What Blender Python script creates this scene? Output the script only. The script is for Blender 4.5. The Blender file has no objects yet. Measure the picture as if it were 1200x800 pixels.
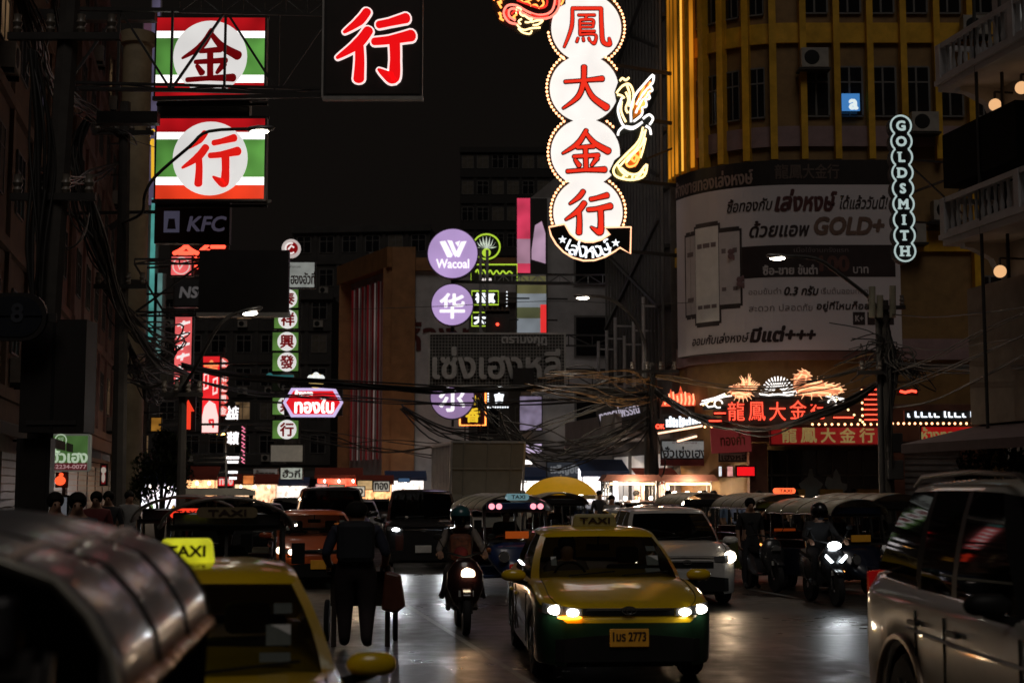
import bpy, math, random
from mathutils import Vector, Matrix
R = math.radians
PI = math.pi
rnd = random.Random(11)
sc = bpy.context.scene
col = sc.collection

# ------------------------------------------------------------------ camera
F, H0, YH = 1700.0, 1.9, 573.0
PIT = math.atan((YH - 400) / F)
cd = bpy.data.cameras.new('camera')
cam = bpy.data.objects.new('camera', cd)
col.objects.link(cam)
cam.location = (0, 0, H0)
cam.rotation_euler = (PI / 2 + PIT, 0, 0)
cd.sensor_width = 36
cd.lens = F * 36 / 1200
cd.clip_end = 2000
cd.dof.use_dof = True
cd.dof.focus_distance = 24
cd.dof.aperture_fstop = 2.0
sc.camera = cam

# ------------------------------------------------------------------ night sky, faint city glow
w = bpy.data.worlds.new('World')
sc.world = w
w.use_nodes = True
nt = w.node_tree
nt.nodes.clear()
SUN_EL, SUN_AZ = R(54), R(184)
sky = nt.nodes.new('ShaderNodeTexSky')
sky.sky_type = 'NISHITA'
sky.sun_disc = False
sky.sun_elevation = R(-6)
sky.sun_rotation = SUN_AZ
b1 = nt.nodes.new('ShaderNodeBackground')
b1.inputs[1].default_value = 0.02
b2 = nt.nodes.new('ShaderNodeBackground')
b2.inputs[0].default_value = (1.0, 0.80, 0.68, 1)
b2.inputs[1].default_value = 0.0044
ad = nt.nodes.new('ShaderNodeAddShader')
wo = nt.nodes.new('ShaderNodeOutputWorld')
nt.links.new(sky.outputs[0], b1.inputs[0])
nt.links.new(b1.outputs[0], ad.inputs[0])
nt.links.new(b2.outputs[0], ad.inputs[1])
nt.links.new(ad.outputs[0], wo.inputs[0])
sl = bpy.data.lights.new('city_glow_fill', 'SUN')  # added broad fill light standing in for the glow of the city
sl.energy = 0.27
sl.angle = R(25)
sl.color = (1.0, 0.91, 0.83)
so = bpy.data.objects.new('city_glow_fill', sl)
col.objects.link(so)
so.rotation_euler = (PI / 2 - SUN_EL, 0, R(4))
sc.view_settings.view_transform = 'Standard'
sc.view_settings.look = 'None'
sc.view_settings.exposure = 0
sc.view_settings.gamma = 1
sc.render.film_transparent = False
sc.cycles.use_denoising = True
sc.cycles.max_bounces = 6
sc.cycles.diffuse_bounces = 3
sc.cycles.glossy_bounces = 4
sc.cycles.transmission_bounces = 6
sc.cycles.transparent_max_bounces = 12
sc.cycles.sample_clamp_indirect = 4
sc.cycles.caustics_reflective = False
sc.cycles.caustics_refractive = False

# ------------------------------------------------------------------ placing helpers
def at(x, y, Y):
    """world point seen at photo pixel x, y at the distance Y down the street"""
    a, b = (x - 600) / F, (400 - y) / F
    t = Y / (math.cos(PIT) - b * math.sin(PIT))
    return Vector((a * t, Y, H0 + (math.sin(PIT) + b * math.cos(PIT)) * t))

def gnd(x, Y):
    return Vector(((x - 600) / F * Y, Y, 0))

def rect(x0, y0, x1, y1, Y):
    xc, yc = (x0 + x1) / 2, (y0 + y1) / 2
    c = at(xc, yc, Y)
    return c, at(x1, yc, Y).x - at(x0, yc, Y).x, at(xc, y0, Y).z - at(xc, y1, Y).z

D = Vector((-.196, .981, 0))       # along the street
V = Vector((.981, .196, 0))        # across it, to the right
SYAW = math.atan2(.196, .981)
def st(u, v, z=0):
    p = D * u + V * v
    return Vector((p.x, p.y, z))

# ------------------------------------------------------------------ materials
MATS = {}
def mat(name, c, rough=.6, metal=0, em=None, es=0, noise=.25, scale=3, bump=0, coat=0, alpha=None, spec=None):
    if name in MATS:
        return MATS[name]
    m = bpy.data.materials.new(name)
    m.use_nodes = True
    n = m.node_tree
    p = n.nodes['Principled BSDF']
    p.inputs['Base Color'].default_value = (*c, 1)
    p.inputs['Roughness'].default_value = rough
    p.inputs['Metallic'].default_value = metal
    if coat:
        p.inputs['Coat Weight'].default_value = coat
        p.inputs['Coat Roughness'].default_value = .06
    if spec is not None:
        p.inputs['Specular IOR Level'].default_value = spec
    if em:
        p.inputs['Emission Color'].default_value = (*em, 1)
        p.inputs['Emission Strength'].default_value = es
    if noise or bump:
        tc = n.nodes.new('ShaderNodeTexCoord')
        nz = n.nodes.new('ShaderNodeTexNoise')
        nz.inputs['Scale'].default_value = scale
        nz.inputs['Detail'].default_value = 6
        nz.inputs['Roughness'].default_value = .65
        n.links.new(tc.outputs['Object'], nz.inputs['Vector'])
        if noise:
            rp = n.nodes.new('ShaderNodeValToRGB')
            rp.color_ramp.elements[0].position = .3
            rp.color_ramp.elements[1].position = .72
            rp.color_ramp.elements[0].color = (*[k * (1 - noise) for k in c], 1)
            rp.color_ramp.elements[1].color = (*[min(1, k * (1 + noise * .6)) for k in c], 1)
            n.links.new(nz.outputs['Fac'], rp.inputs[0])
            n.links.new(rp.outputs[0], p.inputs['Base Color'])
            mr = n.nodes.new('ShaderNodeMapRange')
            mr.inputs['To Min'].default_value = max(.02, rough * (1 - noise * .6))
            mr.inputs['To Max'].default_value = min(1, rough * (1 + noise * .6))
            n.links.new(nz.outputs['Fac'], mr.inputs['Value'])
            n.links.new(mr.outputs[0], p.inputs['Roughness'])
        if bump:
            bp = n.nodes.new('ShaderNodeBump')
            bp.inputs['Strength'].default_value = bump
            bp.inputs['Distance'].default_value = .02
            n.links.new(nz.outputs['Fac'], bp.inputs['Height'])
            n.links.new(bp.outputs[0], p.inputs['Normal'])
    MATS[name] = m
    return m

def glow(name, c, s=1.0, noise=.0, scale=2):
    """something that gives off light; a lit box gets uneven backlighting by its tubes"""
    if name in MATS:
        return MATS[name]
    m = bpy.data.materials.new(name)
    m.use_nodes = True
    n = m.node_tree
    p = n.nodes['Principled BSDF']
    p.inputs['Base Color'].default_value = (*[k * .6 for k in c], 1)
    p.inputs['Roughness'].default_value = .35
    p.inputs['Emission Color'].default_value = (*c, 1)
    p.inputs['Emission Strength'].default_value = s
    if noise:
        tc = n.nodes.new('ShaderNodeTexCoord')
        nz = n.nodes.new('ShaderNodeTexNoise')
        nz.inputs['Scale'].default_value = scale
        nz.inputs['Detail'].default_value = 1
        mr = n.nodes.new('ShaderNodeMapRange')
        mr.inputs['From Min'].default_value = .3
        mr.inputs['From Max'].default_value = .7
        mr.inputs['To Min'].default_value = s * (1 - noise)
        mr.inputs['To Max'].default_value = s * (1 + noise)
        n.links.new(tc.outputs['Object'], nz.inputs['Vector'])
        n.links.new(nz.outputs['Fac'], mr.inputs['Value'])
        n.links.new(mr.outputs[0], p.inputs['Emission Strength'])
    MATS[name] = m
    return m

def glassmat(name, tint, clear=.5):
    if name in MATS:
        return MATS[name]
    m = bpy.data.materials.new(name)
    m.use_nodes = True
    n = m.node_tree
    n.nodes.clear()
    o = n.nodes.new('ShaderNodeOutputMaterial')
    tr = n.nodes.new('ShaderNodeBsdfTransparent')
    tr.inputs[0].default_value = (*[k * clear for k in tint], 1)
    gl = n.nodes.new('ShaderNodeBsdfGlossy')
    gl.inputs['Roughness'].default_value = .03
    fr = n.nodes.new('ShaderNodeFresnel')
    fr.inputs[0].default_value = 1.5
    mx = n.nodes.new('ShaderNodeMixShader')
    n.links.new(fr.outputs[0], mx.inputs[0])
    n.links.new(tr.outputs[0], mx.inputs[1])
    n.links.new(gl.outputs[0], mx.inputs[2])
    n.links.new(mx.outputs[0], o.inputs[0])
    MATS[name] = m
    return m

BLACK = mat('black plastic', (.012, .012, .012), .55, spec=.25)
RUBBER = mat('rubber', (.015, .015, .016), .85)
CHROME = mat('chrome', (.6, .6, .6), .18, 1, noise=.1)
STEEL = mat('dark steel', (.05, .046, .043), .55, .4)
GALV = mat('galvanised steel', (.3, .3, .3), .45, .7)
CONC = mat('concrete', (.24, .22, .2), .85, bump=.3, scale=6)
CABLE = mat('cable sheath', (.03, .028, .026), .5)
CABLEB = mat('brown cable sheath', (.3, .17, .06), .4)
CABLEG = mat('grey cable sheath', (.1, .09, .08), .5)
WHITEL = glow('white lamp', (1, .97, .92), 30)
WARML = glow('warm lamp', (1, .62, .34), 24)
GLASSD = mat('dark window glass', (.012, .012, .014), .08, noise=.15, spec=.8)
GLASSC = glassmat('car glass', (.9, .95, .92), .55)
GLASST = glassmat('tinted car glass', (.5, .5, .5), .12)
SKIN = mat('skin', (.36, .2, .13), .55, noise=.1)
HAIR = mat('black hair', (.01, .009, .008), .75, spec=.15)

# ------------------------------------------------------------------ mesh builder
class MB:
    def __init__(s):
        s.v, s.f, s.m, s.k = [], [], [], 0
    def mi(s, k):
        s.k = k
        return s
    def add(s, vs, fs):
        o = len(s.v)
        s.v += [tuple(v) for v in vs]
        s.f += [tuple(i + o for i in f) for f in fs]
        s.m += [s.k] * len(fs)
        return s
    def box(s, x0, x1, y0, y1, z0, z1):
        return s.add([(x0, y0, z0), (x1, y0, z0), (x1, y1, z0), (x0, y1, z0), (x0, y0, z1), (x1, y0, z1), (x1, y1, z1), (x0, y1, z1)],
                     [(0, 3, 2, 1), (4, 5, 6, 7), (0, 1, 5, 4), (1, 2, 6, 5), (2, 3, 7, 6), (3, 0, 4, 7)])
    def cbox(s, c, sx, sy, sz, M=None):
        a = [Vector((i * sx / 2, j * sy / 2, k * sz / 2)) for k in (-1, 1) for i, j in ((-1, -1), (1, -1), (1, 1), (-1, 1))]
        if M:
            a = [M @ q for q in a]
        return s.add([q + Vector(c) for q in a], [(0, 3, 2, 1), (4, 5, 6, 7), (0, 1, 5, 4), (1, 2, 6, 5), (2, 3, 7, 6), (3, 0, 4, 7)])
    def bar(s, p, q, w, h=None):
        p, q = Vector(p), Vector(q)
        d = q - p
        if d.length < 1e-6:
            return s
        M = d.to_track_quat('Z', 'X').to_matrix()
        return s.cbox((p + q) / 2, h or w, w, d.length, M)
    def tube(s, pts, r, n=6, closed=False, r1=None):
        P = [Vector(p) for p in pts]
        L = len(P)
        vs, fs = [], []
        up = None
        for i, p in enumerate(P):
            if closed:
                t = P[(i + 1) % L] - P[i - 1]
            else:
                t = P[min(i + 1, L - 1)] - P[max(i - 1, 0)]
            if t.length < 1e-9:
                t = Vector((0, 0, 1))
            t.normalize()
            if up is None:
                up = Vector((0, 0, 1)) if abs(t.z) < .9 else Vector((1, 0, 0))
            a = t.cross(up)
            if a.length < 1e-6:
                a = t.cross(Vector((.3, 1, .2)))
            a.normalize()
            b = a.cross(t)
            up = b
            rr = r if r1 is None else r + (r1 - r) * i / max(1, L - 1)
            for k in range(n):
                an = 2 * PI * k / n
                vs.append(p + a * (rr * math.cos(an)) + b * (rr * math.sin(an)))
        for i in range(L if closed else L - 1):
            j = (i + 1) % L
            for k in range(n):
                k2 = (k + 1) % n
                fs.append((i * n + k, i * n + k2, j * n + k2, j * n + k))
        if not closed:
            fs.append(tuple(range(n))[::-1])
            fs.append(tuple((L - 1) * n + k for k in range(n)))
        return s.add(vs, fs)
    def lathe(s, prof, n=16, M=None):
        vs, fs = [], []
        for r, z in prof:
            for k in range(n):
                a = 2 * PI * k / n
                q = Vector((r * math.cos(a), r * math.sin(a), z))
                vs.append(M @ q if M else q)
        for i in range(len(prof) - 1):
            for k in range(n):
                k2 = (k + 1) % n
                fs.append((i * n + k, i * n + k2, (i + 1) * n + k2, (i + 1) * n + k))
        fs.append(tuple(range(n))[::-1])
        fs.append(tuple((len(prof) - 1) * n + k for k in range(n)))
        return s.add(vs, fs)
    def ball(s, c, rx, ry=None, rz=None, n=10, m=6):
        ry, rz = ry or rx, rz or rx
        prof = [(max(1e-4, math.sin(PI * i / m)), -math.cos(PI * i / m)) for i in range(m + 1)]
        M = Matrix.Translation(Vector(c)) @ Matrix.Diagonal((rx, ry, rz, 1))
        return s.lathe(prof, n, M)
    def disc(s, x, z, r, y0, y1, n=36):
        """a drum facing -y"""
        return s.prism([(x + r * math.cos(2 * PI * i / n), z + r * math.sin(2 * PI * i / n)) for i in range(n)], y0, y1)
    def prism(s, poly, y0, y1):
        n = len(poly)
        A = sum(poly[i][0] * poly[(i + 1) % n][1] - poly[(i + 1) % n][0] * poly[i][1] for i in range(n))
        if A < 0:
            poly = poly[::-1]
        vs = [(x, y0, z) for x, z in poly] + [(x, y1, z) for x, z in poly]
        fs = [tuple(range(n)), tuple(range(2 * n - 1, n - 1, -1))]
        fs += [(i, i + n, (i + 1) % n + n, (i + 1) % n) for i in range(n)]
        return s.add(vs, fs)
    def loft(s, rings, closed=True, cap=True):
        n = len(rings[0])
        vs = [q for r in rings for q in r]
        fs = []
        for i in range(len(rings) - 1):
            for k in range(n if closed else n - 1):
                k2 = (k + 1) % n
                fs.append((i * n + k, i * n + k2, (i + 1) * n + k2, (i + 1) * n + k))
        if cap:
            fs.append(tuple(range(n))[::-1])
            fs.append(tuple((len(rings) - 1) * n + k for k in range(n)))
        return s.add(vs, fs)
    def grid(s, rows):
        return s.loft(rows, closed=False, cap=False)
    def build(s, name, mats, parent=None, smooth=False, bevel=0, loc=None, rz=None, solid=0, sub=0):
        me = bpy.data.meshes.new(name)
        me.from_pydata(s.v, [], s.f)
        if not isinstance(mats, (list, tuple)):
            mats = [mats]
        for m in mats:
            me.materials.append(m)
        if len(mats) > 1:
            me.polygons.foreach_set('material_index', s.m)
        if smooth:
            me.polygons.foreach_set('use_smooth', [True] * len(s.f))
            try:
                me.set_sharp_from_angle(angle=R(smooth if smooth > 1 else 38))
            except Exception:
                pass
        me.update()
        o = bpy.data.objects.new(name, me)
        col.objects.link(o)
        if parent:
            o.parent = parent
        if loc is not None:
            o.location = loc
        if rz is not None:
            o.rotation_euler.z = rz
        if solid:
            q = o.modifiers.new('solid', 'SOLIDIFY')
            q.thickness = solid
            q.offset = -1
        if bevel:
            q = o.modifiers.new('bevel', 'BEVEL')
            q.width = bevel
            q.segments = 2
            q.limit_method = 'ANGLE'
        if sub:
            q = o.modifiers.new('sub', 'SUBSURF')
            q.levels = q.render_levels = sub
        return o

def tag(o, label=None, cat=None, group=None, kind=None):
    for k, v in (('label', label), ('category', cat), ('group', group), ('kind', kind)):
        if v:
            o[k] = v
    return o

def thing(name, label, cat, loc=(0, 0, 0), rz=0, group=None):
    o = bpy.data.objects.new(name, None)
    o.empty_display_size = .2
    col.objects.link(o)
    o.location = loc
    o.rotation_euler = (0, 0, rz)
    return tag(o, label, cat, group)

def dup(root, loc, rz=None, label=None, group=None):
    def cp(o, parent):
        c = o.copy()
        col.objects.link(c)
        if parent:
            c.parent = parent
        for ch in o.children:
            cp(ch, c)
        return c
    r = cp(root, None)
    r.location = loc
    if rz is not None:
        r.rotation_euler.z = rz
    return tag(r, label, None, group)

def setmat(root, part, m, slot=0):
    """give one copied thing its own paint"""
    for ch in root.children:
        if ch.name.split('.')[0] == part:
            ch.data = ch.data.copy()
            ch.data.materials[slot] = m

# temporary scene where letters and bodies are evaluated to meshes
tmp = bpy.data.scenes.new('tmp')
tvl = tmp.view_layers[0]
def evalmesh(o):
    tmp.collection.objects.link(o)
    tvl.update()
    me = bpy.data.meshes.new_from_object(o.evaluated_get(tvl.depsgraph))
    tmp.collection.objects.unlink(o)
    return me

TCACHE = {}
def glyphs(s, ext=0):
    if (s, ext) not in TCACHE:
        c = bpy.data.curves.new('t', 'FONT')
        c.body = s
        c.size = 1
        c.extrude = ext
        c.resolution_u = 3
        o = bpy.data.objects.new('t', c)
        me = evalmesh(o)
        vs = [tuple(v.co) for v in me.vertices]
        fs = [tuple(p.vertices) for p in me.polygons]
        bpy.data.objects.remove(o)
        bpy.data.curves.remove(c)
        bpy.data.meshes.remove(me)
        x0, x1 = min(v[0] for v in vs), max(v[0] for v in vs)
        y0, y1 = min(v[1] for v in vs), max(v[1] for v in vs)
        TCACHE[(s, ext)] = ([(v[0] - (x0 + x1) / 2, v[1] - (y0 + y1) / 2, v[2]) for v in vs], fs, x1 - x0, y1 - y0)
    return TCACHE[(s, ext)]

def put_text(b, s, x, z, h=None, w=None, y=-.01, bold=0, ext=0, rot=0, slant=0):
    """letters standing in the xz plane facing -y, centred on x, z"""
    vs, fs, tw, th = glyphs(s, ext)
    if h is None:
        sx = sy = w / tw
    elif w is None:
        sx = sy = h / th
    else:
        sx, sy = w / tw, h / th
    sh = [(0, 0)]
    if bold:
        sh += [(bold * math.cos(k * PI / 3), bold * math.sin(k * PI / 3)) for k in range(6)]
    c, sn = math.cos(rot), math.sin(rot)
    for i, (dx, dz) in enumerate(sh):
        q = []
        for vx, vy, vz in vs:
            X, Z = vx * sx + slant * vy * sy, vy * sy
            q.append((x + X * c - Z * sn + dx, y - vz * .5 - i * .0006, z + X * sn + Z * c + dz))
        b.add(q, fs)
    return b

def text(name, s, x, z, mt, parent, **k):
    return put_text(MB(), s, x, z, **k).build(name, mt, parent)

BRUSH = {
    'xing': [[(-.1, .46, .1), (-.2, .33, .11), (-.4, .18, .03)], [(-.08, .2, .12), (-.22, .02, .13), (-.49, -.17, .03)],
             [(-.2, .02, .1), (-.19, -.2, .11), (-.2, -.46, .13)], [(.06, .28, .09), (.2, .31, .09), (.42, .37, .13)],
             [(.0, .05, .09), (.2, .07, .1), (.49, .13, .15)], [(.27, .08, .13), (.28, -.2, .12), (.26, -.44, .15), (.16, -.4, .1), (.06, -.33, .02)]],
    'jin': [[(.02, .49, .08), (-.16, .2, .12), (-.5, -.03, .03)], [(0, .44, .06), (.2, .2, .12), (.5, .02, .16)],
            [(-.18, .1, .07), (.18, .13, .1)], [(-.26, -.1, .07), (.28, -.07, .1)], [(0, .12, .1), (.01, -.38, .1)],
            [(-.23, -.17, .06), (-.14, -.3, .11)], [(.25, -.14, .11), (.13, -.3, .05)], [(-.4, -.43, .08), (0, -.4, .08), (.42, -.39, .14)]],
    'da': [[(-.42, .14, .07), (0, .17, .07), (.4, .21, .13)], [(0, .48, .12), (-.02, .12, .11), (-.14, -.2, .11), (-.47, -.46, .03)],
           [(.02, .12, .07), (.18, -.2, .12), (.49, -.44, .17)]],
    'feng': [[(-.3, .42, .06), (-.32, .0, .08), (-.48, -.44, .04)], [(-.3, .42, .08), (.32, .42, .08)],
             [(.32, .42, .08), (.33, 0, .09), (.36, -.32, .1), (.5, -.38, .1), (.49, -.24, .05)],
             [(-.17, .27, .05), (.18, .27, .06)], [(.02, .27, .05), (-.03, .17, .05)], [(-.14, .16, .05), (-.14, -.16, .05)],
             [(-.14, .16, .05), (.14, .16, .05), (.14, .0, .05)], [(-.12, .08, .04), (.13, .08, .04)], [(-.12, .0, .04), (.13, .0, .04)],
             [(-.14, -.09, .05), (.18, -.09, .05)], [(-.14, -.17, .05), (.19, -.17, .05), (.17, -.36, .07), (.09, -.32, .03)],
             [(-.18, -.24, .05), (-.21, -.33, .05)], [(-.07, -.24, .05), (-.06, -.31, .05)], [(.05, -.24, .05), (.07, -.3, .05)]],
}
def put_brush(b, g, x, z, size, y=-.01, grow=0, sw=1):
    for k, stx in enumerate(BRUSH[g]):
        P = [Vector((p[0], p[1])) for p in stx]
        W = [p[2] * sw for p in stx]
        # resample smoothly
        pts, wd = [], []
        n = len(P)
        for i in range(n - 1):
            for t in (0, .125, .25, .375, .5, .625, .75, .875):
                a, b0, c, d = P[max(i - 1, 0)], P[i], P[i + 1], P[min(i + 2, n - 1)]
                pts.append(.5 * ((2 * b0) + (c - a) * t + (2 * a - 5 * b0 + 4 * c - d) * t * t + (3 * b0 - a - 3 * c + d) * t ** 3))
                wd.append(W[i] + (W[i + 1] - W[i]) * t)
        pts.append(P[-1])
        wd.append(W[-1])
        vs, fs = [], []
        def dirn(i):
            d = pts[min(i + 1, len(pts) - 1)] - pts[max(i - 1, 0)]
            return d.normalized()
        outline_l, outline_r = [], []
        for i in range(len(pts)):
            d = dirn(i)
            nn = Vector((-d.y, d.x))
            hw = wd[i] / 2 + grow
            outline_l.append(pts[i] + nn * hw)
            outline_r.append(pts[i] - nn * hw)
        d0, d1 = dirn(0), dirn(len(pts) - 1)
        s0 = [pts[0] - d0 * (wd[0] * .32 + grow)]
        s1 = [pts[-1] + d1 * (wd[-1] * .4 + grow)]
        poly = s0 + outline_r + s1 + outline_l[::-1]
        m = len(outline_l)
        yy = y - k * .0015
        vs = [(x + q.x * size, yy, z + q.y * size) for q in outline_r] + [(x + q.x * size, yy, z + q.y * size) for q in outline_l]
        fs = [(i, i + 1, m + i + 1, m + i) for i in range(m - 1)]
        for p_, d_, h_, lo, hi in ((pts[0], -d0, wd[0] / 2 + grow, 0, m), (pts[-1], d1, wd[-1] / 2 + grow, m - 1, 2 * m - 1)):
            n_ = Vector((-d_.y, d_.x))
            j = len(vs)
            for q_ in range(1, 6):
                a_ = PI * q_ / 6
                c_ = p_ + n_ * (h_ * math.cos(a_)) + d_ * (h_ * .8 * math.sin(a_))
                vs.append((x + c_.x * size, yy, z + c_.y * size))
            e_ = [hi, lo] if (p_ is pts[-1]) else [lo, hi]
            fs.append((e_[0],) + tuple(range(j, j + 5)) + (e_[1],))
        b.add(vs, fs)
    return b

def rpoly(w, h, r, n=5):
    """rounded rectangle outline"""
    o = []
    for cx, cz, a0 in ((w / 2 - r, h / 2 - r, 0), (-w / 2 + r, h / 2 - r, 90), (-w / 2 + r, -h / 2 + r, 180), (w / 2 - r, -h / 2 + r, 270)):
        for i in range(n + 1):
            a = R(a0 + 90 * i / n)
            o.append((cx + r * math.cos(a), cz + r * math.sin(a)))
    return o

def sag(p, q, s, n=14):
    p, q = Vector(p), Vector(q)
    return [p.lerp(q, i / n) - Vector((0, 0, 4 * s * (i / n) * (1 - i / n))) for i in range(n + 1)]

def truss(b, p, q, h, r=.03, n=6, dpt=0):
    """flat lattice beam from p to q, h deep"""
    p, q = Vector(p), Vector(q)
    up = Vector((0, 0, h))
    for off in ([Vector((0, 0, 0)), Vector((0, dpt, 0))] if dpt else [Vector((0, 0, 0))]):
        b.bar(p + off, q + off, r * 1.6)
        b.bar(p + up + off, q + up + off, r * 1.6)
        for i in range(n):
            a, c = p.lerp(q, i / n) + off, p.lerp(q, (i + 1) / n) + off
            b.bar(a + (up if i % 2 else up * 0), c + (up * 0 if i % 2 else up), r)
            b.bar(a, a + up, r)
    return b
# ================================================================== ground and road
def asphalt():
    m = bpy.data.materials.new('asphalt')
    m.use_nodes = True
    n = m.node_tree
    p = n.nodes['Principled BSDF']
    tc = n.nodes.new('ShaderNodeTexCoord')
    def noise(sc_, det=5):
        z = n.nodes.new('ShaderNodeTexNoise')
        z.inputs['Scale'].default_value = sc_
        z.inputs['Detail'].default_value = det
        n.links.new(tc.outputs['Object'], z.inputs['Vector'])
        return z
    big, fine, mid = noise(.35, 7), noise(55, 3), noise(3.2, 6)
    r = n.nodes.new('ShaderNodeValToRGB')
    r.color_ramp.elements[0].position = .32
    r.color_ramp.elements[0].color = (.013, .011, .009, 1)
    r.color_ramp.elements[1].position = .7
    r.color_ramp.elements[1].color = (.05, .041, .033, 1)
    mx = n.nodes.new('ShaderNodeMix')
    mx.inputs[0].default_value = .45
    n.links.new(big.outputs['Fac'], mx.inputs[2])
    n.links.new(mid.outputs['Fac'], mx.inputs[3])
    n.links.new(mx.outputs[0], r.inputs[0])
    wv = n.nodes.new('ShaderNodeVectorMath')
    wv.operation = 'ADD'
    ws_ = n.nodes.new('ShaderNodeVectorMath')
    ws_.operation = 'SCALE'
    ws_.inputs['Scale'].default_value = .7
    n.links.new(mid.outputs['Color'], ws_.inputs[0])
    n.links.new(tc.outputs['Object'], wv.inputs[0])
    n.links.new(ws_.outputs[0], wv.inputs[1])
    vo = n.nodes.new('ShaderNodeTexVoronoi')
    vo.feature = 'DISTANCE_TO_EDGE'
    vo.inputs['Scale'].default_value = .42
    n.links.new(wv.outputs[0], vo.inputs['Vector'])
    cr_ = n.nodes.new('ShaderNodeMapRange')
    cr_.inputs['From Max'].default_value = .02
    cr_.inputs['To Min'].default_value = .3
    n.links.new(vo.outputs['Distance'], cr_.inputs['Value'])
    cm = n.nodes.new('ShaderNodeVectorMath')
    cm.operation = 'SCALE'
    n.links.new(r.outputs[0], cm.inputs[0])
    n.links.new(cr_.outputs[0], cm.inputs['Scale'])
    n.links.new(cm.outputs[0], p.inputs['Base Color'])
    mr = n.nodes.new('ShaderNodeMapRange')
    mr.inputs['From Min'].default_value = .35
    mr.inputs['From Max'].default_value = .65
    mr.inputs['To Min'].default_value = .24
    mr.inputs['To Max'].default_value = .6
    n.links.new(mx.outputs[0], mr.inputs['Value'])
    n.links.new(mr.outputs[0], p.inputs['Roughness'])
    bp = n.nodes.new('ShaderNodeBump')
    bp.inputs['Strength'].default_value = .35
    bp.inputs['Distance'].default_value = .012
    n.links.new(fine.outputs['Fac'], bp.inputs['Height'])
    b2_ = n.nodes.new('ShaderNodeBump')
    b2_.inputs['Strength'].default_value = .25
    b2_.inputs['Distance'].default_value = .03
    n.links.new(mid.outputs['Fac'], b2_.inputs['Height'])
    n.links.new(bp.outputs[0], b2_.inputs['Normal'])
    n.links.new(b2_.outputs[0], p.inputs['Normal'])
    return m
ASPH = asphalt()
tag(MB().add([(-150, -70, -.02), (150, -70, -.02), (150, 330, -.02), (-150, 330, -.02)], [(0, 1, 2, 3)]).build('ground', mat('dark earth', (.03, .028, .026), .9)), kind='structure')
def quad_st(b, u0, u1, v0, v1, z):
    return b.add([st(u0, v0, z), st(u0, v1, z), st(u1, v1, z), st(u1, v0, z)], [(0, 1, 2, 3)])
tag(quad_st(MB(), -40, 260, -30, 45, 0).build('road', ASPH), kind='structure')
def pave(pts, name):
    b = MB()
    n = len(pts)
    b.add([(p.x, p.y, -.01) for p in pts] + [(p.x, p.y, .13) for p in pts], [tuple(range(n, 2 * n))] + [(i, (i + 1) % n, (i + 1) % n + n, i + n) for i in range(n)])
    return tag(b.build(name, mat('paving slabs', (.13, .12, .11), .6, bump=.2, scale=8)), kind='structure')
pave([st(-20, -2.7), st(200, -2.7), st(200, -9), st(-20, -9)][::-1], 'pavement')
pave([st(-20, 13.4), st(29, 13.4), st(30, 14.4), st(30, 24), st(-20, 24)], 'pavement')
pave([st(42.5, 15.5), st(44.5, 12.8), st(100, 12.8), st(100, 24), st(40.4, 24)][::1], 'pavement')
PAINT = mat('worn road paint', (.3, .29, .27), .5, noise=.6, scale=5)
b = MB()
quad_st(b, 9, 150, 3.0, 3.08, .004)
tag(b.build('lane_line', PAINT), kind='structure')
for v in (6.5, 9.9):
    b = MB()
    for k in range(18):
        quad_st(b, 12 + k * 6, 14.6 + k * 6, v, v + .12, .004)
    tag(b.build('lane_marking', PAINT), kind='structure')
b = MB()
for k in range(5):
    quad_st(b, 9.8, 12.6, 3.4 + k * 1.0, 3.85 + k * 1.0, .004)
tag(b.build('crossing_marking', PAINT), kind='structure')

for k, (u, v, lu, lv) in enumerate(((13.2, 1.3, 2.6, 1.1), (17.5, 4.4, 1.6, 2.2), (14.6, 6.9, 3.4, 1.4), (21, 7.6, 2.2, 1.6), (11.2, 3.4, 1.2, 1.3))):
    tag(quad_st(MB(), u, u + lu, v, v + lv, .003).build('road_patch', mat('patched asphalt', (.014, .0125, .011), .42, noise=.4, scale=6, bump=.3)), kind='structure')
# ================================================================== buildings
W_DARKGREY = mat('dark stained render', (.12, .105, .095), .85, noise=.45, scale=1.2)
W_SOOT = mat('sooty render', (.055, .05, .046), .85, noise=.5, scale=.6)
W_GREY = mat('grey render', (.27, .25, .24), .8, noise=.35, scale=1)
W_BROWN = mat('brown render', (.2, .13, .09), .8, noise=.4, scale=1.2)
W_PINK = mat('faded pink render', (.34, .2, .17), .8, noise=.3, scale=1.5)
W_CREAM = mat('cream render', (.42, .38, .3), .75, noise=.3, scale=1.2)
W_WHITE = mat('white render', (.52, .5, .5), .7, noise=.25, scale=1.1)
W_ORANGE = mat('ochre stone cladding', (.36, .17, .065), .6, noise=.3, scale=1.4)
W_YEL = mat('golden yellow tiles', (.72, .4, .025), .42, noise=.3, scale=2)
W_YELD = mat('brown gold panels', (.26, .15, .05), .55, noise=.3, scale=2)
W_MAUVE = mat('mauve sill panels', (.3, .2, .2), .65, noise=.25, scale=2)
FRAME = mat('window frame', (.16, .15, .14), .5)
SHUT = mat('grey steel shutter', (.2, .19, .185), .5, .3, noise=.3)

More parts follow.
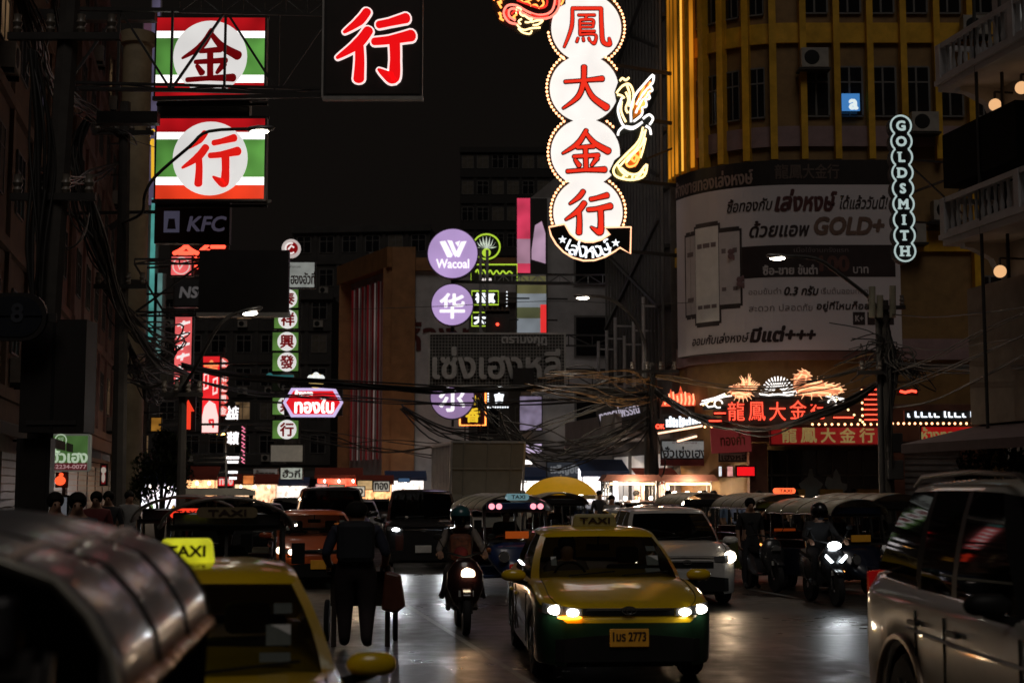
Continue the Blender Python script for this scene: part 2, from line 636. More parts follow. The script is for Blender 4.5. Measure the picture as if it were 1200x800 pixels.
def win_mesh(w_, h_, mull=1, fm=None, gm=None):
    b = MB()
    b.mi(0).box(-w_ / 2, w_ / 2, -.02, .03, -.05, 0)
    b.box(-w_ / 2, w_ / 2, -.02, .03, h_, h_ + .05)
    for x in [-w_ / 2] + [-w_ / 2 + w_ * (k + 1) / (mull + 1) for k in range(mull)] + [w_ / 2]:
        b.box(x - .03, x + .03, -.03, .03, 0, h_)
    b.box(-w_ / 2 + .03, w_ / 2 - .03, -.022, .02, h_ * .68, h_ * .68 + .05)
    b.mi(1).box(-w_ / 2 + .03, w_ / 2 - .03, -.006, .02, .002, h_ - .002)
    o = b.build('window', [fm or FRAME, gm or GLASSD])
    me = o.data
    bpy.data.objects.remove(o)
    return me

LITW = {}
def block(name, label, p, rz, w_, dep, h_, wall, floors, ncol, z0=4.2, wsz=(1.3, 1.5), group=None, bands=True, cat='building', awn=None, skip=.0, gm=None, lit=.09):
    t = thing(name, label, cat, p, rz, group)
    b = MB()
    b.box(0, w_, 0, dep, 0, h_)
    fh = (h_ - z0) / max(floors, 1)
    if bands:
        for k in range(floors):
            b.box(-.02, w_ + .02, -.14, 0, z0 + k * fh - .18, z0 + k * fh + .1)
        b.box(-.1, w_ + .1, -.3, -.002, h_ - .35, h_ + .25)
        for k in range(ncol + 1):
            x = w_ * k / ncol
            b.box(max(0, x - .16), min(w_, x + .16), -.1, -.004, z0 + .105, h_ - .36)
    b.build('wall', wall, t)
    me = win_mesh(*wsz, gm=gm)
    for f in range(floors):
        for c in range(ncol):
            if rnd.random() < skip:
                continue
            o = bpy.data.objects.new('window', (me if rnd.random() > .3 else LITW.setdefault((wsz, 'c'), win_mesh(*wsz, gm=mat('drawn curtain', (.13, .11, .085), .8, noise=.5, scale=2)))) if rnd.random() >= lit else LITW.setdefault(wsz, win_mesh(*wsz, gm=glow('dim lit room', (.8, .5, .25), .1, .9, 1.1))))
            col.objects.link(o)
            o.parent = t
            o.location = (w_ * (c + .5) / ncol, -.032, z0 + f * fh + fh * .3)
            if h_ < 30 and rnd.random() < .3:
                if 'ac' not in LITW:
                    q = MB()
                    q.mi(0).box(-.42, .42, -.36, -.02, 0, .6)
                    q.mi(1).lathe([(.24, 0), (.22, .012), (.05, .015)], 16, Matrix.Translation((-.1, -.362, .3)) @ Matrix.Rotation(PI / 2, 4, 'X'))
                    q.mi(1).box(-.4, -.36, -.34, -.02, -.12, 0).box(.36, .4, -.34, -.02, -.12, 0)
                    q = q.build('air_conditioner', [mat('aged beige metal', (.34, .31, .27), .5), BLACK])
                    LITW['ac'] = q.data
                    bpy.data.objects.remove(q)
                a_ = bpy.data.objects.new('air_conditioner', LITW['ac'])
                col.objects.link(a_)
                a_.parent = t
                a_.location = (w_ * (c + .5) / ncol + rnd.uniform(-.2, .2), 0, z0 + f * fh + fh * .3 - .75)
    if awn:
        a = MB()
        for c in range(ncol):
            x0, x1 = w_ * c / ncol + .1, w_ * (c + 1) / ncol - .1
            a.add([(x0, -.02, 3.5), (x1, -.02, 3.5), (x1, -1.5, 3.0), (x0, -1.5, 3.0), (x1, -1.5, 2.8), (x0, -1.5, 2.8)], [(0, 3, 2, 1), (3, 5, 4, 2)])
        a.build('awning', awn, t)
        s = MB()
        for c in range(ncol):
            x0, x1 = w_ * c / ncol + .25, w_ * (c + 1) / ncol - .25
            for k in range(14):
                s.box(x0, x1, -.03, -.004, .15 + k * .19, .15 + k * .19 + .16)
        s.build('shutter', SHUT, t)
    return t

RL, RR = PI / 2 + SYAW, -PI / 2 + SYAW
AWN1 = mat('dark canvas awning', (.06, .055, .05), .8)
block('shophouse', 'dark shophouse at the left edge, nearest one behind the leaning wires', st(17, -5), RL, 15, 10, 15, W_DARKGREY, 3, 4, awn=AWN1)
block('shophouse', 'brown shophouse behind the hanging red and green panels', st(32.2, -5.1), RL, 17.5, 10, 18, W_BROWN, 4, 5, awn=AWN1)
block('shophouse', 'faded pink shophouse beside the tall cream pillar', st(49.9, -5), RL, 22, 10, 21, W_PINK, 5, 6, awn=AWN1)
block('shophouse', 'dark grey shophouse behind the tall red lit signs', st(72.1, -5.1), RL, 30, 10, 19, W_DARKGREY, 5, 8, awn=AWN1)
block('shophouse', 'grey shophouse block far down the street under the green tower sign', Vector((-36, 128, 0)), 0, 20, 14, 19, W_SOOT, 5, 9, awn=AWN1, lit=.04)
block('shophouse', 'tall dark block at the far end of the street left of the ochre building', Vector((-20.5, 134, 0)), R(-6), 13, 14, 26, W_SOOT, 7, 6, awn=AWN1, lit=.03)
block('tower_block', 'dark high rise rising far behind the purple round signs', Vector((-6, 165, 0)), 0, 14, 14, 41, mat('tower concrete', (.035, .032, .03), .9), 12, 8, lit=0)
block('shophouse', 'dark building behind the purple signs at the end of the right row', Vector((-2.5, 84, 0)), R(-8), 9, 8, 13, W_DARKGREY, 3, 4, awn=AWN1)

# tall cream pillar on the left
t = thing('pillar', 'tall round cream pillar rising beside the red and green panels', 'pillar', at(148, 560, 44) * Vector((1, 1, 0)))
b = MB()
hh = at(148, 40, 44).z
b.lathe([(.55, 0), (.5, .3), (.46, .35), (.44, hh - .4), (.52, hh - .35), (.55, hh)], 20)
b.build('shaft', mat('dirty cream paint', (.4, .32, .2), .6, noise=.4, scale=1), t, smooth=True)
b = MB()
for z in (5.5, 8.1):
    b.lathe([(.5, z), (.5, z + .12)], 20)
b.build('clamp', STEEL, t)

# ---------------- ochre corner building
t = thing('office_building', 'ochre corner building with tall window strips far behind the purple signs', 'building', (-8.06, 100, 0))
o0 = Vector((8.06, -100, 0))
A, B, C_, D_, E_ = (-12.5, 108.8), (-8.06, 100), (1.5, 100), (1.5, 118), (-12.5, 118)
def extr(b, pts, z0, z1):
    n = len(pts)
    return b.add([(x, y, z0) for x, y in pts] + [(x, y, z1) for x, y in pts], [tuple(range(n))[::-1], tuple(range(n, 2 * n))] + [(i, (i + 1) % n, (i + 1) % n + n, i + n) for i in range(n)])
b = MB()
extr(b, [A, B, C_, D_, E_], 0, 17.4)
b.build('wall', W_WHITE, t, loc=o0)
b = MB()
dAB = (Vector((*B, 0)) - Vector((*A, 0))).normalized()
nAB = Vector((dAB.y, -dAB.x, 0))
def onAB(s, off, z):
    q = Vector((*A, 0)) + dAB * s + nAB * off
    return Vector((q.x, q.y, z))
LAB = 9.86
b.bar(onAB(0, .3, 17.9), onAB(LAB + .3, .3, 17.9), 1.0, 1.4)
b.bar(onAB(.5, .2, 0), onAB(.5, .2, 17.2), .7, 1.0)
b.bar(onAB(LAB - .2, .2, 0), onAB(LAB - .2, .2, 17.2), .8, 1.2)
b.box(-8.3, -6.7, 99.4, 100.2, 0, 18.6)
b.box(-6.7, 1.6, 99.7, 100.1, 17.0, 17.9)
b.build('cornice', W_ORANGE, t, loc=o0)
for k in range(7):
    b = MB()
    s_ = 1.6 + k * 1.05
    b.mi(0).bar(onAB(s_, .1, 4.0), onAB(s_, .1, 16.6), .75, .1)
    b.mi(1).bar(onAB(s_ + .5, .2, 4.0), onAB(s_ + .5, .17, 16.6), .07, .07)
    b.build('window', [glow('window glass with red reflection glow %d' % (k % 3), (.3, .012, .018), (.1, .03, .06)[k % 3], .95, .35), glow('mullion with pale reflection glow %d' % (k % 3), (.6, .5, .45), (.03, .1, .02)[k % 3], .95, .25)], t, loc=o0)  # red and pale neon reflections painted into panes and mullions as glow
b = MB()
put_text(b, 'ห้างทอง', -3.3, 12.6, h=2.3, y=99.94, bold=.05)
b.build('lettering', mat('dark red letters', (.1, .015, .012), .5), t, loc=o0)

# ---------------- grid clad building at the corner (dark, with bars)
t = thing('clad_building', 'dark building clad in vertical steel bars behind the big round neon sign', 'building', st(46.3, 14.7), SYAW)
b = MB()
b.box(0, 8, 0, 7.6, 0, 27)
b.build('wall', W_DARKGREY, t)
b = MB()
for k in range(19):
    y = .15 + k * .405
    b.box(-.28, -.2, y, y + .07, 5.8, 27)
b.build('bar_screen', mat('grimy steel bars', (.13, .12, .11), .6, .3), t)
b = MB()
for k in range(11):
    b.box(-.195, -.02, 0, 7.6, 6.0 + k * 2.0, 6.12 + k * 2.0)
for k in range(4):
    b.bar((-.34, .3, 8 + k * 4.5), (-.34, 7.3, 11 + k * 4.5), .1)
    b.bar((-.34, 7.3, 8 + k * 4.5), (-.34, .3, 11 + k * 4.5), .1)
b.build('girt', STEEL, t)
for k in range(6):
    q = at(700 + k * 12 + (k % 2) * 5, 430, 46.5 + (5 - k) * .9)
    b = MB()
    z1 = at(700, (340, 365, 378, 350, 362, 372)[k], 47).z
    b.tube([(-.8, .6 + k * 1.2, 5.4), (-.8, .6 + k * 1.2, z1)], .06, 8)
    b.bar((-.8, .6 + k * 1.2, 5.6), (0, .6 + k * 1.2, 5.6), .06)
    b.bar((-.8, .6 + k * 1.2, z1 - .3), (0, .6 + k * 1.2, z1 - .3), .06)
    b.build('flagpole', mat('pale steel tube', (.45, .43, .42), .4, .2), t, smooth=True)
b = MB()
b.box(-1.9, -.02, .2, 7.4, 3.6, 3.8)
b.box(-1.92, -1.7, .2, 7.4, 3.3, 4.4)
b.build('canopy', W_GREY, t)
b = MB()
for k in range(3):
    b.box(-.02, -.01, .6 + k * 2.4, 2.5 + k * 2.4, .2, 3.1)
b.build('shopfront', glow('bright shop interior', (1, .92, .86), .16, .5, 1.2), t)

# grey building with lit banner
t = block('shophouse', 'plain grey gabled building with the pink lit banner on its edge', Vector((.9, 67.5, 0)), R(2), 5.6, 12, 15.6, W_WHITE, 0, 1, bands=False)
b = MB()
b.add([(0, -.01, 15.6), (5.6, -.01, 15.6), (1.2, -.01, 16.6), (0, 12, 15.6), (5.6, 12, 15.6), (1.2, 12, 16.6)], [(0, 1, 2), (4, 3, 5), (0, 2, 5, 3), (1, 4, 5, 2)])
b.build('roof', W_GREY, t)
for k in range(3):
    b = MB()
    b.mi(0).box(2.0, 5.2, -.08, -.004, 4.6 + k * 3.4, 6.6 + k * 3.4)
    b.mi(1).box(2.1, 5.1, -.1, -.082, 4.7 + k * 3.4, 6.5 + k * 3.4)
    b.build('window', [FRAME, GLASSD], t)
b = MB()
b.box(.2, 5.4, -1.2, -.004, 3.3, 3.5)
b.build('canopy', W_GREY, t)

# ---------------- yellow building with rounded corner
t = thing('gold_shop_building', 'yellow office building with rounded corner and vertical fins above the curved billboard', 'building', (9, 45, 0))
o0 = Vector((-9, -45, 0))
CC, RAD = Vector((8.9, 48.2, 0)), 3.2
def plan(s, off=0):
    """s: distance along the street face; negative runs back along the street, 0..L round the corner, then to the right"""
    Lc = RAD * (PI / 2 + SYAW * -1 + 0)
    a0, a1 = PI + SYAW, 1.5 * PI
    Lc = RAD * (a1 - a0)
    if s < 0:
        q = CC + Vector((math.cos(a0), math.sin(a0), 0)) * (RAD + off)
        return q + D * (-s), a0
    if s < Lc:
        a = a0 + s / RAD
        return CC + Vector((math.cos(a), math.sin(a), 0)) * (RAD + off), a
    return Vector((CC.x + s - Lc, CC.y - RAD - off, 0)), a1
LC = RAD * (PI / 2 - SYAW)
def wallstrip(b, s0, s1, z0, z1, off, th=.2, n=None):
    n = n or max(1, int(abs(s1 - s0) / .25))
    ss = [s0 + (s1 - s0) * i / n for i in range(n + 1)]
    rings = []
    for s_ in ss:
        p1, _ = plan(s_, off)
        p0, _ = plan(s_, off - th)
        rings.append([(p1.x, p1.y, z0), (p1.x, p1.y, z1), (p0.x, p0.y, z1), (p0.x, p0.y, z0)])
    return b.loft(rings)
b = MB()
pts = [plan(-.9)[0]] + [plan(LC * i / 10)[0] for i in range(11)] + [Vector((22, 45, 0)), Vector((22, 58, 0)), Vector((7, 58, 0))]
extr(b, [(p.x, p.y) for p in pts], 0, 26)
b.build('wall', W_YELD, t, loc=o0)
for k, z in enumerate((6.2, 9.6, 12.95, 16.3, 19.65)):
    b = MB()
    wallstrip(b, -.8, LC + 14, z - .3, z + .35, .12, .1)
    b.build('spandrel', W_YEL if k % 2 else W_MAUVE, t, loc=o0)
fins = [-.8, -.45, -.1, .3, .8, 1.4, 2.1, 2.9, 3.7] + [LC + .2 + k * 1.06 for k in range(6)] + [LC + 6.9, LC + 8.1, LC + 9.3, LC + 10.5]
for k, s_ in enumerate(fins):
    b = MB()
    wallstrip(b, s_, s_ + (.2 if k != 15 else .5), 6.2 if s_ > LC + 5 else 12.2, 26, .34, .32, n=1)
    b.build('fin', W_YEL, t, loc=o0)
for s_ in (-.65, -.28, .1, .55, 1.05):  # amber glow bands added in place of the floodlit wall
    b = MB()
    wallstrip(b, s_, s_ + (.13 if s_ != .55 else .05), 12.3, 26, .36, .05, n=1)
    b.build('glow_strip', glow('amber wall glow', (1, .36, .02), .4, .6, .5) if s_ != .55 else glow('bright amber wall glow', (1, .5, .06), 1.0), t, loc=o0)
wm = [win_mesh(.82, 1.55, 1), win_mesh(1.0, 1.55, 1)]
for z in (6.95, 10.3, 13.65, 17.0, 20.3):
    for k in range(11):
        s_ = LC + .73 + k * 1.06 if k < 6 else LC + 7.6 + (k - 6) * 1.2
        if s_ < LC + 6 and z < 12:
            continue
        p, a = plan(s_, .06)
        o = bpy.data.objects.new('window', wm[0])
        col.objects.link(o)
        o.parent = t
        o.location = Vector((p.x, p.y, z)) + o0
    for s_ in (.55, 1.1, 1.75, 2.5, 3.3):
        if z < 12:
            continue
        p, a = plan(s_, .05)
        o = bpy.data.objects.new('window', wm[0])
        o.scale.x = .55
        col.objects.link(o)
        o.parent = t
        o.location = Vector((p.x, p.y, z)) + o0
        o.rotation_euler.z = a + PI / 2
for x, z in ((7.5 + 2.0, 15.05), (12.9, 13.0), (13.5, 10.2), (14.6, 16.1), (12.4, 9.5), (9.4, 18.9)):
    b = MB()
    b.mi(0).box(-.42, .42, -.3, .1, 0, .62)
    b.mi(1).lathe([(.24, 0), (.22, .012), (.05, .015)], 18, Matrix.Translation((-.1, -.3, .31)) @ Matrix.Rotation(PI / 2, 4, 'X'))
    b.mi(2).box(-.5, .5, -.28, .3, -.06, -.002)
    b.build('air_conditioner', [mat('aged beige metal', (.34, .31, .27), .5), BLACK, STEEL], t, loc=Vector((x, 44.62, z)) + o0)
b = MB()
b.mi(0).box(-.28, .28, 0, .05, 0, .55)
put_text(b.mi(1), 'a', .08, .2, h=.3, y=-.01, bold=.03)
b.build('lit_window_sign', [glow('blue lit sign', (.05, .2, .5), .9), glow('pale lit letter', (.8, .9, .9), .9)], t, loc=Vector((10.68, 44.72, 13.75)) + o0)
# ground floor of the gold shop
b = MB()
for x in (7.55, 11.75, 14.1):
    b.box(x - .28, x + .28, 44.6, 45.05, 0, 3.3)
b.box(7.3, 17, 44.55, 44.95, 3.35, 4.5)
b.build('pier', mat('red brown marble', (.17, .075, .05), .35, noise=.4, scale=2), t, loc=o0, bevel=.01)
b = MB()
b.mi(0).box(7.9, 11.4, 44.93, 44.97, .1, 3.1)
for k in range(8):
    x = 8.0 + k * .47
    b.mi(1).box(x - .02, x + .02, 44.88, 44.925, .1, 3.1)
b.box(7.9, 11.4, 44.88, 44.925, 2.3, 2.36)
b.build('shopfront', [GLASSD, STEEL], t, loc=o0)
for k in range(2):
    b = MB()
    q = Vector((9.2 + k * .75, 44.93, 1.9))
    pt = []
    for i in range(26):
        an = 2 * PI * i / 26
        rr = .42 + .1 * math.sin(5 * an + k) + .05 * math.sin(9 * an)
        pt.append((rr * math.cos(an) * .7, rr * math.sin(an) * 1.2))
    b.prism(pt, -.06, -.052)
    b.build('etched_ornament', mat('etched glass', (.12, .14, .14), .5), t, loc=q + o0)
b = MB()
b.box(11.9, 14, 44.9, 44.96, .1, 3.2)
for k in range(16):
    b.box(11.9, 14, 44.86, 44.895, .2 + k * .19, .2 + k * .19 + .05)
b.build('shutter', SHUT, t, loc=o0)
for k in range(3):
    b = MB()
    b.mi(0).box(-.35, .35, -.25, 0, 0, .9)
    b.mi(1).box(-.3, .3, -.26, -.252, .62, .7)
    b.build('display_case', [mat('gilded case', (.25, .14, .03), .4, .3), glow('display lamp', (1, .55, .3), 2.2)], t, loc=Vector((8.6 + k * 1.15, 44.75, 1.0)) + o0)

# ---------------- balcony building at the right edge
PB = Vector((10.05, 33.2, 0))
t = thing('balcony_building', 'grey old building with white balustrade balconies at the right edge', 'building', PB, SYAW)
# local x away from the street, local y back along the street (building runs towards -y)
b = MB()
b.box(1.2, 9, -13, -.3, 0, 17)
b.build('wall', mat('grey old plaster', (.34, .32, .31), .8, noise=.35, scale=1.4), t)
for z in (7.5, 11.15):
    b = MB()
    b.box(-.05, 1.25, -12, .05, z, z + .14)
    b.box(-.12, 1.25, -12, .12, z + .145, z + .26)
    b.build('balcony_slab', W_WHITE, t)
    b = MB()
    b.box(-.06, .1, -12, .06, z + 1.0, z + 1.12)
    b.box(-.03, .07, -12, .03, z + .27, z + .36)
    for k in range(44):
        y = -.05 - k * .27
        b.lathe([(.045, z + .36), (.06, z + .5), (.03, z + .66), (.045, z + .9), (.05, z + 1.0)], 6, Matrix.Translation((.02, y, 0)))
    for k in range(4):
        b.cbox((.02, .0 - k * 3.2, z + .66), .2, .2, .9)
    for k in range(4):
        x = .25 + k * .27
        b.lathe([(.045, z + .36), (.06, z + .5), (.03, z + .66), (.045, z + .9), (.05, z + 1.0)], 6, Matrix.Translation((x, 0, 0)))
    b.box(.1, 1.25, -.05, .05, z + 1.0, z + 1.12)
    b.build('balustrade', W_WHITE, t, smooth=True)
    for k in range(4):
        y = -.4 - k * 3.2
        b = MB()
        b.prism([(.2, z), (1.2, z), (1.2, z - .75), (1.05, z - .7), (.9, z - .35), (.4, z - .12), (.2, z - .1)], y - .12, y + .12)
        b.build('bracket', W_WHITE, t)
me = win_mesh(1.1, 2.0, 1, gm=glow('lit window pane', (.75, .8, .75), .12))
for z in (8.4, 12.0):
    for k in range(3):
        o = bpy.data.objects.new('window', me)
        col.objects.link(o)
        o.parent = t
        o.location = (1.16, -2.0 - k * 3, z)
        o.rotation_euler.z = -PI / 2
b = MB()
b.box(.3, 1.195, -12.5, -.35, 3.35, 6.45)
b.build('parapet', mat('bare tan cement', (.36, .29, .22), .85, noise=.3, scale=1.5, bump=.3), t)
b = MB()
b.add([(1.2, -12, 3.5), (1.2, -.3, 3.5), (-1.4, -.3, 2.9), (-1.4, -12, 2.9), (-1.4, -.3, 2.7), (-1.4, -12, 2.7)], [(0, 3, 2, 1), (3, 5, 4, 2)])
b.build('awning', mat('mauve canvas awning', (.16, .11, .11), .8), t)
b = MB()
for k in range(5):
    b.box(1.16, 1.195, -1.0 - k * 2.3 - 1.9, -1.0 - k * 2.3, .15, 2.85)
b.build('shutter', SHUT, t)
b = MB()
b.box(-.02, 1.1, -3.2, -.02, 8.85, 10.1)
b.build('hoarding', mat('black hoarding', (.008, .008, .007), .9, spec=.05), t)
for k, (x, y, Y_) in enumerate(((1166, 123, 32.3), (1197, 103, 31.2), (1172, 318, 32.0))):
    q = at(x, y, Y_)
    g = thing('globe_lamp', ('round glowing globe lamp left of the two above the lower balcony', 'round glowing globe lamp at the right frame edge above the lower balcony', 'round glowing globe lamp under the lower balcony')[k], 'lamp', q, SYAW, 'globe lamps on the balconies')
    b = MB()
    b.ball((0, 0, 0), .14, n=18, m=10)
    b.build('globe', glow('amber globe', (1, .55, .25), .85), g, smooth=80)
    b = MB()
    b.bar((0, 0, .12), (0, 0, .3), .04)
    b.bar((0, 0, .3), (1.0, 0, .3), .04)
    b.build('arm', STEEL, g)
# scaffold tubes and railing in front of the balcony building
for k, x in enumerate((1160, 1191)):
    q = at(x, 573, 31.6)
    b = MB()
    b.tube([(0, 0, 0), (0, 0, 19)], .04, 8)
    for z in (7.4, 11.1, 13.0):
        b.bar((0, 0, z), (.9, .2, z), .05)
    tag(b.build('scaffold_pole', STEEL, None, loc=(q.x, q.y, .13)), ('thin dark pole crossing the left globe lamp at the balconies', 'thin dark pole at the right frame edge by the balconies')[k], 'pole', 'poles by the balconies')
# ================================================================== signs
RED_E = glow('red lit letter', (.78, .012, .008), .85)
REDN = glow('red neon', (1, .06, .03), 3.2)
REDD = glow('dim red lit letter', (.3, .004, .006), .6)
WHITE_E = glow('white lit letter', (1, .95, .9), 1.7)
WHITEB = glow('white light box', (1, .95, .9), .97, .06, 1.2)
ORN = glow('orange neon', (1, .3, .06), 2.6)
YELN = glow('pale yellow neon', (1, .72, .32), 2.4)
PEACH = glow('peach bulb', (1, .5, .24), 3.2)
LIME = glow('lime neon', (.5, .75, .05), .9)
DARKBOX = mat('dark sign cabinet', (.02, .017, .016), .5)

def sign(name, label, r, Y, face=None, dep=.25, rz=0, cat='sign', group=None, frame=None, rad=0, fw=.05):
    c, w_, h_ = rect(*r, Y)
    t = thing(name, label, cat, c, rz, group)
    b = MB()
    if rad:
        b.prism(rpoly(w_, h_, rad), 0, dep)
    else:
        b.box(-w_ / 2, w_ / 2, 0, dep, -h_ / 2, h_ / 2)
    b.build('cabinet', frame or DARKBOX, t)
    if face:
        b = MB()
        if rad:
            b.prism(rpoly(w_ - fw * 2, h_ - fw * 2, rad), -.012, -.003)
        else:
            b.box(-w_ / 2 + fw, w_ / 2 - fw, -.012, -.003, -h_ / 2 + fw, h_ / 2 - fw)
        b.build('face', face, t)
    return t, w_, h_

# ---- the two striped light boxes on the left
GREENB = glow('green backlit stripe', (.1, .3, .055), .75, .5, 1.3)
REDB = glow('red backlit stripe', (.5, .006, .01), .75, .45, 1.3)
REDB2 = glow('bright red backlit stripe', (.85, .05, .015), .85, .25, 1.3)
WB = glow('white backlit stripe', (1, .97, .94), 1.5, .15, 1.3)
WD = glow('white backlit disc', (.82, .80, .78), .85, .1, 1.1)
GLY_D = glow('dark red backlit letter', (.25, .002, .004), .45)
for k, (g, y0, y1, lab) in enumerate((('jin', 19, 115, 'upper light box of red white and green stripes with dark red gold character'),
                                     ('xing', 137, 235, 'lower light box of red white and green stripes with bright red character'))):
    t, w_, h_ = sign('light_box_sign', lab, (181, y0, 312, y1), 31, group='striped light boxes on the left')
    b = MB()
    W2, H2 = w_ / 2 - .04, h_ / 2 - .04
    for z0, z1, m in ((-1, -.66, 0), (-.66, -.46, 1), (-.46, .48, 2), (.48, .66, 1), (.66, 1, 0)):
        b.mi(3 if (k and z0 == -1) else m).box(-W2, W2, -.012, -.003, z0 * H2, z1 * H2)
    b.build('striped_face', [REDB, WB, GREENB, REDB2], t)
    b = MB()
    b.disc(0, 0, h_ * .44, -.022, -.014, 48)
    b.build('disc', WD, t)
    put_brush(MB(), g, 0, 0, h_ * .66, y=-.026, grow=.008).build('character', GLY_D if k == 0 else RED_E, t)
    for z in (h_ / 2 + .06, -h_ / 2 - .06):
        MB().bar((-w_ / 2, .3, z), (w_ / 2, .3, z), .06).build('support', STEEL, t)

# steel beams and lattices that carry the left signs from the house fronts
def truss_px(label, px, Y0, Y1, hgt, n, r=.035, name='lattice_beam', grp='steel beams carrying the left signs', flat=True):
    (x0, y0), (x1, y1) = px
    p, q = at(x0, y0, Y0), at(x1, y1, Y1)
    b = MB()
    truss(b, Vector((0, 0, 0)), q - p, hgt, r, n)
    o = b.build(name, STEEL, None, loc=p)
    return tag(o, label, 'beam', grp)
truss_px('crossed lattice beam over the upper striped light box', ((75, 104), (388, 108)), 30.2, 30.2, 1.75, 5, .05)
truss_px('double beam along the foot of the upper striped light box', ((80, 103), (383, 111)), 30.0, 29.6, .12, 5, .035)
truss_px('lattice beam across the top edge of the photo', ((210, 14), (384, 18)), 28, 28, .33, 7, .03)
for k, (lab, p, q, w_, Y_) in enumerate((('heavy dark beam between the two striped light boxes', (115, 139), (186, 139), .26, 30.6), ('heavy dark beam at the top left by the wires', (42, 19), (183, 19), .24, 30.6),
                                        ('thin beam under the lower striped light box', (178, 236), (318, 236), .07, 31.3))):
    a = at(*p, Y_)
    tag(MB().bar((0, 0, 0), at(*q, Y_) - a, w_).build('beam', STEEL, None, loc=a), lab, 'beam', 'steel beams carrying the left signs')
a = at(186, 127, 31.4)
tag(MB().box(0, 2.05, 0, .3, -.28, .28).build('grey_panel', mat('grey sheet metal', (.2, .19, .18), .5), None, loc=at(184, 127, 31.5)), 'grey sheet metal strip between the two striped light boxes', 'panel')

# ---- dark sign with red character
t, w_, h_ = sign('character_sign', 'large dark square sign with one glowing red character edged in white', (380, -6, 495, 113), 27, face=mat('brown black sign face', (.035, .025, .022), .5))
cz = h_ / 2 - (54 + 6) / 119 * h_
put_brush(MB(), 'xing', .02, cz, h_ * .72, y=-.02, grow=.035).build('character_edge', glow('white edge light', (1, .85, .82), .95), t)
put_brush(MB(), 'xing', .02, cz, h_ * .72, y=-.04, grow=.008).build('character', glow('vivid red letter', (.85, .004, .006), .95), t)
b = MB()
b.box(-w_ / 2 - .02, w_ / 2 + .02, -.05, .1, -h_ / 2 - .07, -h_ / 2 - .004)
b.box(-w_ / 2 - .04, -w_ / 2 - .004, -.04, .1, -h_ / 2, h_ / 2)
b.build('trim', mat('pale metal trim', (.55, .53, .5), .4, .3), t)
b = MB()
b.bar((-w_ / 2, .35, -h_ / 2 + .12), (-w_ / 2 - 3.4, .6, -h_ / 2 + .12), .08)
b.build('bracket', STEEL, t)

# ---- chicken shop sign
t, w_, h_ = sign('shop_sign', 'unlit dark maroon sign with pale slanted capitals below the striped light boxes', (181, 236, 269, 285), 33, face=mat('maroon face', (.055, .012, .014), .45))
put_text(MB(), 'KFC', .35, -.04, h=.34, y=-.02, bold=.014, slant=.2).build('lettering', mat('dull lilac letters', (.25, .2, .27), .5, em=(.3, .26, .4), es=.12), t)  # letters and pale panel get a faint glow though the sign is unlit
b = MB()
b.mi(0).box(-w_ / 2 + .22, -w_ / 2 + .58, -.02, -.013, -.24, .26)
b.mi(1).prism([(-w_ / 2 + .3, -.16), (-w_ / 2 + .5, -.16), (-w_ / 2 + .47, .08), (-w_ / 2 + .33, .08)], -.026, -.021)
b.build('pale_panel', [mat('dull lilac panel', (.25, .22, .3), .5, em=(.3, .28, .45), es=.12), mat('dark violet panel', (.08, .05, .08), .5)], t)
b = MB()
b.bar((-w_ / 2, .3, .3), (-w_ / 2 - 2.2, .5, .3), .07)
b.build('bracket', STEEL, t)

# ---- black back of a billboard
t, w_, h_ = sign('billboard', 'plain black back of a billboard beside the left street lamp', (233, 293, 338, 366), 36, dep=.2)
b = MB()
b.box(-w_ / 2 - .03, w_ / 2 + .03, -.06, .25, -h_ / 2 - .1, -h_ / 2 - .004)
b.build('trim', mat('pale metal trim', (.55, .53, .5), .4, .3), t)
b = MB()
truss(b, (-w_ / 2 - 1.7, .3, -h_ / 2 - .05), (w_ / 2, .3, -h_ / 2 - .05), .1, .03, 6)
truss(b, (-w_ / 2 - 1.7, .3, h_ / 2 - .3), (-w_ / 2, .3, h_ / 2 - .3), .12, .03, 3)
b.bar((-w_ / 2 - 1.7, .3, -h_ / 2), (-w_ / 2, .3, h_ / 2 - .3), .05)
b.bar((-w_ / 2 - 1.7, .3, h_ / 2 - .3), (-w_ / 2 - .9, .3, -h_ / 2), .05)
b.build('bracket', STEEL, t)

# ---- red signs behind the black board
PINKB = glow('pinkish red light box', (.8, .12, .12), .85, .25, 1.4)
t, w_, h_ = sign('lit_sign', 'pinkish red square light box with white ring emblem left of the black billboard', (199, 299, 226, 324), 47, face=PINKB)
b = MB()
b.tube([(.27 * math.cos(a * PI / 14), -.03, .27 * math.sin(a * PI / 14)) for a in range(28)], .022, 5, True)
b.tube([(-.12, -.03, .1), (-.05, -.03, -.12), (.12, -.03, .14)], .03, 5)
b.build('emblem', glow('dim white lit letter', (.8, .6, .55), .8), t)
MB().bar((-w_ / 2, .2, 0), (-w_ / 2 - 1.6, .6, 0), .06).build('bracket', STEEL, t)
t, w_, h_ = sign('neon_sign', 'red neon character partly hidden above the black billboard', (199, 286, 268, 322), 48.5, dep=.15)
put_text(MB(), '金行', 0, .1, h=.85, y=-.03, bold=.04).build('lettering', REDN, t)
MB().bar((-w_ / 2, .2, 0), (-w_ / 2 - 1.4, .6, 0), .06).build('bracket', STEEL, t)
t, w_, h_ = sign('lit_sign', 'dark sign with grey lettering behind the black billboard', (203, 325, 262, 360), 46, face=mat('charcoal sign face', (.04, .045, .05), .5))
put_text(MB(), 'NSO', -.1, 0, h=.34, y=-.02, bold=.02, slant=.15).build('lettering', mat('grey letters', (.4, .38, .38), .5, em=(.4, .4, .42), es=.1), t)
MB().bar((-w_ / 2, .2, 0), (-w_ / 2 - 1.6, .6, 0), .06).build('bracket', STEEL, t)
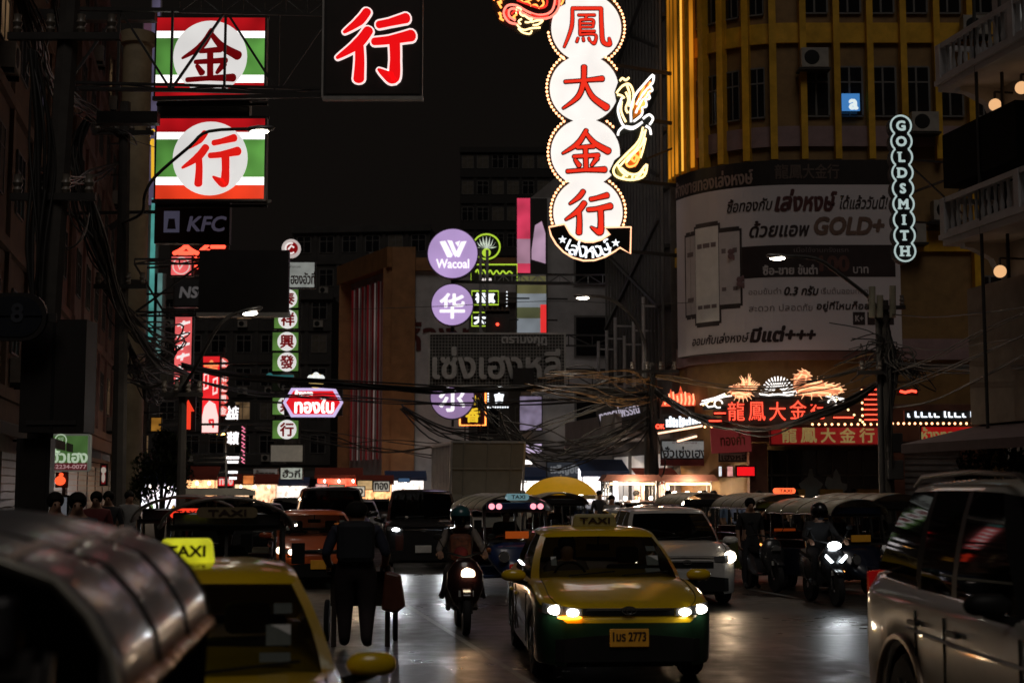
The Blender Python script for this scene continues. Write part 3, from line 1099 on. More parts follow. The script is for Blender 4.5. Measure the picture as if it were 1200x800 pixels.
t, w_, h_ = sign('vertical_sign', 'tall pink red light box with white strokes below the black billboard', (203, 367, 226, 452), 48, face=PINKB)
b = MB()
for k in range(6):
    z = h_ / 2 - .45 - k * .36
    b.prism([(-.2, z), (.22, z + .12), (.22, z + .2), (-.2, z + .1)], -.03, -.014)
    b.prism([(-.08, z - .05), (.0, z - .05), (.06, z + .2), (-.02, z + .2)], -.034, -.031)
b.build('lettering', glow('white strokes', (1, .9, .88), .9), t)
MB().bar((-w_ / 2, .2, 0), (-w_ / 2 - 1.4, .6, 0), .06).build('bracket', STEEL, t)
t, w_, h_ = sign('arrow_sign', 'small red neon arrow pointing up beside the tree', (212, 460, 229, 505), 46, dep=.1)
b = MB()
b.prism([(0, .38), (.2, .02), (.09, .02), (.09, -.55), (-.09, -.55), (-.09, .02), (-.2, .02)], -.05, -.004)
b.build('arrow', glow('soft red neon', (.9, .05, .02), 1.0), t)
MB().bar((-w_ / 2, .05, 0), (-w_ / 2 - 1.4, .6, 0), .05).build('bracket', STEEL, t)

REDBOX = glow('red light box', (.85, .02, .025), .95, .2, 1)
t, w_, h_ = sign('vertical_sign', 'tall red light box with white picture at its foot beside red discs', (236, 416, 258, 508), 60, face=REDBOX)
b = MB()
b.mi(0).prism([(-.33, -h_ / 2 + .06), (.33, -h_ / 2 + .06), (.33, -h_ / 2 + .7), (.2, -.4), (-.05, -.25), (-.25, -.5), (-.33, -.9)], -.03, -.014)
for x, z in ((-.2, .55), (.18, .35)):
    b.mi(0).prism([(x - .1, z - .38), (x + .1, z - .3), (x + .1, z + .38), (x - .1, z + .3)], -.03, -.014)
    b.mi(1).prism([(x - .06, z - .28), (x + .06, z - .22), (x + .06, z + .28), (x - .06, z + .22)], -.036, -.031)
put_text(b.mi(2), '金', .0, h_ / 2 - .5, h=.55, y=-.02, bold=.03)
b.mi(1)
put_text(b, 'ๆ', .05, -1.2, h=.35, y=-.036, bold=.02)
b.build('artwork', [glow('pinkish white print', (1, .72, .68), 1.0), REDBOX, glow('orange character', (1, .3, .1), 1)], t)
MB().bar((-w_ / 2, .2, 0), (-w_ / 2 - 1.6, .6, 0), .07).build('bracket', STEEL, t)
for k, (y, g) in enumerate(((425, '金'), (443, '和'), (454, '生'), (467, '興'), (481, '金'))):
    c = at(261, y, 60.3)
    t = thing('round_sign', ('topmost of the five small red discs with pale characters by the tall red light box', 'second from top of the five small red discs by the tall red light box', 'middle one of the five small red discs by the tall red light box', 'fourth from top of the five small red discs by the tall red light box', 'lowest of the five small red discs by the tall red light box')[k], 'sign', c, 0, 'small red discs on the left')
    b = MB()
    b.disc(0, 0, .21, 0, .16, 20)
    b.build('disc', glow('soft red disc', (.8, .1, .08), .85), t)
    put_text(MB(), g, 0, 0, h=.3, y=-.01, bold=.012).build('character', glow('pale character', (1, .75, .7), .9), t)
b = MB()
b.tube([(0, 0, 0), (0, 0, 3.2)], .05, 6)
b.bar((0, 0, .3), (-2.4, .6, .3), .07)
b.bar((0, 0, 2.9), (-2.4, .6, 2.9), .07)
tag(b.build('sign_post', STEEL, None, loc=at(261, 496, 60.7)), 'dark post carrying the five small red discs', 'post')

# white stacked neon signs behind
for k, (r, s_, lab) in enumerate((((264, 474, 280, 493), '金店', 'small white neon characters right of the red discs'), ((266, 504, 280, 522), '珠寶', 'white neon characters under the orange street lamp'))):
    t, w_, h_ = sign('neon_sign', lab, r, 72, dep=.12)
    put_text(MB(), s_, 0, 0, w=w_ * .9, h=h_ * .8, y=-.02, bold=.02).build('lettering', glow('white neon', (1, .95, .98), 1.7), t)
    MB().bar((-w_ / 2, .1, 0), (-w_ / 2 - 2, .4, 0), .06).build('bracket', STEEL, t)
for k, y in enumerate((536, 541, 553, 560)):
    t, w_, h_ = sign('strip_sign', ('topmost white strip light of the four low stacked ones by the orange lamp', 'second white strip light of the four low stacked ones by the orange lamp', 'third white strip light of the four low stacked ones by the orange lamp', 'lowest white strip light of the four low stacked ones by the orange lamp')[k], (265 + k, y - 2, 281 - k, y + 2), 72, dep=.1, group='stacked white strip lights')
    b = MB()
    b.box(-w_ / 2 + .03, w_ / 2 - .03, -.05, -.003, -h_ * .35, h_ * .35)
    b.build('strip', glow('white strip', (1, .95, .98), 1.8), t)
    MB().bar((0, .1, 0), (-2.2, .5, 0), .05).build('bracket', STEEL, t)
t, w_, h_ = sign('neon_sign', 'slim pink neon column beside the white neon characters', (282, 495, 288, 541), 72, dep=.1)
b = MB()
for k in range(5):
    z = h_ / 2 - .2 - k * .38
    b.tube([(-.08, -.03, z), (.08, -.03, z - .1), (-.06, -.03, z - .2), (.09, -.03, z - .28)], .025, 5)
b.build('tube', glow('pink neon', (1, .25, .4), 1.3), t)
MB().bar((0, .1, 0), (-2.6, .5, 0), .05).build('bracket', STEEL, t)

# ---- green tower sign with white discs
GT = glow('green light box', (.11, .24, .05), .62, .35, 1.5)
discs = ((350, '泰'), (374, '祥'), (400, '興'), (424, '發'), (447, '隆'), (475, '泉'), (503, '行'))
for k, (y, g) in enumerate(discs):
    h2 = 12
    t, w_, h_ = sign('tower_sign', ('topmost green light box of the tower with half hidden white disc', 'second green light box of the tower with white disc and dark red character', 'third and brightest green light box of the tower with intricate character', 'fourth green light box of the tower just above the teal arm', 'unlit green light box of the tower behind the cables', 'green light box of the tower beside the red oval sign', 'lowest green light box of the tower above the blank cream board')[k], (318 if k > 1 else 320, y - h2, 351, y + h2), 56, face=GT if k != 4 else mat('unlit green face', (.03, .05, .02), .5), group='stacked green boxes of the tower sign')
    cx = .06
    b = MB()
    b.disc(cx, 0, .37, -.03, -.014, 32)
    b.build('disc', WD if k != 4 else mat('unlit white disc', (.2, .19, .18), .5), t)
    put_text(MB(), g, cx, 0, h=.5, y=-.034, bold=.02).build('character', GLY_D if k != 4 else BLACK, t)
b = MB()
zt, zb_ = at(335, 336, 56.3).z, at(335, 520, 56.3).z
for x in (-.42, .42):
    b.tube([(x, 0, zb_), (x, 0, zt)], .05, 6)
for z in (zb_ + .8, zb_ + 3.2, zb_ + 5.4):
    b.bar((0, 0, z), (-5.2, 1.0, z), .09)
p = at(335, 520, 56.6)
tag(b.build('sign_gantry', STEEL, None, loc=(p.x, p.y, 0)), 'dark steel frame holding the green tower sign', 'gantry')
c = at(341, 291, 55)
t = thing('round_sign', 'round white and red medallion above the green tower sign', 'sign', c)
b = MB()
b.disc(0, 0, .36, 0, .15, 32)
b.build('disc', glow('soft white disc', (.75, .65, .62), .6), t)
b = MB()
b.disc(0.03, 0, .24, -.03, -.002, 28)
b.build('red_disc', REDD, t)
b = MB()
b.tube([(.2 * math.cos(a), -.035, .2 * math.sin(a)) for a in [i * .3 for i in range(4, 19)]], .035, 5)
b.tube([(-.1, -.035, -.05), (.02, -.035, .1), (.12, -.035, .02)], .035, 5)
b.build('emblem', glow('pale emblem', (.9, .85, .82), .9), t)
MB().bar((0, .1, -.3), (-3.8, .8, -.3), .06).build('bracket', STEEL, t)
t, w_, h_ = sign('shop_sign', 'pale grey lit board with brown lettering right of the black billboard', (334, 306, 370, 338), 55, face=glow('pale grey light box', (.55, .58, .54), .32, .25, 2))
put_text(MB(), 'ฮองอัวที่', .1, -.12, w=w_ * .78, h=h_ * .45, y=-.02, bold=.012).build('lettering', mat('brown letters', (.08, .03, .03), .5), t)
put_text(MB(), 'ห้างทอง', -.2, .32, w=w_ * .35, y=-.02).build('small_lettering', mat('grey brown letters', (.2, .14, .13), .5), t)
MB().bar((-w_ / 2, .2, 0), (-w_ / 2 - 3.2, .8, 0), .07).build('bracket', STEEL, t)
t, w_, h_ = sign('blank_board', 'blank cream board under the green tower sign', (316, 520, 356, 542), 58, face=mat('cream board', (.5, .45, .36), .6, em=(.5, .45, .36), es=.12))
MB().bar((-w_ / 2, .2, 0), (-w_ / 2 - 4, .8, 0), .07).build('bracket', STEEL, t)

# ---- red oval thong bai sign
t, w_, h_ = sign('oval_sign', 'red light box with white Thai lettering and lilac rim beside the green tower', (333, 456, 401, 487), 54.8, dep=.25)
pz = [(-w_ / 2, 0), (-w_ / 2 + .3, h_ / 2), (w_ / 2 - .3, h_ / 2), (w_ / 2, 0), (w_ / 2 - .3, -h_ / 2), (-w_ / 2 + .3, -h_ / 2)]
def sc_(k, kz=None):
    return [(x * k, z * (kz or k)) for x, z in pz]
MB().prism(sc_(1.04, 1.1), -.02, -.003).build('rim', glow('lilac rim', (.65, .52, .85), .95), t)
MB().prism(sc_(.93, .88), -.035, -.022).build('face', glow('strong red face', (.8, .012, .02), .9), t)
put_text(MB(), 'ทองใบ', .05, -.1, w=w_ * .66, h=h_ * .58, y=-.05, bold=.025).build('lettering', WHITE_E, t)
put_text(MB(), 'ห้างทอง', -.35, h_ * .36, w=w_ * .3, h=h_ * .2, y=-.05, bold=.01).build('small_lettering', WHITE_E, t)
b = MB()
b.disc(.1, h_ / 2 + .32, .29, -.02, .1, 24)
b.build('medallion', glow('gold medallion', (.85, .6, .2), .8), t)
b = MB()
for k in range(3):
    b.disc(.1 + (k - 1) * .2, h_ / 2 + .42 + .1 * (k == 1), .13, -.05, -.022, 14)
b.build('flower', glow('pale flower', (.85, .88, .85), 1.0), t)
MB().bar((-w_ / 2, .2, 0), (-w_ / 2 - 6, .8, .3), .08).build('bracket', STEEL, t)

# ---- green pharmacy style sign low on the left
t, w_, h_ = sign('shop_sign', 'green sign with white Thai lettering and red strip over the left pavement', (56, 508, 105, 552), 36, dep=.18, rad=.08, frame=mat('white sign edge', (.5, .52, .48), .5, em=(.5, .55, .45), es=.1))
MB().box(-w_ / 2 + .02, w_ / 2 - .05, -.012, -.003, -h_ * .27, h_ / 2 - .05).build('face', glow('dim green face', (.06, .13, .035), .75, .3, 2), t)
MB().box(-w_ / 2 + .02, w_ / 2 - .05, -.012, -.003, -h_ / 2 + .03, -h_ * .275).build('red_strip', glow('dim red strip', (.11, .015, .02), .6), t)
put_text(MB(), 'ฮั้วเฮง', .02, -.08, w=w_ * .86, h=h_ * .36, y=-.02, bold=.014).build('lettering', glow('mint letters', (.5, .62, .45), .7), t)
put_text(MB(), '0-2234-0077', 0, -h_ * .375, w=w_ * .88, h=.1, y=-.02, bold=.004).build('number', glow('pink digits', (.5, .3, .3), .6), t)
b = MB()
b.tube([(-.2 + .14 * math.cos(a * PI / 10), -.03, h_ * .33 + .14 * math.sin(a * PI / 10)) for a in range(20)], .015, 5, True)
put_text(b, '行', -.2, h_ * .33, h=.14, y=-.02)
b.build('emblem', glow('mint letters', (.5, .62, .45), .7), t)
MB().bar((-w_ / 2, .1, .3), (-w_ / 2 - 1.5, .4, .3), .06).build('bracket', STEEL, t)
t, w_, h_ = sign('lit_sign', 'small red glowing lantern shaped sign under the green sign', (65, 553, 79, 571), 37, dep=.1)
b = MB()
b.ball((0, -.1, -.02), .14, .1, .12)
b.ball((0.02, -.1, .13), .06, .05, .05)
b.build('lamp', glow('red lantern', (1, .1, .03), 1.4), t, smooth=80)
MB().bar((0, .05, .15), (0, .05, .5), .03).build('hanger', STEEL, t)
t, w_, h_ = sign('shop_counter', 'white lit stall front under the green sign', (56, 580, 80, 640), 37.5, face=mat('white laminate', (.6, .6, .62), .4, em=(.7, .75, .85), es=.10), dep=.6, cat='counter')
t, w_, h_ = sign('banner', 'red hanging banner with white figure by the left pavement', (117, 543, 126, 569), 39, face=glow('dim red banner', (.18, .008, .01), .6), dep=.05, cat='banner')
b = MB()
b.ball((0, -.03, .12), .07, .02, .09)
b.ball((0, -.03, -.08), .05, .02, .13)
b.build('print', glow('pale print', (.5, .42, .35), .6), t)
MB().bar((0, .02, h_ / 2), (-1.0, .3, h_ / 2 + .1), .03).build('hanger', STEEL, t)

# dark blue blurred board and box near the left edge
t, w_, h_ = sign('street_sign', 'dark navy rounded board near the left edge on the pole', (-22, 343, 54, 399), 19, face=mat('navy face', (.006, .009, .016), .5), dep=.08, rad=.28)
put_text(MB(), '8', .05, .05, h=.24, y=-.02, bold=.01).build('number', mat('dull slate number', (.05, .055, .07), .5), t)
MB().box(-w_ / 2 - .1, w_ / 2 + .1, .1, .16, -.06, .06).build('bracket', STEEL, t)
t, w_, h_ = sign('cabinet_box', 'tall dark cabinet hung on the leaning pole at the left', (24, 374, 100, 506), 19.4, dep=.5, cat='cabinet', frame=mat('dark brown sheet', (.016, .012, .01), .6))
MB().box(-.02, .02, -.01, -.002, -h_ / 2 + .05, h_ / 2 - .05).build('door_gap', BLACK, t)
MB().box(-w_ / 2 + .1, w_ / 2 - .1, -.02, -.003, -h_ / 2 + .1, -h_ / 2 + .16).build('rail', STEEL, t)
t, w_, h_ = sign('poster_case', 'dim glazed poster case standing on the left pavement', (18, 513, 58, 612), 19.6, face=mat('dim poster', (.03, .026, .024), .25), dep=.2, cat='poster case')

# ================================================================== big round neon tower on the right
YB = 46
c0 = at(687, 300, YB)
t = thing('neon_tower_sign', 'tall bright sign of stacked white discs with red characters and a black arrow', 'sign', c0)
def loc(x, y):
    q = at(x, y, YB)
    return (q.x - c0.x, q.z - c0.z)
S1 = at(601, 300, YB).x - at(600, 300, YB).x
S1 = abs(S1)
cen = ((687, 33, 43), (684.5, 104, 42), (686, 179, 42), (689, 249, 42))
for k, ((x, y, r), g) in enumerate(zip(cen, ('feng', 'da', 'jin', 'xing'))):
    X, Z = loc(x, y)
    rr = r * S1 * .97
    b = MB()
    b.disc(X, Z, rr * 1.06, .012 + .004 * k, .32 - .004 * k, 48)
    b.build('drum', mat('dark sign drum', (.05, .035, .03), .5), t)
    b = MB()
    b.disc(X, Z, rr, -.01 - .003 * k, .01, 56)
    b.disc(X, Z, rr, .325, .34 + .003 * k, 40)
    f = b.build('disc', WHITEB, t)
    put_brush(MB(), g, X, Z, rr * 1.32, y=-.06, grow=.03 if g != 'feng' else .022, sw=.8).build('character_edge', mat('dark red edge', (.08, .01, .01), .5), t)
    put_brush(MB(), g, X, Z, rr * 1.32, y=-.09, grow=.004, sw=.8).build('character', glow('tower red letter', (.85, .03, .012), 1.0), t)
def rim(a):
    return [(p[0], -.03, p[1]) for p in a]
def arcpx(cx, cy, r, a0, a1, n=16):
    return [loc(cx + r * math.cos(R(a0 + (a1 - a0) * i / n)), cy - r * math.sin(R(a0 + (a1 - a0) * i / n))) for i in range(n + 1)]
segs = []
for k, (x, y, r) in enumerate(cen):
    lo = 58 if k else 88
    segs.append(('r', arcpx(x, y, r + 2, lo if k else 80, -57 if k < 3 else -35)))
    segs.append(('l', arcpx(x, y, r + 2, 122 if k else 185, 237 if k < 3 else 200)))
segs[2] = ('r', arcpx(cen[1][0], cen[1][1], cen[1][2] + 2, 58, 28, 6))
segs[4] = ('r', arcpx(cen[2][0], cen[2][1], cen[2][2] + 2, 58, 40, 5))
for sd, a in segs:
    b = MB()
    P = [Vector((p[0], -.03, p[1])) for p in a]
    b.tube(P, .018, 6)
    o = b.build('neon_tube', glow('orange peach tube', (1, .34, .12), 1.1), t)
    # the bulbs that sit on the tube are its pattern
    bb = MB()
    L = sum((P[i + 1] - P[i]).length for i in range(len(P) - 1))
    nB = max(3, int(L / .125))
    for i in range(nB):
        s_ = (i + .5) / nB * (len(P) - 1)
        j = int(s_)
        q = P[j].lerp(P[min(j + 1, len(P) - 1)], s_ - j)
        cq = q + Vector((0, -.03, 0))
        bb.ball(cq, .043, n=6, m=4)
    tag(bb.build('bulb_row', PEACH, o), kind='stuff')
# the black arrow at the foot
def z4(X, Y):
    return loc(640 + X / 2.58, Y / 2.58)
arr = [z4(*p) for p in ((8, 690), (14, 715), (30, 742), (52, 765), (80, 782), (112, 791), (145, 790), (178, 779), (206, 763), (222, 752), (253, 770), (255, 690), (176, 691), (191, 712), (168, 727), (142, 735), (118, 735), (92, 727), (72, 710), (55, 681))]
MB().prism(arr, -.2, -.08).build('arrow', mat('black arrow face', (.012, .011, .01), .35), t)
b = MB()
b.tube([(p[0], -.21, p[1]) for p in arr], .03, 6, True)
b.build('arrow_outline', glow('soft orange outline', (1, .5, .28), 1.9), t)
b = MB()
for g, X, Y, ro in (('เ', 68, 744, -26), ('ล่', 84, 752, -18), ('ง', 108, 763, -8), ('ห', 130, 766, 0), ('ง', 153, 763, 10), ('ษ์', 178, 752, 22)):
    x, z = z4(X, Y)
    put_text(b, g, x, z, h=(.36 if len(g) == 1 else .5), y=-.21, bold=.006, rot=R(ro))
b.build('lettering', glow('cool white letter', (.9, .95, 1), 1.6), t)
for X, Y in ((49, 728), (209, 738)):
    x, z = z4(X, Y)
    MB().prism([(x + (.14 if i % 2 == 0 else .055) * math.sin(i * PI / 5), z + (.14 if i % 2 == 0 else .055) * math.cos(i * PI / 5)) for i in range(10)], -.22, -.205).build('star', glow('cool white letter', (.9, .95, 1), 1.6), t)
b = MB()
for y in (70, 130, 205, 290):
    z = loc(700, y)[1]
    b.bar((.5, .4, z), (4.6, 2.6, z + .05), .11)
b.bar((.5, .4, loc(700, 205)[1]), (4.6, 2.6, loc(700, 130)[1]), .07)
b.tube([(.0, .45, -.1), (.0, .45, 12)], .08, 8)
b.build('bracket', STEEL, t)

# phoenix and dragon in neon tube beside it
t2 = thing('neon_phoenix', 'white and amber neon phoenix with a curling tail beside the white discs', 'neon figure', c0)
def smooth(P):
    P = [Vector(p) for p in P]
    S = []
    for i in range(len(P) - 1):
        for s_ in (0, .25, .5, .75):
            a, b0, c_, d0 = P[max(i - 1, 0)], P[i], P[i + 1], P[min(i + 2, len(P) - 1)]
            S.append(.5 * ((2 * b0) + (c_ - a) * s_ + (2 * a - 5 * b0 + 4 * c_ - d0) * s_ * s_ + (3 * b0 - a - 3 * c_ + d0) * s_ ** 3))
    return S + [P[-1]]
def pz4(pts):
    return [(*(lambda q: (q[0], -.12, q[1]))(z4(*p)),) for p in pts]
bodyp = [(222, 236), (250, 236), (262, 270), (268, 300), (300, 262), (322, 228), (324, 262), (304, 330), (290, 352), (320, 342), (326, 378), (306, 392), (316, 420), (306, 436), (300, 470), (312, 500), (308, 540), (262, 556), (210, 548), (190, 520), (206, 486), (250, 452), (270, 420), (262, 398), (232, 410), (210, 420), (214, 398), (226, 384), (208, 350), (212, 312), (206, 280)]
MB().prism([z4(*p) for p in bodyp], -.08, -.04).build('backing', mat('dark green backing', (.012, .014, .008), .6), t2)
for wp, m in (([(262, 362), (264, 320), (286, 276), (316, 244), (312, 290), (300, 320), (286, 345)], glow('amber wing fill', (.55, .14, .01), .7)), ([(288, 420), (262, 470), (246, 500), (270, 508), (284, 478)], glow('orange tail fill', (.7, .13, .01), .8)), ([(210, 505), (216, 540), (262, 546), (300, 532), (304, 500), (270, 528)], glow('olive tail fill', (.3, .26, .05), .6))):
    MB().prism([z4(*p) for p in wp], -.1, -.085).build('lit_panel', m, t2)
for m, r_, L_ in ((WHITE_E, .03, [[(256, 372), (256, 330), (268, 292), (292, 262), (322, 230), (322, 252), (314, 262), (320, 276), (308, 284), (312, 300), (300, 306), (302, 324), (290, 330), (288, 350), (264, 370)], [(270, 345), (284, 316), (306, 290)], [(272, 320), (290, 290), (314, 262)], [(228, 300), (217, 330), (220, 355), (234, 384), (262, 392), (290, 372)],
                                [(285, 376), (262, 388), (236, 386), (220, 398), (216, 412)], [(300, 384), (312, 392), (316, 410)], [(292, 362), (310, 350), (322, 362), (312, 380)]]),
                 (YELN, .028, [[(212, 285), (220, 274), (232, 262), (250, 258), (262, 280), (262, 320), (250, 345)], [(222, 248), (230, 240), (240, 246), (250, 238)], [(240, 282), (248, 305), (240, 330), (246, 345)], [(214, 290), (226, 292), (236, 300)],
                               [(292, 388), (278, 430), (240, 470), (206, 508), (206, 530), (226, 542), (262, 546), (296, 534), (304, 500), (292, 512), (276, 528), (250, 528), (226, 510)], [(300, 395), (288, 440), (262, 470), (240, 496)],
                               [(290, 520), (300, 528)], [(240, 528), (230, 540)], [(262, 530), (258, 545)], [(244, 262), (252, 290), (250, 325)], [(228, 310), (226, 340), (240, 372)], [(216, 500), (226, 520), (246, 536)], [(296, 505), (284, 530), (268, 540)], [(292, 400), (276, 445), (244, 480), (222, 505)], [(300, 420), (292, 455), (284, 480)]]),
                 (ORN, .026, [[(296, 262), (282, 300), (276, 335), (290, 318), (304, 280)], [(285, 425), (262, 460), (240, 480), (246, 505), (268, 502), (278, 482), (266, 472), (254, 486)], [(280, 450), (284, 470), (276, 490)], [(314, 252), (298, 292), (284, 330)], [(318, 270), (302, 305), (286, 344)], [(256, 480), (266, 492), (272, 478)]])):
    for L2 in L_:
        b = MB()
        b.tube(smooth(pz4(L2)), r_ * 1.35, 6)
        b.build('neon_tube', m, t2, smooth=80)
t3 = thing('neon_dragon', 'red and amber neon dragon cut by the top edge of the photo', 'neon figure', c0)
def zd(pts):
    return [(*(lambda q: (q[0], -.12, q[1]))(loc(560 + X / 5.4545, Y / 5.4545)),) for X, Y in pts]
bk = [(90, -160), (560, -160), (560, 30), (500, 60), (450, 110), (300, 130), (420, 150), (400, 200), (330, 240), (250, 220), (140, 150), (90, 60)]
MB().prism([loc(560 + X / 5.4545, Y / 5.4545) for X, Y in bk], -.08, -.04).build('backing', mat('dark red backing', (.02, .006, .005), .6), t3)
PKN = glow('pink red neon', (1, .2, .14), 1.9)
RDN = glow('deep red neon', (.75, .03, .02), 1.2)
for m, r_, L_ in ((PKN, .032, [[(262, 165), (200, 150), (165, 95), (190, 45), (250, 45), (310, 80), (380, 105), (450, 95), (485, 50), (490, -40), (440, -120)], [(240, 140), (200, 110), (205, 70), (250, 68), (300, 100), (370, 128), (460, 120), (515, 60), (520, -40)]]),
                  (RDN, .03, [[(215, 100), (235, 80), (262, 92)], [(340, 98), (400, 116), (450, 106)], [(502, 40), (506, -60)], [(250, 10), (330, 40), (400, 60), (440, 40), (440, -20)], [(190, 70), (180, 100), (200, 138)]]),
                  (ORN, .028, [[(150, 60), (128, 20), (150, 30), (140, -10), (165, 5)], [(150, 100), (135, 90), (150, 120), (140, 125), (165, 140)], [(270, 0), (290, 25), (320, 20), (340, 45), (370, 40), (390, 60), (420, 35), (410, 5)], [(530, 40), (545, 10), (530, 0), (550, -30)], [(250, 100), (225, 120), (240, 130)], [(100, 10), (120, -20), (110, -50)], [(300, -20), (330, 10), (360, -10), (390, 15)]]),
                  (YELN, .026, [[(245, 95), (250, 60), (275, 65), (270, 95), (290, 110), (310, 100)], [(300, 110), (330, 130), (350, 120), (330, 150), (300, 150)], [(340, 150), (380, 140), (415, 140), (385, 165), (350, 170)], [(250, 165), (270, 190), (300, 200), (340, 190), (400, 185)], [(258, 190), (285, 215), (330, 225), (345, 205)], [(280, 130), (260, 145), (275, 165)]])):
    for L2 in L_:
        b = MB()
        b.tube(smooth(zd(L2)), r_ * 1.2, 6)
        b.build('neon_tube', m, t3, smooth=80)
b = MB()
b.bar((-1.2, .1, loc(600, 20)[1]), (.0, .2, loc(600, 55)[1]), .04)
b.bar((-1.2, .1, loc(600, -20)[1]), (0, .2, loc(600, -20)[1]), .05)
b.build('bracket', STEEL, t3)

# ---- slim round letter column
YG = 39
lt = 'GOLDSMITH'
G1 = glow('mint ring light', (.62, .78, .76), .6)
c1 = at(1058, 221, YG)
t = thing('letter_column_sign', 'slim black column of ringed pale letters reading GOLDSMITH', 'sign', c1)
for k, ch in enumerate(lt):
    q = at(1055.5 + k * .62, 147.5 + k * 18.35, YG)
    X, Z = q.x - c1.x, q.z - c1.z
    rr = 12.2 * YG / F
    b = MB()
    b.disc(X, Z, rr * 1.18, .004 + .002 * k, .3, 28)
    b.build('drum', BLACK, t)
    b = MB()
    gap = 40
    for a0, a1 in ((90 + gap, 270 - gap), (-90 + gap, 90 - gap)) if 0 < k < 8 else (((-90 + gap, 270 - gap),) if k == 0 else ((90 + gap, 450 - gap),)):
        b.tube([(X + rr * math.cos(R(a0 + (a1 - a0) * i / 20)), -.02, Z + rr * math.sin(R(a0 + (a1 - a0) * i / 20))) for i in range(21)], .026, 6)
    b.build('ring', G1, t)
    lb = MB()
    put_text(lb, ch, X, Z, h=rr * .92, y=-.01, bold=.018)
    if ch in 'IHTMLD':   # slab feet of the serif letters
        wdt = glyphs(ch)[2] / glyphs(ch)[3] * rr * .92 / 2
        feet = {'I': [(0, 1), (0, -1)], 'H': [(-1, 1), (1, 1), (-1, -1), (1, -1)], 'T': [(0, -1)], 'M': [(-1, -1), (1, -1)], 'L': [(-1, 1)], 'D': [(-1, 1), (-1, -1)]}[ch]
        for fx, fz in feet:
            x, z = X + fx * wdt * .8, Z + fz * rr * .44
            lb.box(x - .065, x + .065, -.022, -.016, z - .018, z + .018)
    lb.build('letter', G1, t)
b = MB()
for y in (185, 258):
    z = at(1060, y, YG).z - c1.z
    b.bar((.1, .2, z), (2.6, .9, z), .05)
b.bar((.1, .2, at(1060, 185, YG).z - c1.z), (2.2, .8, at(1060, 258, YG).z - c1.z), .04)
b.bar((2.2, .8, at(1060, 185, YG).z - c1.z), (1.2, .5, at(1060, 258, YG).z - c1.z), .04)
b.bar((2.6, .9, at(1060, 185, YG).z - c1.z), (1.2, 6, at(1060, 185, YG).z - c1.z), .06)
b.build('bracket', STEEL, t)

# ---- curved billboard wrapped round the corner
t = thing('curved_billboard', 'large unlit curved billboard advertising gold with two phones and Thai lettering', 'billboard', (9, 44.6, 6))
o0 = Vector((-9, -44.6, -6))
ZB, ZT, ZH = 6.15, 11.35, 12.15
S0, S1_, KS = .3, LC + 3.15, .93
b = MB()
wallstrip(b, S0, S1_, ZB, ZH, .42, .22)
b.build('cabinet', mat('billboard cabinet', (.06, .055, .055), .6), t, loc=o0)
b = MB()
wallstrip(b, S0, S1_, ZB + .02, ZT, .434, .01)
b.build('print', mat('pale lilac vinyl print', (.66, .61, .63), .5, noise=.06, scale=.6), t, loc=o0)
b = MB()
wallstrip(b, S0, S1_, ZT + .004, ZH - .01, .434, .01)
b.build('header', mat('brown black header', (.018, .013, .012), .45), t, loc=o0)
b = MB()
wallstrip(b, LC * .58, S1_ - .15, 8.45, 9.45, .442, .007)
b.build('dark_band', mat('brown black band', (.03, .018, .018), .5), t, loc=o0)
def curve_text(name, s, s0, s1, z, h, m, bold=.0, slant=0, off=.448):
    s0, s1 = s0 * KS, s1 * KS
    """letters that follow the curve of the board"""
    vs, fs, tw, th = glyphs(s)
    b = MB()
    ln = s1 - s0
    for k, (dx, dz) in enumerate([(0, 0)] + ([(bold * math.cos(i * PI / 3), bold * math.sin(i * PI / 3)) for i in range(6)] if bold else [])):
        q = []
        for vx, vy, vz in vs:
            s_ = (s0 + s1) / 2 + vx / tw * ln + dx + slant * vy / th * h
            p, a = plan(s_, off + k * .0006)
            q.append((p.x, p.y, z + vy / th * h + dz))
        b.add(q, fs)
    return b.build(name, m, t, loc=o0)
INK = mat('brown ink', (.035, .02, .02), .5)
INK2 = mat('faded ink', (.2, .16, .165), .5)
GOLDI = mat('dull gold letters', (.3, .22, .19), .45)
curve_text('header_lettering', 'ห้างขายทองเล่งหงษ์', .35, LC * .78, (ZT + ZH) / 2 - .06, .5, GOLDI, .014)
curve_text('header_lettering', '龍鳳大金行', LC * .93, LC + 1.75, (ZT + ZH) / 2 + .02, .46, mat('dim brass letters', (.12, .085, .07), .45), .008)
curve_text('lettering', 'ซื้อทองกับ', LC * .6, LC * .6 + 1.35, 10.78, .42, INK, .008, .2)
curve_text('lettering', 'เล่งหงษ์', LC * .6 + 1.5, LC * .6 + 3.35, 10.86, .66, mat('maroon ink', (.09, .025, .025), .5), .028, .2)
curve_text('lettering', 'ได้แล้ววันนี้!', LC * .6 + 3.5, LC * .6 + 5.1, 10.8, .42, INK, .008, .2)
curve_text('lettering', 'ด้วยแอพ', LC * .76, LC * .76 + 1.75, 9.98, .5, INK, .014, .2)
curve_text('lettering', 'GOLD+', LC * .76 + 1.95, LC * .76 + 4.25, 10.05, .52, mat('brown gold ink', (.2, .12, .09), .5), .035, .2)
curve_text('band_lettering', 'ซื้อ-ขาย ขั้นต่ำ', LC * .84, LC * .84 + 1.65, 8.68, .3, mat('pale ink', (.55, .5, .5), .5), .012)
curve_text('band_lettering', '100', LC * .84 + 1.75, LC * .84 + 2.7, 8.86, .46, mat('dark brown ink', (.12, .05, .04), .5), .03)
curve_text('band_lettering', 'บาท', LC * .84 + 2.85, LC * .84 + 3.35, 8.66, .2, mat('pale ink', (.55, .5, .5), .5), .006)
curve_text('band_lettering', 'เมื่อใช้งานครั้งแรก', LC * .84 + .9, LC * .84 + 2.7, 9.3, .16, INK2, 0)
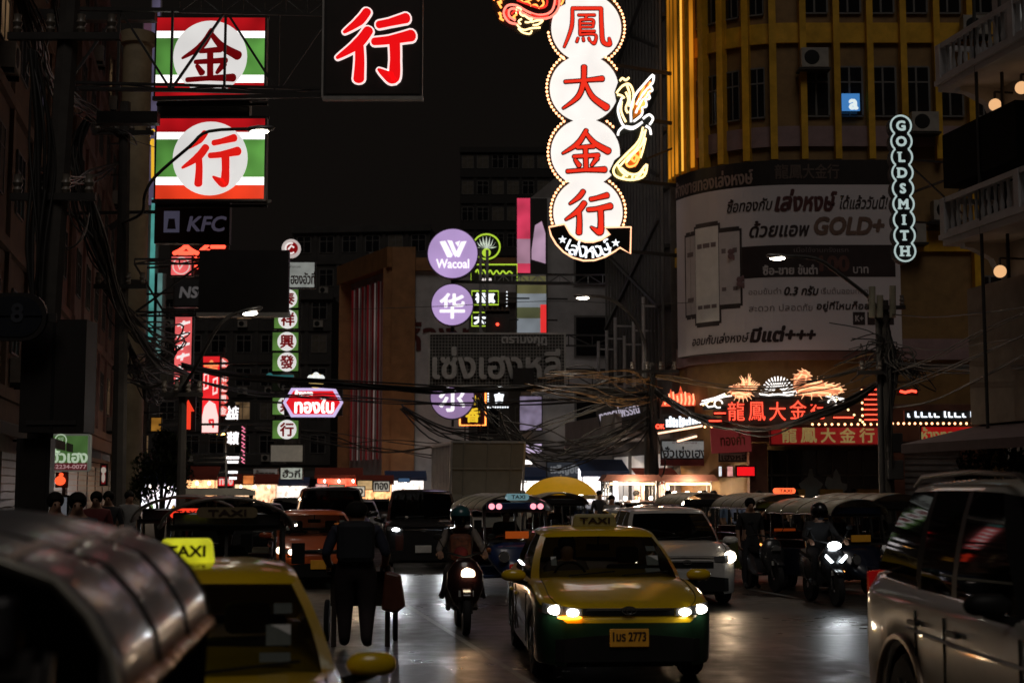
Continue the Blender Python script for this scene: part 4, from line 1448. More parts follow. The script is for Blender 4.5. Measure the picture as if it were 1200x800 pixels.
curve_text('lettering', 'ออมขั้นต่ำ', LC * .74, LC * .74 + .95, 8.02, .2, INK2)
curve_text('lettering', '0.3 กรัม', LC * .74 + 1.05, LC * .74 + 2.1, 8.02, .28, INK, .012, .2)
curve_text('lettering', 'เริ่มต้นออมทองได้', LC * .74 + 2.2, LC * .74 + 4.0, 8.02, .2, INK2)
curve_text('lettering', 'สะดวก ปลอดภัย', LC * .74, LC * .74 + 1.9, 7.5, .22, INK2)
curve_text('lettering', 'อยู่ที่ไหนก็ออมได้', LC * .74 + 2.05, LC * .74 + 4.35, 7.52, .32, INK, .008, .15)
curve_text('lettering', 'ออมกับเล่งหงษ์', LC * .28, LC * .28 + 2.0, 6.62, .32, INK, .006, .2)
curve_text('lettering', 'มีแต่+++', LC * .28 + 2.1, LC * .28 + 4.0, 6.68, .46, INK, .03, .2)
for s0, s1, z0, z1, m in ((.8, 1.35, 7.4, 10.1, 'phone_picture'), (1.25, 2.2, 7.1, 10.3, 'phone_picture'), (2.1, 2.85, 7.6, 10.05, 'phone_picture')):
    b = MB()
    wallstrip(b.mi(0), s0 + .07, s1 - .07, z0 - .07, z1 + .07, .441 + .004 * (s0 == 1.25), .006)
    wallstrip(b.mi(0), s0, s1, z0, z1, .442 + .004 * (s0 == 1.25), .006)
    wallstrip(b.mi(1), s0 + .06, s1 - .06, z0 + .08, z1 - .08, .45 + .004 * (s0 == 1.25), .006)
    wallstrip(b.mi(2), s0 + .14, s1 - .14, z0 + .5, z0 + .62, .454 + .004 * (s0 == 1.25), .003)
    wallstrip(b.mi(2), s0 + .14, s1 - .14, z1 - .75, z1 - .6, .454 + .004 * (s0 == 1.25), .003)
    b.build(m, [mat('phone rim print', (.06, .05, .05), .4), mat('phone screen print' if s0 == 1.25 else 'dim phone screen print', (.85, .84, .82) if s0 == 1.25 else (.6, .56, .57), .4, noise=.1), INK2], t, loc=o0)
for k in range(3):
    b = MB()
    s0 = (LC + 2.1 + k * .48) * KS
    wallstrip(b, s0, s0 + .4 * KS, 6.95, 7.35, .442, .007)
    b.build('app_icon', INK, t, loc=o0)
curve_text('lettering', 'K+', LC + 2.18, LC + 2.44, 7.15, .18, mat('pale ink', (.55, .5, .5), .5), .008, off=.452)
for s0, z in ((LC * .64, 9.25), (LC * .7, 8.35)):
    b = MB()
    p, a = plan(s0 * KS, .45)
    for k in range(5):
        b.ball((p.x + .12 * math.cos(k * 1.26), p.y, z + .12 * math.sin(k * 1.26)), .1, .012, .1, 8, 5)
    b.build('flower_print', mat('dusty rose ink', (.24, .13, .13), .5), t, loc=o0)

# ---- red and gold shop fascia
t, w_, h_ = sign('shop_fascia', 'red fascia board with gold Chinese characters over the dark gold shop entrance', (902, 499, 1040, 522), 44.4, face=mat('red lacquer', (.35, .02, .025), .4, em=(.4, .015, .015), es=.3), dep=.12, frame=mat('dark red edge paint', (.2, .02, .02), .5))  # board and gold characters get a glow of their own to look lit
for k, g in enumerate('龍鳳大金行'):
    x = (-.335 + .165 * k) * w_
    put_text(MB(), g, x, .02, h=.44, y=-.02, bold=.012, ext=.01).build('character', mat('gold leaf letters', (.55, .42, .16), .35, .3, em=(.5, .38, .14), es=.3), t)
# neon board above it, gently curved
t, w_, h_ = sign('neon_board', 'brown shaped board with red neon Chinese characters above the red fascia', (846, 465, 978, 497), 43.6, dep=.15, frame=mat('brown board', (.12, .09, .07), .6))
for k, g in enumerate('龍鳳大金行'):
    x = (-.36 + .183 * k) * w_ - .05
    put_text(MB(), g, x, -.02 + (.05 if k > 2 else 0), h=.56, w=.5, y=-.04).build('character', glow('red neon characters', (1, .07, .035), 2.2), t)
b = MB()
up = [(-w_ / 2 + w_ * i / 16, h_ / 2 + .16 * math.sin(PI * i / 16) + .02) for i in range(17)]
b.prism(up + [(w_ / 2, h_ / 2 - .02), (-w_ / 2, h_ / 2 - .02)], -.03, .12)
b.build('arched_top', mat('brown board', (.12, .09, .07), .6), t)
b = MB()
for x in (-w_ / 2 + .2, w_ / 2 - .2):
    b.bar((x, .1, -.3), (x, 1.2, -.3), .08)
b.build('bracket', STEEL, t)
# sun rays ornament
def px_thing(name, label, cat, x, y, Y):
    return thing(name, label, cat, at(x, y, Y))
YN = 43.4
t = px_thing('neon_sunburst', 'white neon half sun with rays above the red neon characters', 'neon figure', 912, 461, YN)
b = MB()
for k in range(15):
    a = R(8 + 164 * k / 14)
    b.bar((.2 * math.cos(a), 0, .2 * math.sin(a)), (.5 * math.cos(a), 0, .52 * math.sin(a)), .03)
b.build('ray', WHITE_E, t)
b = MB()
b.tube([(.17 * math.cos(R(a)), 0, .17 * math.sin(R(a))) for a in range(0, 181, 15)], .025, 5)
b.tube([(-.5, 0, -.02), (-.3, 0, -.05), (0, 0, -.02), (.3, 0, -.05), (.5, 0, -.02)], .025, 5)
for s_ in (-1, 1):
    b.tube([(s_ * (.5 + .06 * math.cos(R(a))), 0, .03 + .06 * math.sin(R(a))) for a in range(-90, 200, 30)], .022, 5)
b.build('base_curl', WHITE_E, t)
MB().box(-.55, .55, .05, .1, -.12, -.05).build('stand', STEEL, t)
def flames(t, out, m):
    n = len(out)
    cx, cz = sum(p[0] for p in out) / n, sum(p[1] for p in out) / n
    for i in range(n):
        for f in (.25, .75):
            a = Vector(out[i]).lerp(Vector(out[(i + 1) % n]), f)
            d = (a - Vector((cx, cz))).normalized()
            e = Vector((-d.y, d.x))
            MB().tube([(q.x, -.03, q.y) for q in (a - d * .06 - e * .03, a + e * .02, a + d * .1 + e * .05)], .018, 5, r1=.006).build('neon_tube', m, t)
def neon_bird(name, label, x, y, Y, sc2, flip, mats):
    t = px_thing(name, label, 'neon figure', x, y, Y)
    s_ = sc2 * (-1 if flip else 1)
    out = [(-.75, -.2), (-.7, .12), (-.42, .18), (-.2, .1), (-.12, .55), (.02, .3), (.25, .62), (.28, .25), (.42, .2), (.62, .12), (.48, .02), (.35, -.1), (.25, -.38), (-.05, -.5), (-.4, -.48)]
    MB().prism([(p[0] * s_, p[1] * sc2) for p in out], -.02, .03).build('body', mats[0], t)
    for L2 in ([(-.7, -.05), (-.3, .0), (.1, -.05), (.4, .1), (.58, .1)], [(-.12, .45), (-.05, .15), (.05, -.05)], [(.22, .5), (.2, .2), (.1, 0)], [(-.6, -.25), (-.3, -.2), (0, -.3), (.2, -.25)], [(-.4, -.4), (-.1, -.38)]):
        MB().tube([(p[0] * s_, -.04, p[1] * sc2) for p in L2], .03, 5).build('neon_tube', mats[1], t)
    flames(t, [(p[0] * s_, p[1] * sc2) for p in out], NP[1])
    MB().box(-.3, .3, .04, .1, -.62 * sc2, -.4 * sc2).build('stand', STEEL, t)
    return t
NP = (glow('peach neon body', (1, .36, .17), .75, .5, 4), glow('pale peach neon', (1, .5, .25), 1.7))
neon_bird('neon_phoenix', 'peach neon phoenix left of the white half sun', 873, 455, YN, .62, False, NP)
t = px_thing('neon_dragon', 'peach neon dragon right of the white half sun', 'neon figure', 955, 452, YN)
DO = [(-.65, -.05), (-.62, .3), (-.35, .5), (-.15, .4), (-.1, .12), (.15, .2), (.4, .05), (.75, .02), (.85, -.18), (.5, -.3), (0, -.32), (-.5, -.28)]
MB().prism(DO, -.02, .03).build('body', NP[0], t)
flames(t, DO, NP[1])
for L2 in ([(-.6, .1), (-.4, .35), (-.25, .3), (-.3, .05), (0, .08), (.2, .1)], [(-.5, -.15), (-.2, -.05), (.2, -.05), (.5, -.08), (.8, -.1)], [(-.4, -.24), (0, -.2), (.4, -.22)], [(.3, .0), (.45, .04), (.6, -.02)]):
    MB().tube([(p[0], -.04, p[1]) for p in L2], .03, 5).build('neon_tube', NP[1], t)
MB().box(-.3, .5, .04, .1, -.55, -.3).build('stand', STEEL, t)
t = px_thing('neon_ornament', 'fiery red neon crown ornament at the left end of the shop sign', 'neon figure', 797, 467, 47)
pts = [(-.62, -.25), (-.5, .0), (-.36, .08), (-.3, .32), (-.24, .12), (-.05, .18), (.02, .42), (.1, .16), (.3, .2), (.42, .05), (.6, -.22)]
MB().prism(pts, -.01, .03).build('body', glow('red glow body', (.9, .12, .05), .9, .5, 6), t)
for k in range(9):
    x = -.5 + k * .13
    MB().tube([(x, -.04, -.2), (x + .03, -.04, -.05), (x + .01, -.04, .1 + .06 * (k % 3))], .028, 5).build('neon_tube', glow('salmon neon', (1, .3, .15), 2.2), t)
MB().box(-.6, .6, .04, .1, -.5, -.25).build('stand', STEEL, t)
for k, (x, y, fl) in enumerate(((838, 469, 1), (979, 468, -1))):
    t = px_thing('neon_scroll', ('white neon scroll left of the peach phoenix', 'white neon scroll right of the peach dragon')[k], 'neon figure', x, y, YN)
    for L2 in ([(-.45, -.12), (-.1, 0), (.3, .12), (.5, .14)], [(-.4, -.02), (0, .08), (.3, .2)], [(.1 + .12 * math.cos(R(a)), -.1 + .12 * math.sin(R(a))) for a in range(0, 330, 30)], [(-.3, -.1), (-.2, -.2), (0, -.16)]):
        MB().tube([(p[0] * fl, 0, p[1]) for p in L2], .024, 5).build('neon_tube', WHITE_E, t)
    MB().box(-.35, .35, .05, .09, -.28, -.16).build('stand', STEEL, t)
# rows of bulbs along the canopy edges
def bulb_string(label, p, q, n, s_=0, r=.035, m=None):
    pts = sag(p, q, s_, n - 1)
    t = thing('bulb_string', label, 'string lights', pts[0], 0, 'bulb strings over the gold shop')
    o0 = -pts[0]
    b = MB()
    b.tube([x + o0 + Vector((0, 0, .05)) for x in pts], .012, 4)
    b.build('wire', BLACK, t)
    bb = MB()
    bb.ball((0, 0, 0), r, n=8, m=6)
    first = None
    for x in pts:
        if first is None:
            first = bb.build('bulb', m or PEACH, t, smooth=80)
            o = first
        else:
            o = first.copy()
            col.objects.link(o)
            o.parent = t
        o.location = x + o0
BULB = glow('amber bulb', (1, .42, .18), 5)
bulb_string('row of amber bulbs under the red neon board', at(952, 497, 43.2), at(1036, 497, 43.2), 12, m=BULB)
bulb_string('row of amber bulbs at the right end of the shop canopy', at(1046, 496, 42.6), at(1160, 496, 41.5), 18, m=BULB)
bulb_string('row of amber bulbs at the left end of the shop canopy', at(826, 500, 45.5), at(858, 499, 44), 5, m=BULB)
bulb_string('slanting bulbs from the white scroll down to the canopy', at(973, 462, 43.3), at(1008, 492, 43.2), 6, m=YELN)
bulb_string('bulbs along the left white scroll', at(824, 474, 44), at(850, 463, 43.4), 6, m=YELN)
# stacked red neon bars beside the pole
t, w_, h_ = sign('neon_sign', 'dark panel of stacked red neon bars behind the utility pole', (1010, 453, 1046, 494), 43.2, dep=.1)
for k in range(7):
    z = h_ / 2 - .08 - k * .15
    MB().bar((-w_ * .42, -.03, z), (w_ * (.42 if k % 2 else .3), -.03, z), .035).build('neon_bar', REDN, t)
b = MB()
for k in range(6):
    b.ball((-w_ / 2, -.04, h_ / 2 - .1 - k * .19), .035, n=6, m=4)
b.build('bulb_row', BULB, t)
MB().bar((0, .1, 0), (0, 1.2, 0), .08).build('bracket', STEEL, t)
t, w_, h_ = sign('neon_sign', 'small red neon tail right of the utility pole', (1052, 455, 1076, 463), 43, dep=.06)
MB().tube([(-w_ * .4, -.04, .02), (-.1, -.04, -.02), (.1, -.04, .03), (w_ * .4, -.04, 0)], .04, 5).build('neon_bar', REDN, t)
MB().bar((0, .05, 0), (0, 1.2, 0), .06).build('bracket', STEEL, t)
for k, (x0, x1, y) in enumerate(((975, 1001, 489), (836, 851, 484), (830, 846, 493))):
    t, w_, h_ = sign('neon_bar_sign', ('red neon bar right of the neon board', 'upper red neon bar left of the neon board', 'lower red neon bar left of the neon board')[k], (x0, y - 3, x1, y + 3), 43.6, dep=.06, group='red neon bars beside the board')
    MB().bar((-w_ * .45, -.03, 0), (w_ * .45, -.03, 0), .04).build('neon_bar', REDN, t)
    MB().bar((0, .05, 0), (0, .9, 0), .06).build('bracket', STEEL, t)
# white and red signs right of the pole
t, w_, h_ = sign('neon_sign', 'row of white neon letters under the bulbs at the right', (1060, 481, 1162, 494), 41.8, dep=.1)
b = MB()
x = -w_ / 2 + .1
for k in range(16):
    ww = .05 + .11 * ((k * 7) % 5) / 4
    hh = .1 + .06 * ((k * 3) % 4) / 3
    b.bar((x, -.03, -.02), (x, -.03, hh - .02), .04)
    b.bar((x, -.03, -.02), (x + ww, -.03, -.02), .035)
    x += ww + (.07 if k % 4 else .16)
b.build('lettering', glow('cool white neon', (.85, .92, 1), 1.8), t)
MB().bar((0, .1, 0), (0, 1.5, 0), .06).build('bracket', STEEL, t)
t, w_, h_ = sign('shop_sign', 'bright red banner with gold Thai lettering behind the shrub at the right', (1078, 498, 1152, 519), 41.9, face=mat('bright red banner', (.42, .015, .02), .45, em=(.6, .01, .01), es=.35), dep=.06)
put_text(MB(), 'ห้างทอง', -.3, 0, w=w_ * .62, h=h_ * .75, y=-.02, bold=.012).build('lettering', mat('gold leaf letters', (.55, .42, .16), .35, .3), t)
MB().bar((0, .06, 0), (0, 1.5, 0), .06).build('bracket', STEEL, t)
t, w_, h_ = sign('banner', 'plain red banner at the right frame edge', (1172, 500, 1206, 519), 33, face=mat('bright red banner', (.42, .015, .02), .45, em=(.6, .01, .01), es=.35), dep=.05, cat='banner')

# ---- left part of the corner: awning light, pale sign, tilted red banner
t, w_, h_ = sign('shop_sign', 'pale blue grey board with black Thai lettering over the bright stall', (774, 515, 831, 538), 46.6, face=mat('pale grey board', (.42, .47, .48), .5, em=(.4, .46, .48), es=.22), dep=.1)
put_text(MB(), 'ฮั่วเซ่งเฮง', 0, -.08, w=w_ * .88, h=h_ * .55, y=-.02, bold=.01).build('lettering', mat('black sign ink', (.02, .02, .02), .5), t)
put_text(MB(), 'ห้างขายทอง', 0, h_ * .36, w=w_ * .5, h=.09, y=-.02).build('small_lettering', mat('dark red ink', (.15, .03, .03), .5), t)
MB().box(-w_ / 2, w_ / 2, -.02, .1, -h_ / 2 - .2, -h_ / 2 - .004).build('red_strip', mat('dark red strip', (.16, .03, .035), .5), t)
MB().bar((0, .1, 0), (0, 1.6, 0), .06).build('bracket', STEEL, t)
t, w_, h_ = sign('neon_sign', 'white blocky neon lettering under the fiery crown', (778, 489, 820, 501), 46.2, dep=.1)
b = MB()
for k in range(11):
    x = -w_ / 2 + .1 + k * w_ / 11
    b.box(x - .035, x + .035, -.05, -.003, -.14, .1 + .05 * ((k * 5) % 3))
    if k % 2 == 0:
        b.box(x, x + .08, -.045, -.006, -.13, -.07)
        b.box(x, x + .08, -.045, -.006, .03, .09)
b.build('lettering', glow('cool white neon', (.85, .92, 1), 1.8), t)
MB().bar((0, .1, 0), (0, 1.5, 0), .06).build('bracket', STEEL, t)
t, w_, h_ = sign('neon_sign', 'small red neon word left of the white blocky lettering', (768, 496, 779, 503), 46.2, dep=.08)
put_text(MB(), 'OK', 0, 0, w=w_ * .9, h=h_ * .7, y=-.02, bold=.012).build('lettering', REDN, t)
MB().bar((0, .1, 0), (0, 1.5, 0), .05).build('bracket', STEEL, t)
for k, (p, q) in enumerate((((769, 508), (822, 499)), ((786, 519), (816, 511)))):
    a, c = at(*p, 47), at(*q, 45.6)
    t = thing('tube_lamp', ('long peach tube light along the corner canopy edge', 'short cream tube light under the corner canopy')[k], 'lamp', a)
    MB().bar((0, 0, 0), c - a, .05).build('tube', glow('peach tube', (1, .6, .38), 2.2), t)
    MB().bar((0, .05, .06), c - a + Vector((0, .05, .06)), .07).build('batten', GALV, t)
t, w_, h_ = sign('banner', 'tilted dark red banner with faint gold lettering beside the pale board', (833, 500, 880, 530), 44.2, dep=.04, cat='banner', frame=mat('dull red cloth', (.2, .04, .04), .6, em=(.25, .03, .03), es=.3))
t.rotation_euler.y = R(-3)
put_text(MB(), 'ทองคำ', .05, .0, w=w_ * .6, h=h_ * .45, y=-.01, bold=.006).build('lettering', mat('faint gold print', (.3, .17, .06), .5), t)
MB().bar((0, .05, h_ / 2), (0, 1.0, h_ / 2 + .2), .04).build('hanger', STEEL, t)
t, w_, h_ = sign('shop_sign', 'small grey board with dark lettering under the tilted red banner', (842, 529, 878, 541), 45, face=mat('grey board', (.22, .24, .23), .5), dep=.06)
put_text(MB(), 'เฮงหลี', 0, 0, w=w_ * .8, h=h_ * .6, y=-.02, bold=.008).build('lettering', mat('black sign ink', (.02, .02, .02), .5), t)
t, w_, h_ = sign('screen', 'bright red glowing screen in the shop left of the entrance', (862, 545, 886, 559), 44.5, face=glow('red screen', (.95, .01, .015), .9), dep=.06, cat='screen')
for k, (x0, x1) in enumerate(((842, 846), (852, 859))):
    t, w_, h_ = sign('light_box_sign', ('slim white lit panel left of the red screen', 'red and white lit panel left of the red screen')[k], (x0, 546, x1, 558), 44.5, face=glow('white panel' if not k else 'red white panel', ((.9, .9, .92), (.8, .35, .32))[k], .8, .4, 8), dep=.06, cat='panel', fw=.01)

# ---- mesh board (centre) with silver Thai letters
t, w_, h_ = sign('mesh_billboard', 'large unlit wire mesh board with silver Thai lettering in mid street', (503, 391, 662, 452), 54, dep=.5, frame=mat('dark mesh backing', (.05, .047, .044), .7))
b = MB()
for k in range(44):
    x = -w_ / 2 + w_ * k / 43
    b.box(x - .014, x + .014, -.06, -.035, -h_ / 2, h_ / 2)
for k in range(17):
    z = -h_ / 2 + h_ * k / 16
    b.box(-w_ / 2, w_ / 2, -.034, -.008, z - .014, z + .014)
b.build('mesh', mat('galvanised mesh', (.3, .29, .27), .5, .4), t)
put_text(MB(), 'เซ่งเฮงหลี', -.02, -.12, w=w_ * .93, h=1.15, y=-.14, bold=.035, ext=.05).build('lettering', mat('silver letters', (.55, .54, .52), .5, .1), t)
put_text(MB(), 'ตรามงกุฎ', w_ * .2, h_ * .35, w=w_ * .33, h=.34, y=-.12, bold=.014, ext=.03).build('small_lettering', mat('silver letters', (.55, .54, .52), .5, .1), t)
b = MB()
for z in (-h_ / 2, h_ / 2):
    b.bar((-w_ / 2 - .04, -.06, z), (w_ / 2 + .04, -.06, z), .07)
for x in (-w_ / 2, w_ / 2):
    b.bar((x, -.062, -h_ / 2), (x, -.062, h_ / 2), .07)
b.build('trim', mat('pale metal trim', (.55, .53, .5), .4, .3), t)
b = MB()
truss(b, (0, .55, -.9), (7.2, .9, -.9), .5, .04, 8)
truss(b, (0, .55, .6), (7.2, .9, .6), .4, .04, 8)
b.build('bracket', STEEL, t)
t, w_, h_ = sign('crate_box', 'black box fixed over the lower edge of the wire mesh board', (601, 431, 626, 452), 53.6, dep=.2, cat='box')
b = MB()
b.bar((0, .05, -h_ / 2), (0, .3, -h_ / 2 - .1), .06)
b.build('clip', STEEL, t)
a = at(580, 333, 60)
b = MB()
truss(b, (0, 0, 0), at(640, 333, 60) - a, .38, .035, 6)
truss(b, at(640, 333, 60) - a, at(742, 333, 56) - a, .38, .035, 6)
tag(b.build('lattice_beam', GALV, None, loc=a), 'pale lattice beam running right from the green neon signs', 'beam', 'lattice beams in mid street')
b = MB()
for x in (563, 571):
    b.bar(at(x, 410, 60) - a, at(x, 293, 60) - a, .12)
for k in range(8):
    y = 300 + k * 14
    b.bar(at(563, y, 60) - a, at(571, y + 14, 60) - a, .05)
b.bar(at(567, 330, 60) - a, at(585, 330, 60) - a, .08)
tag(b.build('lattice_mast', GALV, None, loc=a), 'upright twin bar mast behind the purple discs', 'mast')

# ---- purple discs
PUR = glow('lilac light box', (.50, .34, .66), .85, .12, .8)
c2 = at(530, 480, 58)
for k, (x, y, r, s_, lab) in enumerate(((530.5, 297, 29, None, 'topmost and largest lilac disc with white emblem and brand lettering'), (530, 357, 24, '华', 'lilac disc with a white character right above the wire mesh board'),
                                        (530, 414, 24, '歌', 'lilac disc mostly hidden behind the wire mesh board'), (530, 465, 25, '尔', 'lowest lilac disc hanging below the wire mesh board'))):
    q = at(x, y, 58)
    t = thing('round_sign', lab, 'sign', q, 0, 'lilac discs in mid street')
    rr = r * 58 / F * 1.01
    b = MB()
    b.disc(0, 0, rr * 1.05, 0, .35, 48)
    b.build('drum', mat('dark lilac drum', (.1, .07, .13), .5), t)
    b = MB()
    b.disc(0, 0, rr, -.02, -.004, 48)
    b.build('face', PUR if k < 2 else glow('dimmer lilac light box', (.42, .27, .52), .6, .15, .8), t)
    LW = glow('soft white print', (1, .96, 1), 1.05)
    if s_:
        put_text(MB(), s_, 0, -.05, h=rr * 1.2, y=-.03, bold=.028).build('character', LW, t)
    else:
        b = MB()
        def leaf(pts):
            b.prism([(p[0] * rr, p[1] * rr + .06) for p in pts], -.04, -.022)
        leaf([(-.53, .42), (-.3, .45), (.0, -.12), (-.05, -.22), (-.22, -.22)])
        leaf([(-.22, .48), (-.02, .45), (.2, -.1), (.12, -.22), (.03, -.1)])
        leaf([(.56, .44), (.34, .42), (.12, -.05), (.2, -.22), (.28, -.2)])
        leaf([(.1, .38), (.3, .46), (.22, .2)])
        b.build('emblem', LW, t)
        put_text(MB(), 'Wacoal', 0, -rr * .42, w=rr * 1.32, h=rr * .36, y=-.03, bold=.012).build('lettering', LW, t)
    MB().bar((0, .5, rr), (0, .5, -rr - .3), .1).build('post', STEEL, t)
b = MB()
for y in (330, 432):
    z = at(530, y, 58.8).z
    b.bar((0, 0, z), (9.0, 1.0, z), .12)
p = at(530, 480, 58.8)
b.tube([(0, 0, at(530, 490, 58.8).z), (0, 0, at(530, 268, 58.8).z)], .08, 8)
tag(b.build('sign_gantry', STEEL, None, loc=(p.x, p.y, 0)), 'dark post and arms behind the lilac discs', 'gantry')

# ---- lime neon signs behind the purple discs
c = at(570, 289, 66)
t = thing('round_sign', 'lime neon ring with a white leaf rosette beside the topmost lilac disc', 'sign', c)
b = MB()
b.tube([(.62 * math.cos(a * PI / 16), 0, .58 * math.sin(a * PI / 16)) for a in range(32)], .04, 6, True)
b.build('ring', LIME, t)
b = MB()
for k in range(9):
    a = R(10 + 160 * k / 8)
    b.prism([(.0, -.1), (.36 * math.cos(a) - .05 * math.sin(a), -.1 + .5 * math.sin(a) * .5), (.5 * math.cos(a), -.1 + .62 * math.sin(a)), (.3 * math.cos(a) + .05 * math.sin(a), -.1 + .2 * math.sin(a))], -.02 - k * .002, .0)
b.build('leaf', glow('pale leaf light', (.75, .85, .7), .75), t)
b = MB()
b.disc(0, -.28, .2, -.03, .01, 18)
b.build('base', LIME, t)
MB().disc(0, 0, .68, .05, .2, 32).build('backing', BLACK, t)
for k, (r, s_, lab) in enumerate((((552, 310, 606, 331), 'wavy', 'lime outlined neon sign with script behind the lilac discs'), ((553, 341, 584, 357), '福氣', 'upper lime square neon sign with white characters'), ((553, 366, 572, 382), '大', 'lower lime square neon sign half hidden by the mast'))):
    t, w_, h_ = sign('neon_sign', lab, r, 66.2, dep=.1, group='lime neon signs in mid street')
    b = MB()
    b.tube([(-w_ / 2, -.03, -h_ / 2), (w_ / 2, -.03, -h_ / 2), (w_ / 2, -.03, h_ / 2), (-w_ / 2, -.03, h_ / 2)], .035, 5, True)
    b.build('outline', LIME, t)
    if k == 0:
        b = MB()
        b.tube([(-w_ * .4 + w_ * .8 * i / 40, -.04, .05 + .14 * math.sin(i * .9) * (1 - i / 60)) for i in range(41)], .035, 5)
        b.build('script', LIME, t)
        put_text(MB(), 'AMB', -.35, -h_ * .36, w=w_ * .22, h=.15, y=-.03, bold=.01).build('lettering', glow('white strokes', (1, .9, .88), .9), t)
    else:
        put_text(MB(), s_, 0, 0, w=w_ * .7, h=h_ * .68, y=-.03, bold=.03).build('lettering', glow('cool white letter', (.9, .95, 1), 1.6), t)
    MB().bar((w_ / 2, .05, 0), (w_ / 2 + 3.2, .4, 0), .07).build('bracket', STEEL, t)
# crown ornament on the mesh board, orange sign, white small signs
t, w_, h_ = sign('crown_ornament', 'dark crown ornament on top of the wire mesh board', (569, 364, 597, 390), 54.2, dep=.12, cat='ornament', frame=STEEL)
b = MB()
for k in range(5):
    x = -.36 + .18 * k
    b.prism([(x - .1, .3), (x, .62), (x + .1, .3)], 0, .1)
b.build('spike', mat('dull bronze', (.12, .08, .05), .5, .4), t)
MB().ball((0, -.05, -.1), .06).build('red_gem', REDN, t)
t, w_, h_ = sign('neon_sign', 'orange framed neon sign with yellow characters under the lowest lilac disc', (539, 456, 569, 498), 64, dep=.12, face=mat('dark maroon face', (.06, .008, .012), .5))
MB().tube([(-w_ / 2, -.04, -h_ / 2), (w_ / 2, -.04, -h_ / 2), (w_ / 2, -.04, h_ / 2), (-w_ / 2, -.04, h_ / 2)], .05, 6, True).build('outline', ORN, t)
put_text(MB(), '香', 0, -.35, h=.6, y=-.03, bold=.025).build('character', glow('yellow character', (.85, .55, .03), 1.0), t)
put_text(MB(), '小', .1, .3, h=.4, y=-.03, bold=.02).build('character', glow('yellow character', (.85, .55, .03), 1.0), t)
b = MB()
b.bar((-w_ * .3, .05, -h_ / 2), (-w_ * .3, .05, -h_ / 2 - 2), .06)
b.bar((w_ * .3, .05, -h_ / 2), (w_ * .3, .05, -h_ / 2 - 2), .06)
b.build('leg', STEEL, t)
t, w_, h_ = sign('neon_sign', 'small white bulb framed neon sign under the wire mesh board', (572, 458, 595, 477), 66, dep=.1)
b = MB()
for k in range(9):
    b.ball((-w_ / 2 + w_ * k / 8, -.05, -h_ / 2), .04, n=6, m=4)
for k in range(1, 6):
    b.ball((-w_ / 2, -.05, -h_ / 2 + h_ * k / 6), .04, n=6, m=4)
b.build('bulb_row', glow('cool white letter', (.9, .95, 1), 1.6), t)
put_text(MB(), '吉', .05, .05, h=.42, y=-.03, bold=.03).build('character', glow('cool white letter', (.9, .95, 1), 1.6), t)
MB().ball((.1, -.08, h_ / 2 + .12), .1).build('lamp', glow('white spot lamp', (.95, 1, 1), 8), t)
MB().bar((w_ / 2, .05, 0), (w_ / 2 + 2.5, .4, 0), .07).build('bracket', STEEL, t)
for k, (x, y) in enumerate(((572, 352), (572, 376))):
    b = MB()
    for i in range(8):
        b.ball((0, 0, -i * .16), .03, n=6, m=4)
    tag(b.build('bulb_strip', glow('cool white letter', (.9, .95, 1), 1.6), None, loc=at(594 - k * 20, y - 10, 65)), ('upright strip of white bulbs beside the upper lime square sign', 'upright strip of white bulbs beside the lower lime square sign')[k], 'string lights', 'white bulb strips in mid street')

# ---- pink lit pylon banner
c, w_, h_ = rect(606, 232, 640, 392, 66.4)
t = thing('lit_banner', 'tall curved pink lilac and green lit banner on the grey building edge', 'banner', c)
MB().box(-w_ / 2 - .06, w_ / 2 + .06, .02, .5, -h_ / 2, h_ / 2).build('cabinet', DARKBOX, t)
bands = ((.5, .2, (.75, .05, .12), .75), (.2, .02, (.55, .3, .42), .6), (.02, -.06, (.75, .05, .12), .7), (-.06, -.2, (.16, .15, .06), .5), (-.2, -.3, (.32, .36, .4), .5), (-.3, -.38, (.12, .13, .06), .5), (-.38, -.5, (.32, .36, .4), .5))
for k, (a0, a1, c_, s_) in enumerate(bands):
    b = MB()
    x0, x1 = -w_ / 2, w_ / 2
    if k < 3:
        x1 = -w_ / 2 + w_ * (.45 + .0 * k)
    b.box(x0, x1, -.02 - .002 * k, .018, a1 * h_, a0 * h_)
    b.build('lit_panel', glow('banner light %d' % k, c_, s_, .3, 1), t)
b = MB()
b.prism([(w_ * .0, h_ * .12), (w_ * .12, h_ * .3), (w_ * .35, h_ * .33), (w_ * .48, h_ * .24), (w_ * .48, h_ * .02), (w_ * .0, h_ * .05)], -.03, .018)
b.build('oval_panel', glow('lilac oval', (.55, .35, .5), .7, .3, 1), t)
MB().box(w_ * .3, w_ * .5, -.04, .018, -h_ * .5, -h_ * .28).build('red_strip', glow('red strip light', (.8, .03, .03), .9), t)

